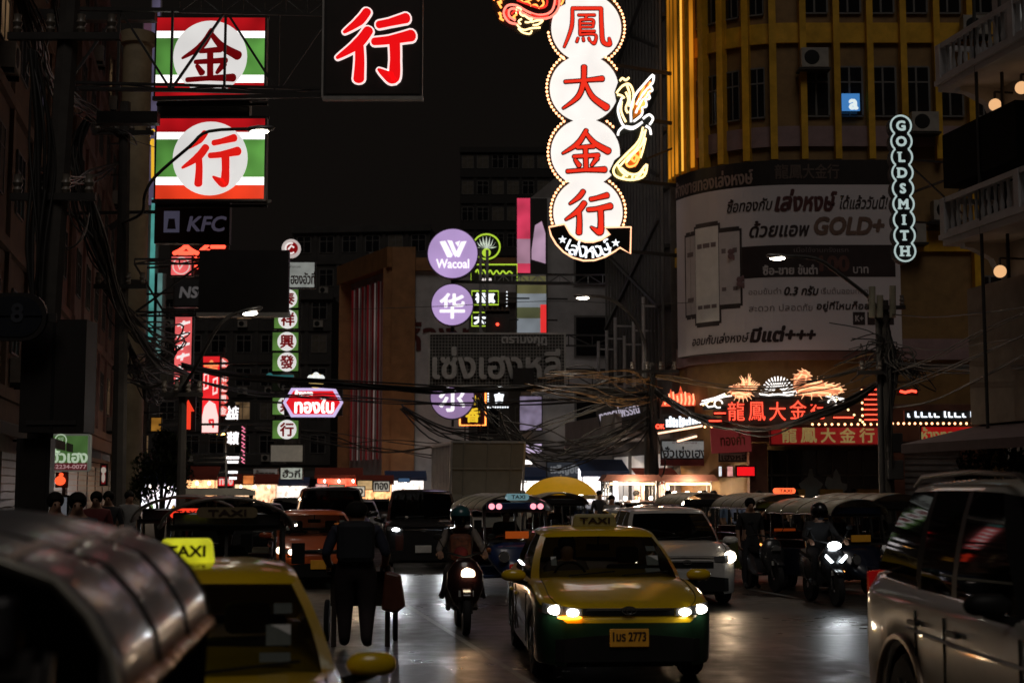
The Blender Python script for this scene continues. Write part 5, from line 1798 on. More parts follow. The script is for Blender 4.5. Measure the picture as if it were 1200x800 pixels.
# far shop lights and boards on both sides at street level
FAR = (('lit_sign', 'small red light box with white lettering under the orange street lamp', (255, 558, 275, 570), 74, ('red light box', (.85, .02, .025), .95), 'ทอง'),
       ('lit_sign', 'small yellow and red sign right of the small red light box', (284, 556, 298, 568), 76, ('dim orange box', (.7, .2, .05), .8), None),
       ('shop_sign', 'dark board with faint lettering in the far left row', (296, 548, 326, 562), 84, ('faint grey board', (.2, .19, .18), .25), 'ห้างทอง'),
       ('shop_sign', 'greenish white lit board right of the faint dark board', (328, 547, 355, 562), 84, ('greenish white board', (.6, .66, .58), .4), 'ฮั่วกี่'),
       ('lit_sign', 'small square red and white sign far ahead above the red car', (369, 566, 384, 582), 82, ('pink white box', (.85, .4, .36), .8), '囍'),
       ('shop_sign', 'tan lit board far ahead right of the red and white sign', (385, 567, 404, 584), 82, ('tan board', (.55, .42, .26), .5), None),
       ('shop_sign', 'cream lit board with dark lettering far ahead', (405, 569, 428, 582), 82, ('cream lit board', (.75, .66, .52), .6), 'เฮง'),
       ('shop_sign', 'warm lit board far ahead behind the cream one', (418, 562, 437, 574), 83, ('warm board', (.8, .52, .24), .6), None),
       ('shop_sign', 'pale lit board far ahead left of the black van', (437, 563, 457, 576), 82, ('pale warm board', (.6, .55, .46), .5), 'ทอง'),
       ('lit_sign', 'small blue sign far ahead over the black van', (466, 559, 481, 565), 82, ('blue board', (.1, .2, .38), .4), None),
       ('neon_sign', 'white neon word beside the box truck', (606, 537, 625, 545), 66, ('white neon face', (1, .95, .9), 1.5), None),
       ('shop_sign', 'dark blue board with pale lettering above the yellow umbrella', (640, 540, 684, 560), 58, ('dark slate board', (.03, .035, .045), .5), 'เจริญชัย'),
       ('lit_sign', 'lilac lit window panel high beside the looping cables', (608, 463, 636, 505), 66, ('lilac panel', (.4, .33, .5), .35), None),
       ('lit_sign', 'lilac lit shop window under the looping cables', (610, 518, 636, 532), 66, ('lilac window', (.62, .5, .72), .7), None),
       ('lit_sign', 'orange tinted lit doorway behind the left tree', (176, 488, 190, 506), 62, ('orange doorway', (.5, .22, .03), .4), None),
       ('lit_sign', 'white lit shop front behind the left tuk tuks', (172, 570, 216, 600), 60, ('white shop interior', (.85, .85, .9), .5), None),
       ('lit_sign', 'small green and white board beyond the left tuk tuks', (234, 578, 252, 586), 70, ('green white board', (.5, .62, .45), .4), None),
       ('screen', 'grey lit screen behind the yellow umbrella', (607, 556, 618, 566), 62, ('grey screen', (.4, .45, .5), .5), None))
for nm, lab, r, Y_, (mn, mc, ms), s_ in FAR:
    t, w_, h_ = sign(nm, lab, r, Y_, face=glow(mn, mc, ms, .4, 2.5), dep=.12, cat='screen' if nm == 'screen' else 'sign')
    if s_:
        put_text(MB(), s_, 0, 0, w=w_ * .75, h=h_ * .6, y=-.03, bold=.02).build('lettering', mat('dark lettering', (.03, .02, .02), .5) if 'board' in mn and 'slate' not in mn else (mat('pale board letters', (.3, .32, .34), .5, em=(.4, .42, .45), es=.25) if 'slate' in mn else glow('dim white lit letter', (.8, .6, .55), .8)), t)
    b = MB()
    b.bar((0, .13, 0), (0, .8, 0), .08)
    b.build('bracket', STEEL, t)
t, w_, h_ = sign('neon_sign', 'slanting white Thai neon lettering on the canopy right of the cable bundle', (700, 470, 752, 500), 50, dep=.06, frame=mat('dark canopy board', (.04, .037, .036), .6))
put_text(MB(), 'ทองรูปพรรณ', 0, 0, w=w_ * .9, h=h_ * .55, y=-.02, bold=.01).build('lettering', glow('dim lilac letters', (.55, .5, .62), .6), t)
t.rotation_euler.y = R(-14)
t, w_, h_ = sign('menu_board', 'bright white stall sign with black figure under the canopy', (704, 558, 718, 582), 47, face=glow('bright menu', (1, .98, .95), 1.6, .4, 6), dep=.08)
put_text(MB(), '麵', 0, 0, h=h_ * .6, y=-.02, bold=.01).build('character', BLACK, t)
MB().bar((0, .05, -h_ / 2), (0, .05, -h_ / 2 - 1.6), .05).build('leg', STEEL, t)
# ================================================================== vehicles
def paint(name, c, rough=.3):
    return mat(name, c, rough, 0, noise=.12, scale=4, coat=.8)
TAXIY = paint('yellow taxi paint', (.8, .52, .006))
TAXIG = paint('green taxi paint', (.012, .045, .02))
PL_Y = mat('orange yellow number plate', (.62, .3, .03), .5, em=(.6, .25, .02), es=.05)
PL_W = mat('white number plate', (.55, .55, .52), .5)
PLINK = mat('plate ink', (.04, .02, .015), .5)
SEATM = mat('dark seat fabric', (.03, .03, .032), .8)
LENS = mat('clear lamp lens', (.25, .25, .25), .08, .5, noise=.1)
REDLENS = mat('red tail lens', (.3, .008, .01), .12, em=(.6, .01, .01), es=.12)
AMBL = glow('amber indicator', (1, .33, .02), 9)

def lerp_pts(P, y):
    if y <= P[0][0]:
        return P[0][1]
    for (a, za), (b, zb) in zip(P, P[1:]):
        if y <= b:
            i = P.index((a, za))
            def tan(j):
                p0, p1 = P[max(j - 1, 0)], P[min(j + 1, len(P) - 1)]
                return (p1[1] - p0[1]) / (p1[0] - p0[0])
            h = b - a
            t = (y - a) / h
            return (2 * t ** 3 - 3 * t * t + 1) * za + (t ** 3 - 2 * t * t + t) * h * tan(i) + (3 * t * t - 2 * t ** 3) * zb + (t ** 3 - t * t) * h * tan(i + 1)
    return P[-1][1]

def spot(parent, loc, E, size=75, tilt=-6, color=(1, .95, .88), rz=0):
    l = bpy.data.lights.new('lamp_beam', 'SPOT')
    l.energy = E
    l.spot_size = R(size)
    l.spot_blend = .7
    l.color = color
    l.shadow_soft_size = .06
    o = bpy.data.objects.new('lamp_beam', l)
    col.objects.link(o)
    o.parent = parent
    o.location = loc
    o.rotation_euler = (PI / 2 + R(tilt), 0, rz + PI)
    return o

def car(name, label, cat, loc, rz, P, body, lower=None, glass=None, group=None, beam=0, lampm=None, plate=None, platem=None, sign=None, interior=False, lamps=True, signlit=None):
    lower = lower or body
    glass = glass or (GLASSC if interior else GLASST)
    t = thing(name, label, cat, loc, rz, group)
    L, W2, H = P['L'], P['W'] / 2, P['H']
    hf, hb, zs, dk = P['hf'], P['hb'], P['zs'], P['deck']
    cowl, rf, rr, tail = [-L / 2 + P[k] for k in ('cowl', 'rf', 'rr', 'tail')]
    wf, wr, r = -L / 2 + P['wf'], -L / 2 + P['wr'], P['r']
    ra = r + .06
    zb0 = P.get('zb', .2)
    cf = P.get('cf', .55)
    nk = P.get('nk', .30)
    rk = P.get('rk', .2)
    def wid(y):
        k = 1
        t1 = (y + L / 2) / cf
        if t1 < 1:
            k *= 1 - nk * (1 - t1) ** 3
        t2 = (L / 2 - y) / .5
        if t2 < 1:
            k *= 1 - rk * (1 - t2) ** 3
        return W2 * k
    def ny(x):
        u = (1 - abs(x) / W2) / nk
        return -L / 2 if u >= 1 else -L / 2 + cf * (1 - max(0, u) ** (1 / 3))
    def ry(x):
        u = (1 - abs(x) / W2) / rk
        return L / 2 if u >= 1 else L / 2 - .5 * (1 - max(0, u) ** (1 / 3))
    TOP = [(-L / 2, hf - .08), (-L / 2 + .1, hf), (-L / 2 + .1 + (cowl + L / 2) * .17, hf + (hb - hf) * .34), (-L / 2 + .1 + (cowl + L / 2) * .38, hf + (hb - hf) * .64), (-L / 2 + .1 + (cowl + L / 2) * .6, hf + (hb - hf) * .85), (-L / 2 + .1 + (cowl + L / 2) * .78, hf + (hb - hf) * .96), (cowl, hb), (tail, max(dk, hb)), (L / 2 - .12, dk - .02), (L / 2, dk - .12)]
    ys = set([-L / 2, -L / 2 + .02, -L / 2 + .05, -L / 2 + .1, -L / 2 + .17, -L / 2 + .26, L / 2 - .26, L / 2 - .15, L / 2 - .08, L / 2 - .03, L / 2])
    for i in range(1, 40):
        ys.add(-L / 2 + L * i / 40)
    for c_ in (wf, wr):
        for i in range(13):
            ys.add(c_ + ra * math.cos(PI * i / 12))
    ys = sorted(y for y in ys if -L / 2 <= y <= L / 2)
    rings = []
    for y in ys:
        w_ = wid(y)
        zt = lerp_pts(TOP, y)
        zsh = min(zt - .04, zs)
        zb = zb0 + (.04 if y in (ys[0], ys[-1]) else 0)
        for c_ in (wf, wr):
            d = abs(y - c_)
            if d < ra:
                zb = max(zb, r + math.sqrt(ra * ra - d * d))
        zb = min(zb, zsh - .14)
        zm = zb + (zsh - zb) * .5
        half = [(w_ * .965, zb), (w_ * .985, zb + .03), (w_, zm), (w_ * .995, zsh - .1), (w_ * .965, zsh - .03), (w_ * .90, zsh + (zt - zsh) * .35), (w_ * .62, zsh + (zt - zsh) * .85), (w_ * .3, zt - .004), (0, zt)]
        rings.append([(x, y, z) for x, z in half] + [(-x, y, z) for x, z in half[-2::-1]])
    b = MB()
    n = len(rings[0])
    vs = [q for rg in rings for q in rg]
    split = P.get('split', 4)
    b.v = [tuple(v) for v in vs]
    for i in range(len(rings) - 1):
        for k in range(n - 1):
            b.f.append((i * n + k, i * n + k + 1, (i + 1) * n + k + 1, (i + 1) * n + k))
            kk = min(k, n - 2 - k)
            b.m.append(1 if kk < split else 0)
    for base, rev in ((0, True), ((len(rings) - 1) * n, False)):
        lo = [base + k for k in list(range(split + 1)) + list(range(n - 1 - split, n))]
        hi = [base + k for k in range(split, n - split)]
        b.f.append(tuple(lo[::-1] if rev else lo))
        b.m.append(1)
        b.f.append(tuple(hi[::-1] if rev else hi))
        b.m.append(0)
    b.build('body', [body, lower], t, smooth=42)
    b = MB()
    b.box(-W2 + .2, W2 - .2, -L / 2 + .12, L / 2 - .12, zb0 - .02, zb0 + .34)
    b.build('underbody', BLACK, t)
    # cabin
    wb, wt = W2 * .93, W2 * P.get('wt', .73)
    zt = H - .07
    yB = P.get('yB', (cowl + tail) / 2 + .15) if 'yB' not in P else -L / 2 + P['yB']
    yC = tail - P.get('cp', .28)
    q = P.get('quarter')
    zk = P.get('kick', 0)
    cols = [((0, cowl - .1, hb - .015), (0, rf - .09, zt - .025)), ((.5 * wb, cowl - .07, hb - .02), (.5 * wt, rf - .07, zt - .03)), ((.9 * wb, cowl + .1, hb - .05), (.93 * wt, rf + .04, zt - .04)),
            ((wb, cowl + .24, zs - .05), (wt, rf + .16, zt - .02)), ((wb, yB - .04, zs - .05), (wt, yB - .02, zt - .01)), ((wb, yB + .06, zs - .05), (wt, yB + .06, zt - .01))]
    types = ['windshield', 'windshield', 'frame', 'side_window', 'black', 'side_window']
    if q:
        yq = -L / 2 + q
        cols += [((wb, yq, zs - .05), (wt, yq, zt - .01)), ((wb, yq + .08, zs - .05 + zk), (wt, yq + .06, zt - .01)), ((wb * .98, yC, zs - .05 + zk), (wt, rr - .2, zt - .02))]
        types += ['black', 'quarter_window', 'frame']
    else:
        cols += [((wb, yC, zs - .05), (wt, min(rr - .1, yC - .15), zt - .02))]
        types += ['frame']
    cols += [((.86 * wb, tail, dk - .04), (.9 * wt, rr, zt - .02)), ((0, tail + .07, dk - .03), (0, rr + .05, zt))]
    types += ['rear_window']
    def column(c_, sgn, bulge=.035):
        (x0, y0, z0), (x1, y1, z1) = c_
        out = []
        for i in range(5):
            s_ = i / 4
            bl = 4 * s_ * (1 - s_) * bulge
            k = bl / W2
            out.append((sgn * (x0 + (x1 - x0) * s_) * (1 + k), y0 + (y1 - y0) * s_ - (bl * .5 if y0 < 0 and abs(x0) < wb * .92 and y0 < cowl + .15 else 0), z0 + (z1 - z0) * s_))
        return out
    fr, ws = MB(), MB()
    rwin = MB()
    for sgn in (1, -1):
        for i, ty in enumerate(types):
            g = [column(cols[i + 1], sgn), column(cols[i], sgn)][::sgn]
            if ty == 'frame':
                fr.mi(1 if P.get('dark_pillars') else 0).grid(g)
            elif ty == 'black':
                fr.mi(1).grid(g)
            elif ty == 'windshield':
                ws.grid(g)
            elif ty == 'rear_window':
                rwin.grid(g)
            else:
                sw = MB().grid(g)
                sw.build('side_window' if ty == 'side_window' else ty, glass, t, smooth=60)
    ws.build('windshield', GLASSC if interior else glass, t, smooth=60)
    rwin.build('rear_window', glass, t, smooth=60)
    top = [column(c_, 1)[-1] for c_ in cols] + [column(c_, -1)[-1] for c_ in cols[-2:0:-1]]
    cy = (rf + rr) / 2
    rl = [top]
    for k, dz in ((.97, .025), (.88, .05), (.6, .066), (.25, .07)):
        rl.append([(x * k, cy + (y - cy) * k, H - .07 + dz + (z - zt) * (1 - (1 - k) * 3 if k > .8 else 0)) for x, y, z in top])
    fr.mi(0).loft(rl, cap=False)
    fr.add(rl[-1], [tuple(range(len(top)))])
    fr.build('roof', [body, BLACK], t, smooth=50)
    for sgn in (1, -1):     # black window line and door lines
        b = MB()
        b.tube([(sgn * wb * 1.005, cowl + .24, zs - .04), (sgn * wb * 1.005, yC, zs - .04 + (zk if q else 0) * 0)], .012, 5)
        b.build('trim', CHROME, t)
        for yd in (cowl + .12, yB + .01, (wr - ra * .8)):
            b = MB()
            b.bar((sgn * (wid(yd) + .001), yd, zb0 + .1), (sgn * (wid(yd) + .001), yd, zs - .12), .012)
            b.build('door_gap', BLACK, t)
        for yd in (yB - .22, wr - ra * .8 - .02 if P['L'] > 4 else wr - .5):
            b = MB()
            b.bar((sgn * (W2 + .02), yd - .1, zs - .2), (sgn * (W2 + .02), yd + .1, zs - .2), .035)
            b.build('door_handle', P.get('handle', body), t, bevel=.01)
        b = MB()     # mirrors
        mx = W2 + .12
        b.mi(0).ball((sgn * mx, cowl + .26, zs + .05), .135, .07, .075, 14, 10)
        b.v[-140:] = [(x_, y_, min(max(z_, zs - .005), zs + .11)) for x_, y_, z_ in b.v[-140:]]
        b.mi(1).bar((sgn * (W2 - .06), cowl + .3, zs - .05), (sgn * mx, cowl + .28, zs), .05)
        b.build('mirror', [P.get('mirror', body), BLACK], t, smooth=60)
    # wheels
    for y in (wf, wr):
        for sgn in (1, -1):
            Mx = Matrix.Translation((sgn * (W2 - .12), y, r)) @ Matrix.Rotation(PI / 2, 4, 'Y')
            b = MB()
            b.lathe([(r * .62, -.1), (r * .9, -.105), (r, -.07), (r, .07), (r * .9, .105), (r * .62, .1)], 26, Mx)
            wh = b.build('wheel', RUBBER, t, smooth=40)
            b = MB()
            s_ = 1 if sgn > 0 else -1
            b.lathe([(r * .63, s_ * .095), (r * .6, s_ * .06), (r * .2, s_ * .075), (.03, s_ * .085)], 20, Mx)
            for k in range(7):
                a = 2 * PI * k / 7
                b.bar(Mx @ Vector((.05 * math.cos(a), .05 * math.sin(a), s_ * .092)), Mx @ Vector((r * .6 * math.cos(a), r * .6 * math.sin(a), s_ * .092)), .04, .02)
            b.build('rim', mat('dull alloy', (.2, .2, .2), .35, .8), wh, smooth=35)
    def strip(x0, x1, ztf, zbf, off, n=10, rear=False, th=.05):
        f = ry if rear else ny
        sg = -1 if rear else 1
        rows = []
        for i in range(n + 1):
            x = x0 + (x1 - x0) * i / n
            y = f(x) - sg * off
            k = min(1, max(0, i / n))
            zt_, zb_ = ztf(k), zbf(k)
            rows.append([(x, y + sg * th, zb_), (x, y, zb_), (x, y, zt_), (x, y + sg * th, zt_)])
        return MB().loft(rows)
    hz = P.get('lamp_z', hf - .06)
    h1, h2 = P.get('lamp_h', (.05, .11))
    lx0, lx1 = P.get('lamp_x', (.52, .93))
    sl_ = P.get('lamp_slope', .05)
    for sgn in (1, -1):
        hl = strip(sgn * W2 * lx0, sgn * W2 * lx1, lambda k: hz + sl_ * k, lambda k: hz - h1 - (h2 - h1) * k + sl_ * k, .012, 10).build('headlight', LENS, t)
        if lamps:
            for fx, rr_ in P.get('bulbs', ((.66, .045), (.8, .05))):
                x = sgn * W2 * fx
                b = MB()
                zc = hz - .045 + sl_ * (fx - lx0) / (lx1 - lx0)
                b.ball((x, ny(x) - .02, zc), rr_, .03, rr_ * P.get('bulb_sq', .8), 12, 8)
                b.build('lamp_lens', lampm or WHITEL, hl, smooth=80)
            if beam:
                x = sgn * W2 * .72
                spot(t, (x, ny(x) - .12, hz - .03), beam, color=(.93, .97, 1) if P is not SEDAN and beam > 30 else (1, .68, .4))
        strip(sgn * W2 * .58, sgn * W2 * .95, lambda k: dk - .1, lambda k: dk - .26, .012, 8, True).build('tail_light', REDLENS, t)
    gz = P.get('grille', (hf - .1, hf - .2))
    strip(-W2 * lx0 * .97, W2 * lx0 * .97, lambda k: gz[0], lambda k: gz[1], .01, 14).build('grille', BLACK, t)
    strip(-W2 * .8, W2 * .8, lambda k: zb0 + .25 + .05 * math.sin(PI * k), lambda k: zb0 + .04, .008, 18).build('air_intake', BLACK, t)
    strip(-W2 * lx0 * .9, W2 * lx0 * .9, lambda k: gz[0] + .012, lambda k: gz[0] - .012, .018, 14).build('chrome_bar', CHROME, t)
    b = MB()
    b.tube([(.07 * math.cos(a * PI / 8), -L / 2 - .03, gz[0] - .01 + .035 * math.sin(a * PI / 8)) for a in range(16)], .009, 5, True)
    b.tube([(.025 * math.cos(a * PI / 8), -L / 2 - .03, gz[0] - .01 + .03 * math.sin(a * PI / 8)) for a in range(16)], .007, 5, True)
    b.build('emblem', CHROME, t)
    if plate:
        pz = P.get('plate_z', .45)
        b = MB()
        b.box(-.19, .19, -L / 2 - .035, -L / 2 - .012, pz - .085, pz + .085)
        pl = b.build('number_plate', platem or PL_Y, t, bevel=.006)
        if plate is not True:
            put_text(MB(), plate, 0, pz + .012, w=.32, h=.085, y=-L / 2 - .038, bold=.004).build('number', PLINK, pl)
    b = MB()
    for sgn in (1, -1):
        Q = []
        for i in range(9):
            y = -L / 2 + .12 + (cowl + L / 2 - .22) * i / 8
            z_ = lerp_pts(TOP, y)
            zq = min(z_ - .04, zs)
            Q.append((sgn * wid(y) * .84, y, zq + (z_ - zq) * .52 + .001))
        b.tube(Q, .005, 4)
    b.build('hood_gap', BLACK, t)
    strip(-W2 * .55, W2 * .55, lambda k: hf - .012, lambda k: hf - .02, .004, 14).build('hood_gap', BLACK, t)
    # wipers
    for x in (-.45, .12):
        MB().bar((x, cowl - .1, hb + .015), (x + .5, cowl - .02, hb + .055), .014).build('wiper', BLACK, t)
    if interior:
        b = MB()
        for x in (-.36, .36):
            b.box(x - .24, x + .24, cowl + 1.05, cowl + 1.2, zs - .45, zs + .12)
            b.box(x - .13, x + .13, cowl + 1.08, cowl + 1.17, zs + .14, zs + .32)
        b.box(-.62, .62, tail - .55, tail - .4, zs - .4, zs + .15)
        b.build('seat', SEATM, t, bevel=.04)
        b = MB()
        b.box(-W2 + .18, W2 - .18, cowl + .1, cowl + .45, zs - .4, zs - .03)
        b.build('dashboard', BLACK, t, bevel=.03)
        b = MB()
        b.tube([(-.36 + .18 * math.cos(a * PI / 9), cowl + .56 + .05 * math.sin(a * PI / 9), zs + .0 + .17 * math.sin(a * PI / 9)) for a in range(18)], .015, 6, True)
        b.build('steering_wheel', BLACK, t)
        b = MB()
        b.box(-.13, .13, rf + .1, rf + .14, H - .26, H - .19)
        b.bar((0, rf + .1, H - .19), (0, rf + .08, H - .08), .02)
        b.build('rear_view_mirror', BLACK, t)
        b = MB()
        for kx, kz, w_, h_ in ((.52, .1, .13, .1), (.55, .24, .1, .05), (-.56, .1, .06, .09), (.5, .03, .16, .04)):
            f_ = kz / (H - .1 - hb)
            b.add([(kx - w_ / 2, cowl + .12 + (rf - cowl) * f_, hb + kz), (kx + w_ / 2, cowl + .12 + (rf - cowl) * f_, hb + kz), (kx + w_ / 2, cowl + .12 + (rf - cowl) * (f_ + .1), hb + kz + h_), (kx - w_ / 2, cowl + .12 + (rf - cowl) * (f_ + .1), hb + kz + h_)], [(0, 1, 2, 3)])
        tag(b.build('windscreen_paper', mat('white paper', (.6, .6, .58), .8), t), kind='stuff')
    if sign:
        b = MB()
        w1, h1_ = sign
        b.loft([[(sx * w1 / 2 * k, cy - .25 + sy * .09 * k, z) for sx, sy in ((-1, -1), (1, -1), (1, 1), (-1, 1))] for z, k in ((H - .005, 1), (H + h1_ * .8, .9), (H + h1_, .8))])
        ts = b.build('roof_sign', signlit or mat('cream roof sign', (.4, .34, .13), .4), t, bevel=.012)
        put_text(MB(), 'TAXI', 0, H + h1_ * .48, w=w1 * .66, h=h1_ * .45, y=cy - .25 - .096, bold=.004).build('lettering', PLINK, ts)
    return t

SEDAN = dict(L=4.62, W=1.775, H=1.475, hf=.76, hb=.98, zs=.93, deck=1.05, cowl=1.3, rf=2.15, rr=3.55, tail=4.05, wf=.92, wr=3.6, r=.315, cf=.6, lamp_z=.745, lamp_h=(.07, .1), lamp_slope=.05, plate_z=.47, grille=(.74, .68))
SUV = dict(L=4.9, W=1.92, H=1.97, hf=1.02, hb=1.22, zs=1.22, deck=1.38, cowl=1.35, rf=2.05, rr=4.2, tail=4.62, wf=.95, wr=3.72, r=.39, zb=.28, quarter=3.45, kick=.14, cp=.1, wt=.78, yB=2.75, lamp_z=.95, handle=CHROME, dark_pillars=1)
VAN = dict(L=4.9, W=1.85, H=1.9, hf=1.05, hb=1.2, zs=1.12, deck=1.2, cowl=.95, rf=1.7, rr=4.5, tail=4.8, wf=.95, wr=3.95, r=.34, zb=.2, quarter=3.5, cp=.1, wt=.8, yB=2.2, lamp_z=.98, lamp_h=(.05, .1), plate_z=.5, grille=(.95, .42))
MPV = dict(L=4.4, W=1.74, H=1.58, hf=.82, hb=1.04, zs=.98, deck=1.1, cowl=1.05, rf=1.85, rr=3.9, tail=4.3, wf=.85, wr=3.45, r=.31, quarter=3.3, cp=.12, wt=.76, yB=2.4, lamp_z=.8, lamp_h=(.08, .15), plate_z=.48)

def car_at(px, Yf, rz, P, *a, **k):
    """front bumper centre stands at photo column px, Yf metres away"""
    p = gnd(px, Yf)
    d = Vector((-math.sin(rz), math.cos(rz), 0))
    q = p + d * P['L'] / 2
    return dict(loc=q, rz=rz)

# ---- centre taxi
k = car_at(735, 14.3, R(4.2), SEDAN)
taxi = car('taxi', 'yellow and green taxi with lit headlights facing the viewer in mid road', 'taxi', k['loc'], k['rz'], dict(SEDAN, bulbs=((.62, .06), (.8, .075)), bulb_sq=.62), TAXIY, TAXIG, beam=7, plate='1มร 2773', sign=(.52, .14), interior=True, lampm=glow('car headlight', (1, .9, .76), 16))
b = MB()
b.ball((-.58, -2.325, .665), .12, .02, .018, 12, 6)
b.build('indicator_light', AMBL, taxi, smooth=80)
# ---- left taxi
k = car_at(196, 6.1, R(10.5), SEDAN)
car('taxi', 'yellow taxi with bright green yellow roof sign close in the left foreground', 'taxi', k['loc'], k['rz'], SEDAN, TAXIY, TAXIG, plate=True, sign=(.33, .135), interior=True, lamps=False, signlit=glow('lit lime roof sign', (.62, .62, .02), .7, .3, 6))
# ---- white suv
k = dict(loc=Vector((3.66, 8.9, 0)), rz=R(1.2))
suv = car('suv', 'white SUV with roof rails and dark mirror cut by the right edge', 'car', k['loc'], k['rz'], dict(SUV, mirror=BLACK, handle=BLACK), paint('pearl white paint', (.42, .4, .35), .4), glass=GLASST, lamps=False)
for s_ in (1, -1):
    b = MB()
    b.tube([(s_ * .69, -.5, 1.93), (s_ * .7, -.35, 1.985), (s_ * .7, .5, 2.01), (s_ * .7, 1.5, 1.985), (s_ * .69, 1.7, 1.92)], .018, 6)
    b.build('roof_rail', mat('brushed rail', (.12, .11, .1), .4, .6), suv, smooth=60)
b = MB()
b.tube([(-.963, 1.1, .97), (-.975, 0, .95), (-.965, -1.2, .95)], .012, 5)
b.build('side_crease', paint('pearl white paint', (.42, .4, .35)), suv)
b = MB()
for sy in (1.27,):
    b.tube([(-.962, sy + .57 * math.cos(R(a)), .39 + .5 * math.sin(R(a))) for a in range(0, 181, 12)], .028, 6)
b.build('wheel_arch_trim', mat('copper lit trim', (.3, .22, .16), .3, .6), suv, smooth=60)
b = MB()
b.tube([(-.84, 2.28, .45), (-.88, 2.24, .7), (-.86, 2.25, .95)], .02, 6)
b.build('bumper_trim', CHROME, suv)
# ---- black van
k = car_at(497, 34.5, R(5), VAN)
car('van', 'black van with one white headlight behind the walking man', 'van', k['loc'], k['rz'], dict(VAN, bulbs=((.7, .09),), bulb_sq=.45), paint('black paint', (.012, .012, .013), .25), glass=GLASST, beam=130, plate=True, platem=PL_W, lampm=glow('cool white car headlight', (.93, .97, 1), 18))
# ---- red taxi
k = car_at(378, 28, R(11), SEDAN)
car('taxi', 'orange red taxi with warm headlights behind the left tuk tuks', 'taxi', k['loc'], k['rz'], dict(SEDAN, bulbs=((.62, .065), (.85, .09))), paint('orange red taxi paint', (.48, .09, .02)), beam=12, plate=True, lampm=glow('warm car headlight', (1, .84, .62), 14), interior=True)
# ---- white hatchback
k = car_at(803, 24.0, R(3), MPV)
car('minivan', 'white minivan with one round warm headlight right of the centre taxi', 'car', k['loc'], k['rz'], dict(MPV, bulbs=((.84, .1),), bulb_sq=1.0), paint('white paint', (.55, .53, .5)), beam=22, plate=True, platem=PL_W, lampm=glow('warm car headlight', (1, .84, .62), 14))
# ---- further cars
SILV = paint('silver paint', (.3, .3, .3))
DARK = paint('dark grey paint', (.03, .03, .033))
for px, Y_, rz, P, m, lab, g in ((395, 37, 10, SUV, DARK, 'dark SUV with pale roof edge behind the orange red taxi', 0), (310, 44, 11, SEDAN, DARK, 'dark saloon behind the roof of the left tuk tuks', 0),
                                 (765, 31, 4, SEDAN, SILV, 'silver car whose roof shows behind the white minivan', 0), (796, 38.5, 5, SEDAN, DARK, 'dark car beyond the white minivan near the corner', 0),
                                 (420, 47, 9, MPV, SILV, 'silver car with red glow far behind the walking man', 0), (690, 50, 6, SEDAN, SILV, 'pale car far behind the centre taxi roof', 0), (345, 55, 11, MPV, DARK, 'small dark car far down the left lane', 0)):
    k = car_at(px, Y_, R(rz), P)
    car('car', lab, 'car', k['loc'], k['rz'], P, m, lamps=False, group='cars queueing down the street')

# ---- bus with a long pale roof on the left
p = gnd(255, 36)
t = thing('bus', 'low songthaew bus with a long cream roof edge in the left lane', 'bus', p, R(11))
MB().prism([(-.95, 1.75), (.95, 1.75), (.95, 1.86), (.7, 1.93), (-.7, 1.93), (-.95, 1.86)], -.3, 4.4).build('roof', mat('cream roof paint', (.55, .52, .45), .5, noise=.2), t)
MB().box(-.92, .92, 0, 4.3, .45, 1.05).build('body', DARK, t)
b = MB()
for x in (-.88, .88):
    for y in (.1, 1.4, 2.8, 4.2):
        b.bar((x, y, 1.05), (x, y, 1.75), .05)
b.build('post', STEEL, t)
for x in (-.8, .8):
    for y in (.7, 3.6):
        MB().lathe([(.2, -.1), (.36, -.1), (.36, .1), (.2, .1)], 18, Matrix.Translation((x, y, .36)) @ Matrix.Rotation(PI / 2, 4, 'Y')).build('wheel', RUBBER, t)
MB().box(-.85, .85, -.04, -.004, 1.1, 1.72).build('windshield', GLASST, t)

# ---- box truck
p = gnd(570, 43)
t = thing('box_truck', 'grey box truck with sloping box front over the black van and blue tuk tuk', 'truck', p, R(12))
t.scale = (.86, .7, 1)
b = MB()
b.mi(0).add([(-1.2, 0, 1.75), (1.2, 0, 1.75), (1.25, -.5, 3.25), (-1.25, -.5, 3.25), (-1.25, 5, .9), (1.25, 5, .9), (1.25, 5, 3.25), (-1.25, 5, 3.25), (-1.2, 0, .9), (1.2, 0, .9)],
             [(0, 1, 2, 3), (3, 2, 6, 7), (4, 7, 6, 5), (0, 8, 9, 1)])
b.mi(1).add([(-1.25, -.5, 3.25), (-1.2, 0, 1.75), (-1.2, 0, .9), (-1.25, 5, .9), (-1.25, 5, 3.25), (1.25, -.5, 3.25), (1.2, 0, 1.75), (1.2, 0, .9), (1.25, 5, .9), (1.25, 5, 3.25)], [(0, 1, 2, 3, 4), (9, 8, 7, 6, 5)])
b.build('box', [mat('grey brown box front', (.3, .27, .21), .6, noise=.15), mat('pale ribbed box side', (.7, .68, .66), .45)], t)
b = MB()
for k in range(12):
    b.box(-1.29, -1.255, .4 + k * .4, .44 + k * .4, .95, 3.2)
for x in (-1.27, 1.27):
    b.bar((x, -.5, 3.25), (x, .0, 1.75), .07)
    b.bar((x, -.5, 3.27), (x, 5, 3.27), .06)
b.bar((-1.25, -.5, 3.28), (1.25, -.5, 3.28), .06)
b.build('edge_rail', mat('pale aluminium', (.55, .54, .52), .35, .4), t)
for x in (-.8, 0, .8):
    MB().bar((x, -.02, 1.76), (x * 1.04, -.52, 3.24), .05, .05).build('panel_rib', mat('grey brown box front', (.3, .27, .21)), t)
MB().bar((-1.22, -.26, 2.5), (1.22, -.26, 2.5), .04, .04).build('panel_rib', mat('grey brown box front', (.3, .27, .21)), t)
b = MB()
b.prism([(-.95, .45), (.95, .45), (.98, 1.1), (.85, 1.72), (-.85, 1.72), (-.98, 1.1)], -1.5, -.05)
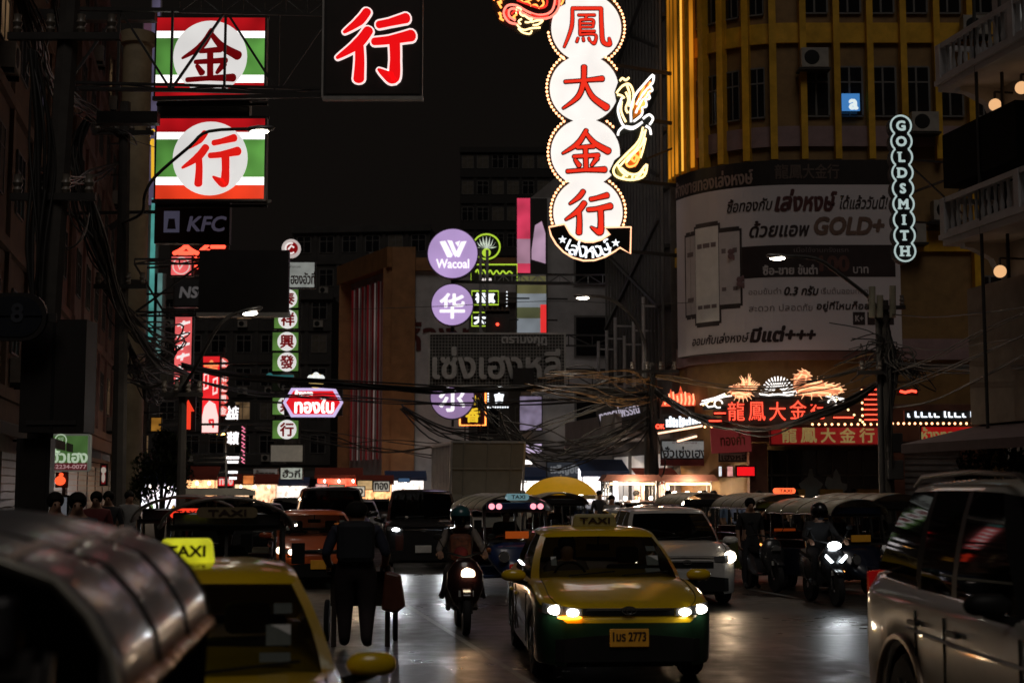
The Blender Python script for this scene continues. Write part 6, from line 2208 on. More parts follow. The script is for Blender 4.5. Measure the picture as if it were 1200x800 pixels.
b.build('cab', paint('white paint', (.55, .53, .5)), t, bevel=.06)
MB().prism([(-.85, 1.12), (.85, 1.12), (.76, 1.62), (-.76, 1.62)], -1.53, -1.505).build('windshield', GLASST, t)
for x in (-.85, .85):
    for y in (-.8, 3.6):
        MB().lathe([(.2, -.12), (.4, -.12), (.4, .12), (.2, .12)], 18, Matrix.Translation((x, y, .4)) @ Matrix.Rotation(PI / 2, 4, 'Y')).build('wheel', RUBBER, t)
for x in (-.7, .7):
    MB().ball((x, -1.52, .72), .1, .04, .08).build('headlight', LENS, t, smooth=80)

# ================================================================== tuk tuks
def wheel(t, x, y, r, w_=.1, name='wheel', rimm=None):
    Mx = Matrix.Translation((x, y, r)) @ Matrix.Rotation(PI / 2, 4, 'Y')
    o = MB().lathe([(r * .7, -w_ * .45), (r * .93, -w_ * .5), (r, -w_ * .3), (r, w_ * .3), (r * .93, w_ * .5), (r * .7, w_ * .45)], 22, Mx).build(name, RUBBER, t, smooth=40)
    b = MB()
    b.lathe([(r * .71, -w_ * .3), (r * .66, -w_ * .1), (r * .66, w_ * .1), (r * .71, w_ * .3)], 20, Mx)
    b.lathe([(r * .2, -w_ * .5), (r * .2, w_ * .5)], 10, Mx)
    for k in range(8):
        a = 2 * PI * k / 8
        b.bar(Mx @ Vector((r * .1 * math.cos(a), r * .1 * math.sin(a), 0)), Mx @ Vector((r * .68 * math.cos(a), r * .68 * math.sin(a), 0)), .022)
    b.build('rim', rimm or CHROME, o, smooth=40)
    return o

def canopy_mb(y0, y1, hw, zc, zsd, zh, nseg=4, puff=.03, over=.0):
    """vinyl roof: crown zc, shoulder zsd, hem zh, puffed between its hoops"""
    b = MB()
    rows = []
    ny_ = nseg * 6
    for i in range(ny_ + 1):
        s_ = i / ny_
        y = y0 + (y1 - y0) * s_
        pf = puff * abs(math.sin(s_ * nseg * PI))
        pr = []
        for k in range(17):
            a = -1 + k / 8
            ab = abs(a)
            if ab < .62:
                x = a / .62 * hw * .8
                z = zc - (zc - zsd) * (ab / .62) ** 2.2
            else:
                u = (ab - .62) / .38
                x = math.copysign(hw * (.8 + .2 * math.sin(u * PI / 2)), a)
                z = zsd - (zsd - zh) * (u ** 1.15)
            pr.append((x * (1 + pf * .5), y, z + pf * (1 - .4 * ab)))
        rows.append(pr)
    b.grid(rows)
    return b, rows

def tuktuk(name, label, loc, rz, body, roof, group=None, sign=None, signm=None, lit=False, toplights=0, plate=None, trimm=None, sz=1.76):
    t = thing(name, label, 'tuk tuk', loc, rz, group)
    b, rows = canopy_mb(-.55, 1.85, .68, 1.80, 1.68, 1.5, 4, .03)
    rf_ = b.build('canopy', roof, t, smooth=60, solid=.012)
    b = MB()
    for sgn in (0, -1):
        b.tube([r_[sgn] for r_ in rows], .018, 6)
    for i in range(5):
        b.tube(rows[i * 6], .012, 5)
    b.build('canopy_hoop', trimm or CHROME, t, smooth=60)
    for x in (-.6, .6):
        for p0, p1 in (((x * .92, -.42, .6), (x, -.35, 1.52)), ((x, .45, .5), (x * 1.02, .45, 1.55)), ((x, 1.75, .6), (x * 1.02, 1.75, 1.55))):
            MB().tube([p0, p1], .02, 6).build('post', CHROME, t, smooth=60)
        MB().tube([(x, .5, 1.0), (x, 1.75, 1.0)], .018, 6).build('side_rail', CHROME, t, smooth=60)
    # front apron: rounded panel below the windscreen
    ap = MB()
    rows2 = []
    for z, w_, y in ((.3, .3, -.98), (.42, .42, -.95), (.62, .56, -.78), (.8, .61, -.62), (.93, .62, -.55)):
        rows2.append([(w_ * math.sin(a), y + .34 * (1 - math.cos(a)), z) for a in [-1.35 + 2.7 * i / 12 for i in range(13)]])
    ap.grid(rows2)
    ap.build('front_panel', body, t, smooth=60, solid=.02)
    b = MB()
    b.mi(0).bar((-.6, -.5, .95), (.6, -.5, .95), .04)
    b.bar((-.58, -.4, 1.5), (.58, -.4, 1.5), .06)
    for x in (-.6, 0, .6):
        b.bar((x, -.5, .95), (x * .97, -.4, 1.5), .035)
    b.build('windscreen_frame', STEEL, t)
    MB().add([(-.58, -.49, .97), (.58, -.49, .97), (.56, -.405, 1.48), (-.56, -.405, 1.48)], [(0, 1, 2, 3)]).build('windscreen', GLASSC, t)
    MB().box(-.55, .55, -.47, -.36, 1.52, 1.66).build('head_board', body, t, bevel=.02)
    wheel(t, 0, -.8, .24)
    wheel(t, -.6, 1.35, .26)
    wheel(t, .6, 1.35, .26)
    MB().grid([[(x, -.8 + .3 * math.cos(a), .26 + .3 * math.sin(a)) for a in [.1 + i * .3 for i in range(10)]] for x in (-.09, -.03, .03, .09)]).build('mudguard', body, t, smooth=60, solid=.012)
    b = MB()
    b.box(-.64, .64, .4, 1.8, .32, .46)
    b.box(-.66, -.6, .4, 1.8, .3, .85)
    b.box(.6, .66, .4, 1.8, .3, .85)
    b.box(-.62, .62, -.5, .4, .28, .34)
    b.box(-.6, .6, 1.78, 1.84, .4, 1.1)
    b.build('rear_body', body, t, bevel=.02)
    b = MB()
    b.box(-.56, .56, 1.15, 1.7, .5, .68)
    b.box(-.56, .56, 1.62, 1.76, .68, 1.15)
    b.box(-.25, .25, .1, .45, .6, .72)
    b.build('seat', mat('red vinyl seat', (.16, .02, .02), .45), t, bevel=.03)
    hl = MB()
    for x in (-.33, .33):
        h_ = MB()
        h_.mi(0).lathe([(.1, 0), (.105, .03), (.06, .1)], 16, Matrix.Translation((x, -.86, .68)) @ Matrix.Rotation(PI / 2 * -1, 4, 'X'))
        h_.mi(1).disc(x, .68, .085, -.875, -.864, 16)
        h_.build('headlight', [CHROME, glow('cool lamp', (.9, .95, 1), 6) if lit else LENS], t, smooth=40)
    for x in (-.62, .62):
        MB().ball((x * .95, -.72, .8), .05, .05, .05).build('indicator_light', glow('soft amber', (1, .35, .08), 2.5) if lit else mat('amber lens', (.4, .12, .02), .3), t, smooth=80)
    for k in range(toplights):
        x = (-.47, -.33, .33, .47)[k]
        MB().disc(x, 1.585, .055, -.5, -.475, 16).build('marker_light', glow('pinkish red marker lamp', (1, .3, .36), 1.7), t)
    b = MB()
    b.tube([(-.38, -.35, 1.02), (-.2, -.3, 1.04), (0, -.36, 1.0), (.2, -.3, 1.04), (.38, -.35, 1.02)], .018, 6)
    b.tube([(0, -.36, 1.0), (0, -.75, .45)], .03, 6)
    b.build('handlebar', CHROME, t, smooth=60)
    for x in (-.74, .74):
        MB().box(x - .07, x + .07, -.52, -.49, 1.12, 1.34).bar((x * .85, -.48, 1.2), (x, -.5, 1.2), .02).build('mirror', BLACK, t)
    if plate:
        MB().box(-.22, .22, -.56, -.53, 1.0, 1.13).build('number_plate', plate, t)
    if sign:
        w1, h1 = sign
        MB().prism([(x, z + sz) for x, z in rpoly(w1, h1, h1 * .45)], -.62, -.48).build('roof_sign', signm, t)
        text('roof_lettering', 'TAXI', 0, sz, PLINK, t, w=w1 * .62, h=h1 * .55, y=-.626, bold=.003)
    return t

TTB = paint('tuk tuk blue paint', (.01, .028, .1))
TTN = paint('tuk tuk midnight paint', (.007, .012, .03))
TTG = paint('tuk tuk green paint', (.14, .16, .03))
TTK = paint('tuk tuk dark paint', (.015, .014, .016))
ROOFC = mat('cream vinyl roof', (.42, .39, .28), .42, noise=.25, scale=3)
ROOFD = mat('dark green vinyl roof', (.1, .1, .075), .36, noise=.3, scale=3)
k = gnd(606, 26.6)
tuktuk('tuk_tuk', 'blue tuk tuk with four pinkish lamps over its windscreen in mid road', k + Vector((-.15, .9, 0)), R(16), TTB, ROOFC, toplights=4, sign=(.42, .12), signm=glow('teal roof sign', (.2, .38, .42), .5), plate=mat('orange plate', (.5, .09, .01), .5, em=(.6, .1, .01), es=.3))
k = gnd(655, 38)
tuktuk('tuk_tuk', 'tuk tuk behind the yellow umbrella right of the blue one', k, R(8), TTK, ROOFC, group='tuk tuks in traffic')
k = gnd(262, 15.2)
tuktuk('tuk_tuk', 'nearer dark roofed tuk tuk in the left lane ahead of the orange red taxi', k + Vector((-.05, .5, 0)), R(12), TTK, ROOFD, sign=(.62, .11), signm=mat('brown roof sign', (.2, .15, .08), .5), trimm=mat('dull hoop', (.12, .11, .09), .45, .3), sz=1.66)
k = gnd(212, 18.4)
tuktuk('tuk_tuk', 'further dark roofed tuk tuk with glowing red roof sign in the left lane', k + Vector((0, .5, 0)), R(12), TTK, ROOFD, sign=(.42, .12), signm=glow('red lit roof sign', (1, .05, .02), 1.0), trimm=mat('dull hoop', (.12, .11, .09), .45, .3), sz=1.6)
k = gnd(905, 29.5)
tuktuk('tuk_tuk', 'greenish tuk tuk with glowing orange red roof sign behind the right scooter rider', k, R(12), TTG, ROOFC, sign=(.42, .11), signm=glow('orange red roof sign', (1, .13, .04), 1.6), plate=mat('dim red plate', (.3, .05, .01), .5, em=(.5, .07, .01), es=.2), lit=True, sz=1.87)
k = gnd(990, 26.2)
tuktuk('tuk_tuk', 'dark blue tuk tuk with cream roof just behind the right scooter rider', k + Vector((.15, .9, 0)), R(22), TTN, ROOFC, plate=PL_Y).scale = (.93, .93, .95)
k = gnd(1032, 29.5)
tuktuk('tuk_tuk', 'dark tuk tuk with tan roof furthest right beside the white SUV', k, R(20), TTK, mat('tan vinyl roof', (.3, .22, .13), .45, noise=.25))
k = gnd(820, 36)
tuktuk('tuk_tuk', 'tuk tuk parked before the corner shops beyond the white minivan', k, R(10), TTK, ROOFC, group='tuk tuks in traffic')

# ---- big foreground tuk tuk roof: a whole tuk tuk stands under it
p = Vector((-1.72, 3.72, 0))
t = tuktuk('tuk_tuk', 'tuk tuk with shiny silver vinyl roof filling the lower left corner', p, R(6.5), TTK, ROOFD)
for ch in list(t.children):
    if ch.name.split('.')[0] in ('canopy', 'canopy_hoop'):
        bpy.data.objects.remove(ch)
SILVER = mat('shiny silver vinyl', (.2, .205, .215), .3, .2, noise=.15, scale=3, bump=.05, coat=.3)
b, rows = canopy_mb(-.42, 1.75, .78, 1.80, 1.68, 1.40, 3, .038)
b.build('canopy', SILVER, t, smooth=70, solid=.012)
PIPE = mat('pale piping', (.5, .47, .4), .3, .2)
for i in range(4):
    MB().tube([Vector(q) + Vector((0, 0, .004)) for q in rows[i * 6]], .012, 6).build('canopy_piping', PIPE if i == 0 else BLACK, t, smooth=60)
for k_ in (4, 12):
    MB().tube([Vector(r_[k_]) + Vector((0, 0, .005)) for r_ in rows], .011, 6).build('canopy_seam', PIPE, t, smooth=60)
for k_ in (0, 16):
    b = MB()
    b.tube([r_[k_] for r_ in rows], .022, 8)
    for i in range(0, len(rows), 1):
        q = Vector(rows[i][k_])
        b.ball(q, .027, n=6, m=4)
    b.build('canopy_hem', mat('copper hem', (.55, .3, .16), .28, .7), t, smooth=60)
rear = rows[-1]
MB().grid([rear, [(x * .98, y - .02, 1.0) for x, y, z in rear]]).build('dark_backing', mat('black backing sheet', (.012, .012, .012), .6), t)  # added dark sheet that keeps the space under the roof black
# puffy front edge with stitches
MB().tube([Vector(q) + Vector((0, -.012, .014)) for q in rows[0]], .012, 6).build('stitching', PIPE, t, smooth=60)

# ================================================================== people
HB = {}
def person(label, loc, rz, pose='stand', shirt=None, legs=None, fingers=False, s=1, group=None, hair=True, helmet=None, mask=False, sleeves='short', face=False, pack=None):
    shirt = shirt or mat('dark shirt', (.03, .03, .035), .8)
    legs = legs or mat('dark trousers', (.025, .025, .03), .8)
    J = {}
    if pose in ('stand', 'walk', 'push'):
        J = dict(pel=(0, 0, .92), spi=(0, .01, 1.12), che=(0, 0, 1.32), nec=(0, .0, 1.46), hea=(0, -.02, 1.56), top=(0, -.02, 1.66))
        for n_, q in (('l', -1), ('r', 1)):
            J.update({n_ + 'sh': (q * .19, 0, 1.39), n_ + 'el': (q * .25, .03, 1.12), n_ + 'wr': (q * .25, -.06, .88), n_ + 'hi': (q * .1, 0, .88), n_ + 'kn': (q * .11, -.02, .49), n_ + 'an': (q * .11, .03, .09), n_ + 'to': (q * .13, -.13, .04)})
        if pose == 'walk':
            J.update(lkn=(-.1, -.12, .5), lan=(-.1, -.2, .1), lto=(-.11, -.36, .05), rkn=(.1, .06, .47), ran=(.1, .24, .14), rto=(.11, .12, .04), lwr=(-.26, .1, .9), rwr=(.26, -.16, .9))
        if pose == 'push':
            J.update(che=(0, -.06, 1.31), nec=(0, -.09, 1.44), hea=(0, -.12, 1.54), top=(0, -.12, 1.64), lsh=(-.19, -.05, 1.38), rsh=(.19, -.05, 1.38), lel=(-.27, -.0, 1.1), rel=(.27, -.0, 1.1), lwr=(-.25, -.26, .96), rwr=(.25, -.26, .96),
                     lkn=(-.1, -.06, .49), lan=(-.1, .02, .1), rkn=(.1, -.1, .5), ran=(.1, -.13, .09), rto=(.11, -.29, .04), lto=(-.11, -.13, .045))
    elif pose == 'ride':
        J = dict(pel=(0, .28, .84), spi=(0, .27, 1.03), che=(0, .2, 1.22), nec=(0, .17, 1.36), hea=(0, .13, 1.46), top=(0, .13, 1.55))
        for n_, q in (('l', -1), ('r', 1)):
            J.update({n_ + 'sh': (q * .19, .19, 1.3), n_ + 'el': (q * .3, .05, 1.09), n_ + 'wr': (q * .3, -.2, 1.05), n_ + 'hi': (q * .11, .24, .82), n_ + 'kn': (q * .2, -.14, .78), n_ + 'an': (q * .17, -.02, .36), n_ + 'to': (q * .19, -.17, .3)})
    elif pose == 'sit':
        J = dict(pel=(0, .2, .62), spi=(0, .22, .82), che=(0, .2, 1.02), nec=(0, .18, 1.17), hea=(0, .15, 1.27), top=(0, .15, 1.37))
        for n_, q in (('l', -1), ('r', 1)):
            J.update({n_ + 'sh': (q * .19, .2, 1.1), n_ + 'el': (q * .26, .08, .86), n_ + 'wr': (q * .2, -.18, .92), n_ + 'hi': (q * .1, .16, .6), n_ + 'kn': (q * .14, -.24, .62), n_ + 'an': (q * .14, -.26, .2), n_ + 'to': (q * .14, -.4, .14)})
    kw_ = 1.35 if pose == 'push' else 1
    rad = dict(pel=.15, spi=.135, che=.15, nec=.055, hea=.093, top=.07, sh=.072, el=.046, wr=.031, hi=.105 * min(kw_, 1.15), kn=.064 * kw_, an=.044 * min(kw_, 1.2), to=.04)
    names = list(J)
    V_ = [Vector(J[n_]) * s for n_ in names]
    RD = [rad.get(n_, rad.get(n_[1:], .05)) * s for n_ in names]
    ix = {n_: i for i, n_ in enumerate(names)}
    E_ = [('pel', 'spi'), ('spi', 'che'), ('che', 'nec'), ('nec', 'hea'), ('hea', 'top')]
    for q in 'lr':
        E_ += [('che', q + 'sh'), (q + 'sh', q + 'el'), (q + 'el', q + 'wr'), ('pel', q + 'hi'), (q + 'hi', q + 'kn'), (q + 'kn', q + 'an'), (q + 'an', q + 'to')]
    edges = [(ix[a], ix[b_]) for a, b_ in E_]
    bones = [(V_[ix[a]], V_[ix[b_]], 0 if a in ('nec', 'hea') else 1 if a in ('pel', 'spi', 'che') and not b_.endswith('hi') else 3 if a[1:] == 'an' else 2 if a[1:] in ('hi', 'kn') or b_.endswith('hi') else (0 if (a[1:] == 'el' and sleeves == 'short') else 1)) for a, b_ in E_]
    for q, sg in (('l', -1), ('r', 1)):
        wv = V_[ix[q + 'wr']]
        d = (wv - V_[ix[q + 'el']]).normalized()
        if pose in ('ride', 'push', 'sit'):
            d = (d + Vector((0, -.6, 0))).normalized()
        side = d.cross(Vector((sg, 0, 0)))
        side = side.normalized() if side.length > .1 else Vector((0, -1, 0))
        curl = Vector((-sg, 0, 0)) if pose in ('stand', 'walk') else Vector((0, 0, -1))
        side = d.cross(curl).normalized()
        i0 = len(V_)
        V_.append(wv + d * .075 * s)
        RD.append(.036 * s)
        edges.append((ix[q + 'wr'], i0))
        bones.append((wv, wv + d * .17 * s, 0))
        if fingers:
            for kf, (off, ln) in enumerate(((-.03, .065), (-.01, .078), (.01, .073), (.03, .058))):
                a = V_[i0] + side * off * s + d * .02 * s
                c1_ = a + d * ln * .5 * s + curl * .012 * s
                c2_ = c1_ + (d * .5 + curl * .8).normalized() * ln * .42 * s
                c3_ = c2_ + (curl - d * .15).normalized() * ln * .35 * s
                j = len(V_)
                V_ += [a, c1_, c2_, c3_]
                RD += [.010 * s, .0092 * s, .0085 * s, .0075 * s]
                edges += [(i0, j), (j, j + 1), (j + 1, j + 2), (j + 2, j + 3)]
            th = wv + d * .03 * s - side * .035 * s
            j = len(V_)
            V_ += [th, th + (d * .6 - side * .5 + curl * .3).normalized() * .035 * s, th + (d * .9 - side * .2 + curl * .5).normalized() * .065 * s]
            RD += [.013 * s, .011 * s, .009 * s]
            edges += [(ix[q + 'wr'], j), (j, j + 1), (j + 1, j + 2)]
    if face:
        j = len(V_)
        h_ = V_[ix['hea']]
        V_ += [h_ + Vector((0, -.1, .0)) * s]
        RD += [.014 * s]
        edges.append((ix['hea'], j))
    key = (pose, fingers, s, face, sleeves)
    if key not in HB:
        me = bpy.data.meshes.new('person')
        me.from_pydata([tuple(v) for v in V_], edges, [])
        o = bpy.data.objects.new('person', me)
        o.modifiers.new('skin', 'SKIN')
        for i, r_ in enumerate(RD):
            me.skin_vertices[0].data[i].radius = (r_, r_)
        me.skin_vertices[0].data[0].use_root = True
        sb = o.modifiers.new('sub', 'SUBSURF')
        sb.levels = sb.render_levels = 2 if not fingers else 2
        m2 = evalmesh(o)
        bpy.data.objects.remove(o)
        mi = []
        for p_ in m2.polygons:
            c_ = p_.center
            best, bi = 9, 1
            for a, b_, m_ in bones:
                ab = b_ - a
                u = max(0, min(1, (c_ - a).dot(ab) / max(1e-9, ab.length_squared)))
                d_ = (c_ - (a + ab * u)).length
                if d_ < best:
                    best, bi = d_, m_
            mi.append(bi)
        m2.materials.clear()
        for _ in range(4):
            m2.materials.append(None)
        m2.polygons.foreach_set('material_index', mi)
        m2.polygons.foreach_set('use_smooth', [True] * len(mi))
        HB[key] = m2
    me = HB[key].copy()
    for i, m_ in enumerate((SKIN, shirt, legs, mat('black shoes', (.015, .014, .013), .5))):
        me.materials[i] = m_
    t = bpy.data.objects.new('person', me)
    col.objects.link(t)
    t.location = loc
    t.rotation_euler.z = rz
    tag(t, label, 'person', group)
    hc = V_[ix['hea']].lerp(V_[ix['top']], .55)
    if helmet:
        b = MB()
        b.ball(hc + Vector((0, .01, .03)), .145 * s, .165 * s, .15 * s, 18, 12)
        b.v = [(x, y, max(z, hc.z - .035)) for x, y, z in b.v]
        b.build('helmet', helmet, t, smooth=60)
        b = MB()
        b.grid([[(hc.x + .15 * s * math.sin(a), hc.y - .17 * s * math.cos(a), hc.z + z) for a in [-1.1 + i * .22 for i in range(11)]] for z in (-.09, -.03, .03)])
        b.build('visor', GLASST, t, smooth=60)
    elif hair:
        b = MB()
        b.ball(hc + Vector((0, .02, .025)), .103 * s, .112 * s, .105 * s, 16, 10)
        b.v = [(x, y, z if (y > hc.y - .05 or z > hc.z + .035) else max(z, hc.z + .035)) for x, y, z in b.v]
        b.build('hair', HAIR, t, smooth=60)
    if mask:
        b = MB()
        b.ball(V_[ix['hea']] + Vector((0, -.055, -.02)), .07 * s, .065 * s, .06 * s, 12, 8)
        b.build('face_mask', mat('dark face mask', (.02, .02, .024), .8), t, smooth=60)
    if face:
        for q in (-1, 1):
            MB().ball(V_[ix['hea']] + Vector((q * .033, -.088, .03)) * s, .012 * s).build('eye', HAIR, t, smooth=80)
    if pack:
        b = MB()
        c_ = V_[ix['che']] + Vector((0, .17, -.06))
        b.cbox(c_, .34, .2, .5)
        b.build('backpack', pack, t, bevel=.07)
    return t

NAVY = mat('navy cloth', (.02, .022, .042), .85, noise=.5, scale=5, bump=.4)
# walking man with a hand cart, seen from behind
pm = gnd(419, 17.6)
person('man seen from behind in dark navy clothes pushing a hand cart in mid road', pm, PI + R(4), 'push', NAVY, mat('dark shorts', (.03, .02, .022), .85), fingers=True, s=1.02, sleeves='short', pack=mat('dark slate bag', (.012, .014, .02), .8))
bpy.data.objects[[o.name for o in bpy.data.objects if o.get('label', '').startswith('man seen')][0]].scale = (1.32, 1.2, 1)
t = thing('hand_cart', 'dark wooden hand cart with two legs in front of the walking man', 'cart', pm + Vector((.02, .28, 0)), R(4))
b = MB()
b.box(-.36, .36, .1, 1.0, .48, .86)
b.box(-.4, .4, .06, 1.04, .86, .9)
b.build('box', mat('dark stained wood', (.035, .022, .016), .7), t, bevel=.01)
for x in (-.31, .34):
    MB().bar((x, .02, .0), (x, .06, .98), .06).build('leg', mat('dark stained wood', (.035, .022, .016), .7), t)
for x in (-.26, .26):
    MB().tube([(x, .15, .88), (x, -.02, .94), (x, -.06, .94)], .018, 6).build('handle', STEEL, t)
wheel(t, -.43, .7, .26, .06)
wheel(t, .43, .7, .26, .06)
b = MB()
bag = [(-.02, .0), (.17, -.04), (.23, -.42), (.12, -.5), (-.06, -.46)]
b.prism([(x, z) for x, z in bag], -.08, .08)
q = b.build('carrier_bag', mat('red brown plastic bag', (.1, .03, .015), .4, noise=.3, scale=8), None, bevel=.03, loc=pm + Vector((.36, .12, .92)))
tag(q, 'red brown carrier bag hanging beside the walking man', 'bag')

# ---- scooters
def scooter(label, loc, rz, body, lampm, twin=False, group=None):
    t = thing('motor_scooter', label, 'scooter', loc, rz, group)
    wheel(t, 0, -.62, .28, .1)
    wheel(t, 0, .62, .28, .11)
    b = MB()
    for x in (-.07, .07):
        b.tube([(x, -.62, .28), (x, -.5, .62), (x * .5, -.42, .9)], .024, 6)
    b.build('fork', STEEL, t, smooth=60)
    MB().grid([[(x, -.62 + .33 * math.cos(a), .28 + .33 * math.sin(a)) for a in [.3 + i * .26 for i in range(9)]] for x in (-.075, -.04, 0, .04, .075)]).build('front_mudguard', body, t, smooth=60, solid=.01)
    rows = []
    for z, w_, y, bl in ((.34, .1, -.5, .04), (.45, .18, -.56, .1), (.62, .25, -.56, .14), (.8, .24, -.54, .14), (.93, .16, -.5, .1), (1.0, .08, -.44, .05)):
        rows.append([(w_ * math.sin(a), y + bl * (1 - math.cos(a)) - .03, z) for a in [-1.5 + 3 * i / 10 for i in range(11)]])
    MB().grid(rows).build('front_fairing', body, t, smooth=60, solid=.015)
    rows = []
    for y, w_, z0, z1 in ((-.36, .14, .3, .36), (-.1, .15, .28, .35), (.12, .15, .3, .62), (.3, .17, .36, .74), (.6, .17, .42, .78), (.85, .12, .52, .8), (.98, .05, .62, .78)):
        rows.append([(w_, y, z0), (w_ * 1.1, y, (z0 + z1) / 2), (w_ * .9, y, z1), (-w_ * .9, y, z1), (-w_ * 1.1, y, (z0 + z1) / 2), (-w_, y, z0)])
    MB().loft(rows).build('rear_body', body, t, smooth=50)
    rows = []
    for y, w_, z0, z1 in ((.02, .1, .7, .76), (.2, .15, .72, .8), (.5, .16, .76, .85), (.85, .1, .8, .88)):
        rows.append([(w_, y, z0), (w_, y, z1 - .02), (w_ * .6, y, z1), (-w_ * .6, y, z1), (-w_, y, z1 - .02), (-w_, y, z0)])
    MB().loft(rows).build('seat', BLACK, t, smooth=50)
    b = MB()
    b.tube([(-.36, -.22, 1.04), (-.2, -.3, 1.05), (0, -.4, 1.0), (.2, -.3, 1.05), (.36, -.22, 1.04)], .016, 6)
    b.build('handlebar', BLACK, t, smooth=60)
    for x in (-.3, .3):
        b = MB()
        b.tube([(x * .8, -.3, 1.05), (x * 1.15, -.32, 1.24)], .008, 5)
        b.ball((x * 1.2, -.32, 1.27), .06, .012, .04, 12, 6)
        b.build('mirror', BLACK, t, smooth=60)
    if twin:
        for q in (-1, 1):
            MB().prism([(q * .05, .72), (q * .17, .84), (q * .185, .8), (q * .09, .7)] if True else [], -.66, -.6).build('running_light', glow('cool strip light', (.85, .95, 1), 4), t)
        MB().ball((0, -.56, .98), .12, .05, .065, 14, 8).build('headlight', lampm, t, smooth=80)
        MB().ball((.08, -.62, .56), .07, .02, .025, 10, 6).build('indicator_light', glow('soft amber', (1, .35, .08), 2.5), t, smooth=80)
        spot(t, (0, -.72, .98), 26, 60, -7, (.9, .95, 1))
    else:
        MB().prism([(.03 + .1 * math.cos(R(a)), .79 + .085 * math.sin(R(a))) for a in (100, 150, 205, 335, 30)], -.625, -.5).build('headlight', lampm, t, bevel=.02)
        spot(t, (0, -.78, .8), 5, 46, -9, (1, .5, .22))
    MB().box(-.1, .1, -.665, -.65, .5, .58).build('number_plate', PL_W, t)
    MB().ball((0, .98, .74), .07, .03, .04).build('tail_light', REDLENS, t, smooth=80)
    return t
k = gnd(541, 19.3) + Vector((0, .62, 0))
scooter('dark red scooter with one warm round headlight left of the centre taxi', k, R(6), paint('dark red scooter paint', (.022, .006, .006)), glow('warm scooter lamp', (1, .78, .5), 9))
k2 = k + Vector((-.02, 0, 0))
person('scooter rider in a teal helmet and pale sleeved jacket on the dark red scooter', k2, R(6), 'ride', mat('pale grey jacket', (.2, .17, .15), .8), mat('dark skirt cloth', (.03, .024, .022), .85), fingers=True, helmet=mat('teal helmet', (.02, .09, .1), .3, coat=.5), mask=True, sleeves='long')
t = thing('backpack', 'patterned brown and red bag worn on the chest of the teal helmeted rider', 'bag', k + Vector((-.03, -.02, 1.02)), R(6))
MB().cbox((0, 0, .1), .3, .16, .36).build('pouch', mat('brown red patterned cloth', (.16, .05, .025), .8, noise=.8, scale=14), t, bevel=.06)
MB().ball((0, -.08, .02), .1, .05, .09).build('pocket', mat('red pocket cloth', (.2, .02, .02), .8), t, smooth=80)
b = MB()
for q in (-1, 1):
    b.tube([(q * .12, 0, .28), (q * .15, .06, .34), (q * .15, .16, .36)], .02, 6)
b.build('strap', BLACK, t)
# hanging skirt / bags at the sides of the scooter
t = thing('raincoat', 'dark cloth hanging over both sides of the dark red scooter', 'cloth', k, R(6))
for q in (-1, 1):
    MB().grid([[(q * (.14 + .05 * math.sin(i * 1.1)), -.2 + .1 * i, .88), (q * (.22 + .05 * math.sin(i * 1.1)), -.22 + .11 * i, .7), (q * (.27 + .04 * math.sin(i * 1.7)), -.2 + .11 * i, .44)] for i in range(7)]).build('fold', mat('dark skirt cloth', (.03, .024, .022), .85), t, smooth=60, solid=.01)

k = gnd(970, 24.0) + Vector((0, .62, 0))
scooter('black scooter with bright white headlight and two slanted running lights', k, R(8), paint('black paint', (.012, .012, .013), .25), glow('cool scooter lamp', (.88, .95, 1), 16), twin=True)
person('rider in dark clothes and black helmet on the scooter with slanted lights', k, R(8), 'ride', mat('black jacket', (.014, .013, .014), .75), None, fingers=True, helmet=mat('black helmet', (.012, .012, .012), .25, coat=.5), mask=True, sleeves='long')
k = gnd(897, 27.2) + Vector((0, .62, 0))
scooter('unlit dark scooter standing left of the bright right scooter', k, R(14), paint('dark grey paint', (.03, .03, .033)), LENS)
for c_ in list(bpy.data.objects):
    if c_.type == 'LIGHT' and c_.parent and c_.parent.get('label', '').startswith('unlit'):
        bpy.data.objects.remove(c_)

# ---- other people
person('standing man in dark clothes beside the greenish tuk tuk at the right', gnd(877, 28.2), R(10), 'stand', mat('black tee', (.014, .013, .013), .8), None, fingers=True, face=True)
PP = ((94, 16.5, 'stand', 'tall dark silhouette of a person on the left pavement before the stall', NAVY), (68, 17.5, 'stand', 'short dark silhouette of a person on the left pavement near the poster case', NAVY),
      (116, 24, 'walk', 'person in a reddish top walking on the left pavement', mat('reddish top', (.2, .04, .04), .8)), (130, 27, 'stand', 'person standing on the left pavement right of the reddish top', None),
      (154, 31, 'walk', 'person in grey walking far along the left pavement', mat('grey shirt', (.2, .2, .2), .8)),
      (702, 44, 'stand', 'person standing by the stall sign behind the centre taxi', None), (716, 42, 'walk', 'second person by the stall behind the centre taxi roof', mat('grey shirt', (.2, .2, .2), .8)),
      (848, 40, 'stand', 'person in a light blue shirt near the tuk tuk rank', mat('light blue shirt', (.2, .3, .5), .8)), (862, 41, 'stand', 'person in a blue white shirt bending by the tuk tuk rank', mat('blue white shirt', (.3, .38, .6), .8)),
      (835, 43, 'walk', 'dark dressed person walking before the corner shops', None), (640, 46, 'stand', 'person standing in the shade left of the yellow umbrella', None), (930, 43, 'stand', 'person standing by the dark gold shop entrance', None),
      (1005, 42, 'walk', 'person walking past the red fascia near the utility pole', None))
for x, Y_, ps, lab, sh in PP:
    person(lab, gnd(x, Y_) + Vector((0, 0, .13 if x < 160 or Y_ > 42.5 else 0)), R(rnd.uniform(-60, 60)), ps, sh, None, face=(Y_ < 30))
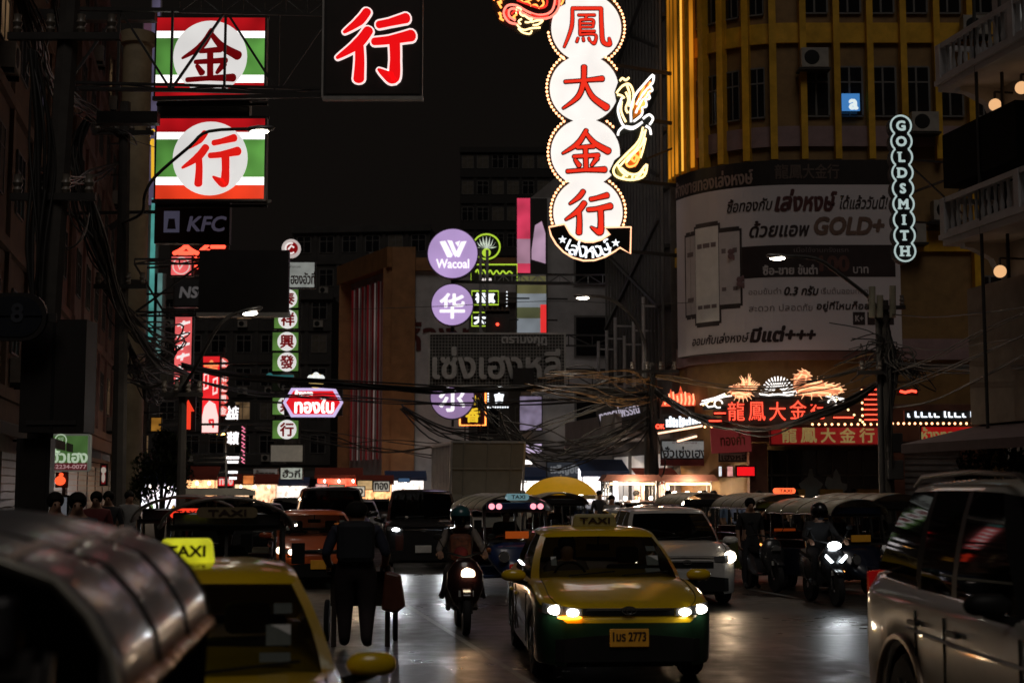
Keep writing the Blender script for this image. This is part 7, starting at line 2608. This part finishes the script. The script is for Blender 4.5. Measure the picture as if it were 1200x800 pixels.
# drivers
def place_driver(lab, root_loc, rz, dx, dy, dz, **kk):
    M_ = Matrix.Rotation(rz, 4, 'Z')
    q = M_ @ Vector((dx, dy, dz))
    return person(lab, root_loc + q, rz, 'sit', **kk)
place_driver('driver in dark clothes behind the windscreen of the centre taxi', taxi.location, taxi.rotation_euler.z, -.36, .0 - .28, -.06, shirt=mat('dim brown shirt', (.1, .07, .06), .8), hair=True)
for tk in [o for o in bpy.data.objects if o.name.startswith('tuk_tuk') and o.parent is None]:
    l_ = tk['label']
    if 'silver' in l_:
        continue
    place_driver('driver at the handlebar of the ' + ' '.join(l_.split()[:7]), tk.location, tk.rotation_euler.z, 0, .05, .12)

# ---- yellow umbrella and food cart
c_ = at(657, 560, 40)
t = thing('umbrella', 'large yellow vendor umbrella above the traffic in mid street', 'umbrella', (c_.x, c_.y, 0))
b = MB()
rows = []
for i in range(9):
    an = i / 8 * 1.25
    rows.append([(1.0 * math.sin(an) / math.sin(1.25) * math.cos(2 * PI * k / 16) * (1 + .02 * (k % 2)), 1.0 * math.sin(an) / math.sin(1.25) * math.sin(2 * PI * k / 16), 2.25 - .5 * (1 - math.cos(an)) / (1 - math.cos(1.25))) for k in range(16)])
b.loft(rows, cap=False)
b.build('canopy', mat('glowing yellow cloth', (.75, .42, .02), .6, noise=.15, em=(.75, .36, .01), es=.28), t, smooth=60)  # cloth glows by itself to imitate the bulb shining through
b = MB()
for k in range(16):
    a0, a1 = 2 * PI * k / 16, 2 * PI * (k + 1) / 16
    b.add([(math.cos(a0), math.sin(a0), 1.745), (math.cos(a1), math.sin(a1), 1.745), (math.cos(a1) * 1.01, math.sin(a1) * 1.01, 1.63), (math.cos(a0) * 1.01, math.sin(a0) * 1.01, 1.63)], [(0, 1, 2, 3)])
b.build('valance', mat('pale yellow cloth', (.6, .45, .2), .7), t)
MB().tube([(0, 0, 0), (0, 0, 2.3)], .02, 8).build('pole', GALV, t)
b = MB()
b.lathe([(.22, 0), (.22, .06), (.03, .1)], 16)
b.build('base', CONC, t)
c_ = at(681, 580, 40)
t = thing('stall_lamp', 'bright bare white bulb hanging under the yellow umbrella', 'lamp', c_)
MB().ball((0, 0, 0), .07).build('bulb', glow('bare white bulb', (1, .98, .95), 14), t, smooth=80)
MB().tube([(0, 0, .06), (-.05, 0, .35)], .008, 4).build('cord', BLACK, t)
def stall_light(t, p, E, c_):
    l = bpy.data.lights.new('stall_light', 'POINT')
    l.energy = E
    l.color = (1, .45 + .4 * c_[1], .3 + .4 * c_[2])
    l.shadow_soft_size = .12
    o = bpy.data.objects.new('stall_light', l)
    col.objects.link(o)
    o.parent = t
    o.location = p
for k, (x, Y_, lab) in enumerate(((740, 45, 'food cart with a lit peach canopy under the corner canopy'), (805, 45.5, 'food cart with blazing white lights before the corner shop'))):
    p = gnd(x, Y_)
    t = thing('food_cart', lab, 'food cart', p + Vector((0, 0, .13)), R(5))
    stall_light(t, (0, -.4, 1.8), 90, (1, .8, .6))
    MB().box(-.8, .8, 0, .7, .35, 1.0).build('counter', mat('steel counter', (.35, .35, .34), .35, .6), t, bevel=.02)
    for sx in (-.75, .75):
        for y in (.05, .65):
            MB().tube([(sx, y, .0), (sx, y, 2.05)], .022, 6).build('post', GALV, t)
    MB().prism([(-.95, 2.02), (.95, 2.02), (.8, 2.22), (-.8, 2.22)], -.2, .9).build('roof', mat('red brown canvas', (.25, .1, .07), .7), t)
    MB().box(-.7, .7, -.05, 0, 1.9, 1.98).build('glow_strip', glow('stall tube', (1, .66, .4), 1.8), t)
    for q in range(4 if k == 0 else 7):
        MB().ball((-.6 + q * (.4 if k == 0 else .2), .1, (1.35 + .25 * (q % 2)) if k else 1.5), .06 if k == 0 else .11).build('lamp', glow('stall lamp', (1, .86, .7), 10), t, smooth=80)
    MB().box(-.7, .7, .2, .25, 1.02, 1.4).build('display_glass', GLASSC, t)

# ---- street lamps and poles
def lamp_head(t, q, d, m, E, rt=(0, 0, 0)):
    b = MB()
    M_ = Matrix.Translation(q) @ d.to_track_quat('X', 'Z').to_matrix().to_4x4()
    b.mi(0).lathe([(.02, -.3), (.1, -.2), (.13, 0), (.1, .26), (.02, .32)], 12, M_ @ Matrix.Rotation(PI / 2, 4, 'Y') @ Matrix.Diagonal((.55, 1, 1, 1)))
    h_ = b.build('lamp_head', GALV, t, smooth=50)
    b = MB()
    b.ball(q + Vector((0, 0, -.06)), .2, .11, .05, 12, 6)
    b.build('lamp_lens', m, h_, smooth=80)
    l = bpy.data.lights.new('street_light', 'SPOT')
    l.energy = E * STREET
    l.spot_size = R(150)
    l.spot_blend = .9
    l.color = (1, .87, .7)
    l.shadow_soft_size = .12
    o = bpy.data.objects.new('street_light', l)
    col.objects.link(o)
    o.parent = t
    o.location = q + Vector((0, 0, -.16))
    return h_
STREET = .45
LAMPM = glow('street lamp light', (1, .9, .72), 16)
def street_lamp(label, head, Yh, armpx, base, m, E, r=.05, post=True):
    """arm runs through photo points from the pole to the head"""
    t = thing('street_lamp', label, 'street lamp', (base[0], base[1], 0))
    o0 = -Vector((base[0], base[1], 0))
    P = [at(*p) + o0 for p in armpx] + [at(head[0], head[1], Yh) + o0]
    b = MB()
    if not post:
        b.bar(P[0] - Vector((.25, 0, .12)), P[0] + Vector((.1, 0, .12)), .14)
    else:
        b.tube([(0, 0, 0), (0, 0, P[0].z), P[0]] if (P[0].xy.length > .05) else [(0, 0, 0), P[0]], r * 1.6, 8)
    b.build('pole' if post else 'clamp', mat('weathered lamp steel', (.1, .095, .09), .6, .3), t, smooth=50)
    # smooth arm
    S = []
    for i in range(len(P) - 1):
        for s_ in (0, .25, .5, .75):
            a, b0, c0_, d0 = P[max(i - 1, 0)], P[i], P[i + 1], P[min(i + 2, len(P) - 1)]
            S.append(.5 * ((2 * b0) + (c0_ - a) * s_ + (2 * a - 5 * b0 + 4 * c0_ - d0) * s_ * s_ + (3 * b0 - a - 3 * c0_ + d0) * s_ ** 3))
    S.append(P[-1])
    MB().tube(S, r, 8).build('arm', mat('weathered lamp steel', (.1, .095, .09), .6, .3), t, smooth=50)
    lamp_head(t, P[-1], (P[-1] - P[-2]).normalized(), m, E)
    return t
q = at(142, 262, 33)
street_lamp('street lamp on a thin curved arm before the lower striped light box', (304, 151), 29.5, [(142, 262, 33), (166, 250, 31), (170, 228, 30), (182, 207, 29.8), (222, 172, 29.5), (245, 154, 29.5)], (q.x, q.y), LAMPM, 300, .035, False)
q = at(214, 455, 34.5)
street_lamp('street lamp under the black billboard with a slanting arm', (292, 364), 33, [(214, 455, 34.4), (228, 432, 33.6), (254, 385, 33), (272, 369, 33)], (q.x, q.y), LAMPM, 260, .04, False)
q = at(1029, 400, 38)
street_lamp('street lamp lit in front of the curved billboard', (911, 300), 36.5, [(1029, 372, 38), (1022, 352, 38), (985, 322, 37.3), (955, 303, 36.9)], (q.x, q.y), LAMPM, 420, .05)
q = at(757, 430, 47)
street_lamp('street lamp with curved arm left of the flag poles in mid street', (683, 347), 46, [(757, 425, 47), (755, 400, 47), (738, 368, 46.7), (712, 349, 46.3)], (q.x, q.y), LAMPM, 420, .055)
q = at(266, 560, 72)
street_lamp('far orange street lamp under the tall red light box', (259, 507), 71, [(265, 560, 72), (264, 520, 72), (268, 500, 71.6), (277, 496, 71.3)][:1] + [(265, 505, 72), (270, 497, 71.6)], (q.x, q.y), glow('sodium lamp', (1, .45, .1), 14), 300, .05)

def pole(label, px, Yb, top, lean=0, r=.16, arms=(), ins=True):
    p = gnd(px, Yb)
    t = thing('utility_pole', label, 'utility pole', p)
    zt = at(px, top, Yb).z
    MB().tube([(0, 0, 0), (lean, 0, zt)], r, 8, r1=r * .7).build('shaft', mat('sooty concrete', (.07, .062, .055), .85, noise=.4, scale=3), t, smooth=40)
    for i, (fz, w_) in enumerate(arms):
        z = zt * fz
        MB().bar((lean * fz - w_ / 2, -.15, z), (lean * fz + w_ / 2, -.15, z), .1).build('crossarm', STEEL, t)
        if ins:
            for q in (-1, -.3, .35, 1):
                b = MB()
                b.lathe([(.05, z + .05), (.07, z + .1), (.05, z + .14), (.075, z + .2), (.05, z + .25), (.06, z + .32)], 10, Matrix.Translation((lean * fz + q * w_ * .42, -.15, 0)))
                b.build('insulator', mat('brown insulator', (.2, .17, .14), .35), t, smooth=40)
    return t, p, zt
t, p, zt = pole('concrete utility pole with pale upright fuses before the curved billboard', 1040, 38, 352, 0, .15, ((.97, 1.0), (.72, 1.6)))
for x, y0, y1 in ((1022, 336, 372), (1031, 346, 372), (1046, 335, 372)):
    a, c_ = at(x, y1, 37.8), at(x, y0, 37.8)
    MB().tube([a - p, c_ - p], .085, 10).build('fuse_tube', mat('pale khaki fuse', (.4, .38, .28), .5), t, smooth=40)
    MB().bar(a - p + Vector((0, 0, .1)), Vector((0, 0, a.z - .3)), .04).build('bracket', STEEL, t)
for z in (2.4, 3.1):
    MB().cbox((.1, -.22, z), .4, .25, .5).build('junction_box', mat('dark grey box', (.05, .05, .05), .6), t, bevel=.02)
pole('leaning dark utility pole wrapped in cables at the left edge', 40, 20.3, -60, .35, .2, ((.62, 1.2), (.86, 1.6)))
pole('second dark utility pole wrapped in cables further along the left pavement', 142, 33, 120, -.1, .18, ((.93, 1.4), (.6, 1.2)))
pole('utility pole at the street corner behind the thick cable bundle', 766, 46.5, 425, 0, .16, ((.95, 1.6),))
pole('thin dark pole behind the tree on the left pavement', 214, 34.5, 440, 0, .13, ((.9, 1.0),))

# ---- cables
def cr(P):
    S = []
    for i in range(len(P) - 1):
        for s_ in (0, .2, .4, .6, .8):
            a, b0, c0_, d0 = P[max(i - 1, 0)], P[i], P[i + 1], P[min(i + 2, len(P) - 1)]
            S.append(.5 * ((2 * b0) + (c0_ - a) * s_ + (2 * a - 5 * b0 + 4 * c0_ - d0) * s_ * s_ + (3 * b0 - a - 3 * c0_ + d0) * s_ ** 3))
    return S + [P[-1]]
def bundle(label, pts, n=1, r=.02, spread=.06, m=None, group='overhead cables', end=.3, mats=None):
    P = [at(*p) for p in pts]
    o0 = P[0].copy()
    b = MB()
    ms = mats or [m or CABLE]
    for k in range(n):
        b.mi(k % len(ms))
        Q = []
        for i, p in enumerate(P):
            e = spread * (end if i in (0, len(P) - 1) else 1)
            Q.append(p - o0 + Vector((rnd.gauss(0, e), rnd.gauss(0, e), rnd.gauss(0, e * 1.1))))
        b.tube(cr(Q), r * rnd.uniform(.7, 1.25), 5)
    o = b.build('cable_bundle' if n > 1 else 'cable', ms, None, loc=o0, smooth=80)
    return tag(o, label, 'cable', group)
# left tangle
bundle('thick cable tangle curving down from the top left corner to the second pole', [(15, -30, 20), (42, 40, 21), (50, 75, 23), (70, 108, 26), (105, 130, 31), (140, 160, 33)], 16, .022, .1, mats=[CABLE, CABLE, CABLEG])
bundle('cable strands hanging from the top left beam to the tangle', [(60, -20, 26), (72, 50, 27), (84, 105, 29), (120, 140, 32)], 5, .015, .06, mats=[CABLEG, CABLE])
bundle('cables falling along the first left pole', [(38, 60, 20), (46, 160, 20), (44, 300, 20), (50, 420, 20), (58, 520, 20)], 9, .025, .08)
bundle('dense cable drop beside the second left pole', [(110, 130, 32), (88, 170, 32), (92, 230, 32), (108, 280, 32), (128, 330, 32)], 18, .024, .12, mats=[CABLE, CABLE, CABLEG])
bundle('rope like cable drop sweeping down behind the dark cabinet', [(106, 225, 30), (118, 275, 30), (140, 350, 32), (165, 400, 34), (190, 425, 36), (225, 440, 40)], 9, .024, .07, mats=[CABLE, CABLEG])
bundle('loose looped cables round the second left pole', [(60, 240, 28), (58, 285, 28), (75, 296, 28), (95, 275, 28), (104, 250, 29)], 2, .014, .04, m=CABLEG)
bundle('cable curve from the second left pole up to the sign beams', [(115, 155, 31), (135, 152, 30), (152, 160, 30), (160, 170, 31)], 3, .016, .04)
bundle('tangled cable mass under the truss left of the black billboard', [(120, 330, 33), (160, 380, 34), (205, 400, 38), (180, 425, 38), (150, 430, 36), (190, 450, 40), (235, 455, 42)], 12, .026, .18, mats=[CABLE, CABLEG])
bundle('cables dropping behind the small tree on the left', [(150, 400, 36), (165, 440, 38), (180, 470, 40), (200, 455, 42), (225, 440, 44)], 8, .02, .12)
bundle('pale dead branch like cable end by the tangle', [(153, 446, 36), (172, 455, 36), (192, 449, 36)], 2, .03, .02, m=CABLEG)
bundle('cables between the two left poles low over the pavement', [(50, 200, 20), (80, 215, 24), (110, 205, 30), (140, 190, 33)], 7, .018, .06)
bundle('cables from the second left pole across the striped light box', [(142, 160, 33), (200, 178, 34), (262, 195, 36), (312, 212, 38)], 2, .008, .03, m=CABLEG)
# main span across the street
bundle('main black cable bundle sagging across the street from the left tangle', [(215, 430, 42), (290, 441, 46), (400, 449, 48), (500, 456, 47), (560, 457, 46), (640, 455, 46), (705, 458, 46.3), (766, 462, 46.5)], 14, .03, .07, end=.7)
bundle('second cable bundle under the main span on the left', [(225, 445, 44), (300, 462, 50), (380, 466, 54), (460, 470, 56), (540, 473, 55), (640, 470, 50), (766, 462, 46.5)], 5, .022, .07)
bundle('brown lit cable sheaf fanning out beside the corner pole', [(640, 442, 43), (690, 441, 44), (735, 448, 45.5), (766, 452, 46.5)], 11, .016, .18, mats=[CABLEB, CABLEB, CABLE], end=1)
bundle('second brown lit cable sheaf under the first', [(622, 456, 43), (680, 462, 44), (728, 470, 45.5), (766, 466, 46.5)], 11, .016, .17, mats=[CABLEB, CABLE], end=1)
bundle('pale curved cable loop under the wire mesh board', [(585, 480, 44), (600, 512, 44), (640, 505, 44), (690, 478, 45), (720, 470, 46)], 4, .02, .1, mats=[CABLEG, CABLE])
bundle('deep hanging cable loops in mid street', [(560, 466, 45), (585, 500, 45), (640, 525, 45), (700, 520, 45.5), (766, 480, 46.5)], 10, .022, .2, mats=[CABLE, CABLE, CABLEG])
bundle('lower hanging cable loops behind the box truck', [(470, 478, 52), (520, 505, 50), (590, 520, 48), (660, 535, 46), (740, 510, 46.2), (766, 490, 46.5)], 9, .024, .2)
bundle('long low cables reaching from the far left into the loops', [(300, 500, 60), (380, 515, 60), (450, 522, 58), (520, 528, 52), (600, 520, 48)], 6, .022, .16, mats=[CABLE, CABLEG])
bundle('thin cable across the purple discs and lime signs', [(410, 362, 52), (520, 358, 52), (640, 352, 50), (760, 356, 47), (840, 352, 46)], 1, .012, .02, m=CABLEG)
bundle('cables from the corner pole to the shop canopy', [(766, 455, 46.5), (800, 480, 45.5), (840, 496, 44), (900, 502, 42), (960, 486, 40), (1005, 466, 39), (1040, 440, 38)], 14, .032, .06, end=.6)
bundle('upper cables from the corner pole to the right utility pole', [(766, 440, 46.5), (800, 446, 45), (860, 456, 43), (930, 453, 41), (1000, 430, 39), (1040, 412, 38)], 5, .02, .08, mats=[CABLEB, CABLEG])
bundle('arched grey pipe over the corner pole', [(690, 455, 46), (720, 442, 46), (750, 442, 46.4), (768, 460, 46.5), (772, 490, 46.5)], 2, .04, .03, m=STEEL)
for k, (x0, y0, x1, y1, lab) in enumerate(((900, 448, 1040, 425, 'long pale cable rising from the neon dragon to the right pole'), (930, 462, 1042, 430, 'second pale cable rising toward the right pole'), (960, 470, 1044, 440, 'third pale cable rising toward the right pole'))):
    bundle(lab, [(x0, y0, 42), ((x0 + x1) / 2, (y0 + y1) / 2 + 5, 40), (x1, y1, 38)], 2, .014, .03, m=CABLEG)
for k, (ys, lab) in enumerate((((368, 371, 366, 358), 'topmost cable running right from the pale fuses'), ((400, 410, 405, 392), 'cable sagging right below the pale fuses'), ((438, 420, 390, 362), 'upper of three cables rising to the right edge'), ((460, 440, 415, 385), 'middle of three cables rising to the right edge'), ((478, 470, 440, 408), 'lowest of three cables rising to the right edge'))):
    bundle(lab, [(1040, ys[0], 38), (1090, ys[1], 35.5), (1150, ys[2], 32), (1215, ys[3], 29)], 2 if k > 1 else 1, .016, .03, m=CABLEG)
bundle('level black cable bundle over the right awning', [(1040, 424, 38), (1090, 430, 36), (1150, 432, 33), (1215, 428, 30)], 8, .024, .06)
bundle('tangled cable fan on the right utility pole', [(1005, 415, 38), (1030, 400, 37.9), (1045, 425, 37.8), (1075, 440, 37), (1060, 412, 37.8), (1030, 430, 38)], 16, .016, .22, mats=[CABLEG, CABLE], end=1.2)
bundle('cables falling down the right utility pole', [(1040, 380, 37.7), (1046, 440, 37.7), (1042, 500, 37.7), (1046, 560, 37.7)], 12, .03, .07)
bundle('cables falling down the corner pole', [(766, 440, 46.2), (762, 490, 46.2), (768, 540, 46.2), (764, 585, 46.2)], 10, .03, .08)
b = MB()
b.bar((0, 0, 0), at(344, 441, 50) - at(288, 441, 50), .1)
b.ball(at(316, 441, 50) - at(288, 441, 50), .13, .1, .13)
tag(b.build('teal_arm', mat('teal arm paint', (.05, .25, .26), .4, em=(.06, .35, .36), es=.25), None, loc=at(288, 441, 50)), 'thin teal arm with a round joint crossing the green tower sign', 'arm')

# ---- far teal and lilac strip lights on the left fronts
for k, (x, y0, y1, c_, s_, lab) in enumerate((((176, 232, 400, (.12, .5, .45), .5, 'teal light strip running down the left house front')), (185, 320, 420, (.2, .42, .4), .35, 'paler teal light strip right of the first one'), (168, 20, 230, (.3, .14, .22), .16, 'dim pink strip of wall light beside the striped boxes'), (177, 0, 240, (.3, .26, .45), .2, 'dim lilac strip of wall light beside the striped boxes'))):
    a, c1_ = at(x, y1, 58), at(x, y0, 58)
    t = thing('glow_strip', lab, 'light strip', a)
    MB().box(-.09 if k < 2 else -.16, .09 if k < 2 else .16, 0, .06, 0, c1_.z - a.z).build('tube', glow('strip light %d' % k, c_, s_, .4, 1.2), t)
    MB().box(-.22, .22, .07, .2, 0, c1_.z - a.z).build('channel', W_GREY, t)
    MB().bar((0, .2, 1), (-1.5, .6, 1), .06).build('bracket', STEEL, t)
t = thing('neon_ornament', 'yellow lit curl ornament left of the lower striped light box', 'neon figure', at(177, 165, 45))
MB().tube([(.1, 0, .35), (-.05, 0, .25), (-.1, 0, .0), (-.02, 0, -.1), (.05, 0, .05), (.08, 0, -1.2)], .05, 6).build('tube', glow('yellow curl light', (.9, .5, .03), .9), t, smooth=60)
MB().bar((0, .05, 0), (-1.5, .5, 0), .05).build('bracket', STEEL, t)

# ---- greenery
def foliage(name, label, base, parts, n, leaf, m, trunk=0, cat='tree'):
    t = thing(name, label, cat, base)
    b = MB()
    for _ in range(n):
        c_, rx, rz_ = rnd.choice(parts)
        d = Vector((rnd.gauss(0, 1), rnd.gauss(0, 1), rnd.gauss(0, 1))).normalized() * (rnd.random() ** .45)
        q = Vector(c_) + Vector((d.x * rx, d.y * rx, d.z * rz_))
        M_ = Matrix.Rotation(rnd.uniform(0, 6.3), 3, 'Z') @ Matrix.Rotation(rnd.uniform(-1.2, 1.2), 3, 'X')
        l_ = leaf * rnd.uniform(.6, 1.3)
        b.add([q + M_ @ Vector(v) for v in ((0, -l_, 0), (l_ * .45, 0, l_ * .12), (0, l_, 0), (-l_ * .45, 0, l_ * .12))], [(0, 1, 2, 3)])
    b.build('crown', m, t)
    b = MB()
    for c_, rx, rz_ in parts:
        b.tube([(0, 0, 0), (c_[0] * .3, c_[1] * .3, c_[2] * .55), c_], .07 if trunk else .03, 6, r1=.015)
    b.build('trunk', mat('bark', (.08, .06, .045), .9), t)
    return t
LEAF = mat('leaf green', (.05, .07, .02), .55, noise=.5, scale=3)
g_ = at(188, 590, 40)
foliage('tree', 'small bushy tree on the left pavement before the red neon arrow', (g_.x, g_.y, .13), [((-.3, 0, 2.4), .55, .5), ((.3, .1, 2.7), .55, .5), ((0, 0, 2.0), .7, .5), ((.5, 0, 2.1), .4, .4), ((-.5, 0, 1.8), .4, .4), ((.1, 0, 3.1), .35, .35)], 2600, .085, LEAF, 1)
g_ = gnd(1160, 31)
foliage('shrub', 'dark leafy shrub on the right pavement beyond the white SUV', (g_.x, g_.y, .13), [((-.4, 0, 2.2), .45, .4), ((.2, 0, 2.5), .5, .4), ((.6, 0, 2.2), .45, .4), ((0, 0, 1.8), .6, .4), ((-.6, 0, 1.8), .3, .3), ((.9, 0, 2.4), .35, .35)], 2200, .08, mat('dark leaf green', (.02, .03, .012), .6), 1, 'shrub')
# manhole and litter on the road
b = MB()
b.lathe([(.33, .004), (.33, .012), (.28, .012), (.27, .009), (.02, .009)], 28)
tag(b.build('manhole_cover', mat('cast iron', (.05, .045, .04), .5, .6, bump=.4, scale=30), None, loc=(1.9, 12.3, 0)), 'round iron manhole cover in the road right of the centre taxi', 'manhole cover')
# ---- lit stalls and shop fronts further down both pavements
def stall(px, Y_, w_, label, c_, s_, canv, rz=0):
    p = gnd(px, Y_)
    t = thing('market_stall', label, 'market stall', (p.x, p.y, .13), rz, 'lit stalls along the pavements')
    stall_light(t, (0, -.35, 1.85), 70, c_)
    t.scale = (rnd.uniform(.6, .85), 1, rnd.uniform(.85, 1.2))
    MB().box(-w_ / 2, w_ / 2, .1, .8, 0, .95).build('counter', mat('stall counter', (.3, .26, .22), .5), t, bevel=.02)
    b = MB()
    b.add([(-w_ / 2 - .2, -.5, 2.2), (w_ / 2 + .2, -.5, 2.2), (w_ / 2 + .2, 1, 2.6), (-w_ / 2 - .2, 1, 2.6), (-w_ / 2 - .2, -.5, 2.02), (w_ / 2 + .2, -.5, 2.02)], [(0, 1, 2, 3), (4, 5, 1, 0)])
    b.build('canopy', canv, t, solid=.02)
    for x in (-w_ / 2, w_ / 2):
        MB().bar((x, 0, 0), (x, 0, 2.3), .05).build('post', GALV, t)
    MB().box(-w_ / 2, w_ / 2, 1.0, 1.06, .95, 2.3).build('back_panel', glow('lit stall back ' + label[:14], c_, s_ * 1.7, .7, 3), t)
    for k in range(3):
        MB().ball((-w_ * .33 + k * w_ * .33, .2, 1.9), .08).build('lamp', glow('stall lamp', (1, .86, .7), 10), t, smooth=80)
    for k in range(5):
        x = -w_ * .4 + k * w_ * .2
        MB().lathe([(.09, .955), (.11, 1.02), (.1, 1.1 + .05 * (k % 3)), (.03, 1.18 + .06 * (k % 3))], 10, Matrix.Translation((x, .35, 0))).build('goods', mat(('red goods', 'yellow goods', 'green goods')[k % 3], ((.4, .05, .03), (.5, .3, .05), (.08, .2, .05))[k % 3], .5), t, smooth=40)
CV1, CV2 = mat('red stall canvas', (.3, .05, .03), .7), mat('blue stall canvas', (.04, .08, .2), .7)
for px, Y_, w_, lab, c_, s_, cv in ((178, 52, 2.4, 'white lit stall behind the further dark tuk tuk', (.9, .9, 1), .7, CV2), (232, 64, 2.2, 'amber lit stall left of the orange street lamp post', (1, .55, .25), .6, CV1), (300, 80, 3, 'warm lit stall far down the left pavement', (1, .7, .45), .5, CV1),
        (338, 92, 3.4, 'pale lit stall far ahead left of the red car', (.9, .85, .8), .5, CV2), (398, 90, 3.4, 'red lit stall far ahead over the orange red taxi', (1, .12, .06), .7, CV1), (440, 88, 3, 'amber lit stall far ahead beside the black van', (1, .55, .25), .6, CV1),
        (476, 95, 3, 'small white lit stall far ahead behind the black van', (1, .95, .9), .6, CV2), (622, 62, 2.0, 'bright white lit stall between the box truck and the yellow umbrella', (1, .95, .92), .9, CV2), (706, 52, 2.2, 'white lit stall behind the centre taxi sign', (1, .95, .92), .9, CV2),
        (770, 47.5, 1.7, 'peach lit stall under the long tube light', (1, .6, .4), .7, CV1), (862, 46.2, 1.6, 'red lit stall below the tilted banner', (1, .1, .06), .6, CV1)):
    stall(px, Y_, w_, lab, c_, s_, cv, R(6))
# lit rear lamps and headlights of the far queue
for px, Y_, rz, P, m, lab, bm in ((352, 66, 11, SEDAN, SILV, 'far silver car with small white headlights on the left', 1), (452, 62, 8, SEDAN, DARK, 'far dark car with small headlights beside the black van', 1), (540, 58, 7, MPV, SILV, 'far silver minivan with headlights beside the box truck', 1), (726, 60, 5, MPV, DARK, 'far dark minivan with headlights above the centre taxi roof', 1), (848, 47, 8, SEDAN, SILV, 'silver car at the corner behind the tuk tuk rank', 0), (770, 42, 5, MPV, DARK, 'dark minivan with headlights behind the white minivan', 1)):
    k = car_at(px, Y_, R(rz), P)
    car('car', lab, 'car', k['loc'], k['rz'], P, m, lamps=bool(bm), group='cars queueing down the street', lampm=glow('warm car headlight', (1, .84, .62), 14))
for px, Y_, lab, sh in ((560, 50, 'person in white crossing beside the box truck', (.5, .5, .5)), (612, 52, 'person in red beside the blue tuk tuk', (.3, .04, .04)), (632, 55, 'person in dark blue near the bright white stall', (.03, .05, .14)), (745, 45, 'person in yellow at the peach lit food cart', (.4, .28, .04)), (782, 44, 'person in white at the peach lit food cart', (.5, .48, .45)), (824, 44.5, 'person in black at the blazing food cart', (.02, .02, .02)), (888, 44, 'person in grey under the tilted banner', (.2, .2, .2)), (160, 46, 'person in white walking by the left white stall', (.5, .5, .5)), (240, 60, 'person in orange near the amber lit stall', (.4, .14, .03))):
    person(lab, gnd(px, Y_) + Vector((0, 0, .13)), R(rnd.uniform(-90, 90)), rnd.choice(('stand', 'walk')), mat('shirt ' + lab[10:22], sh, .8))
bpy.data.scenes.remove(tmp)
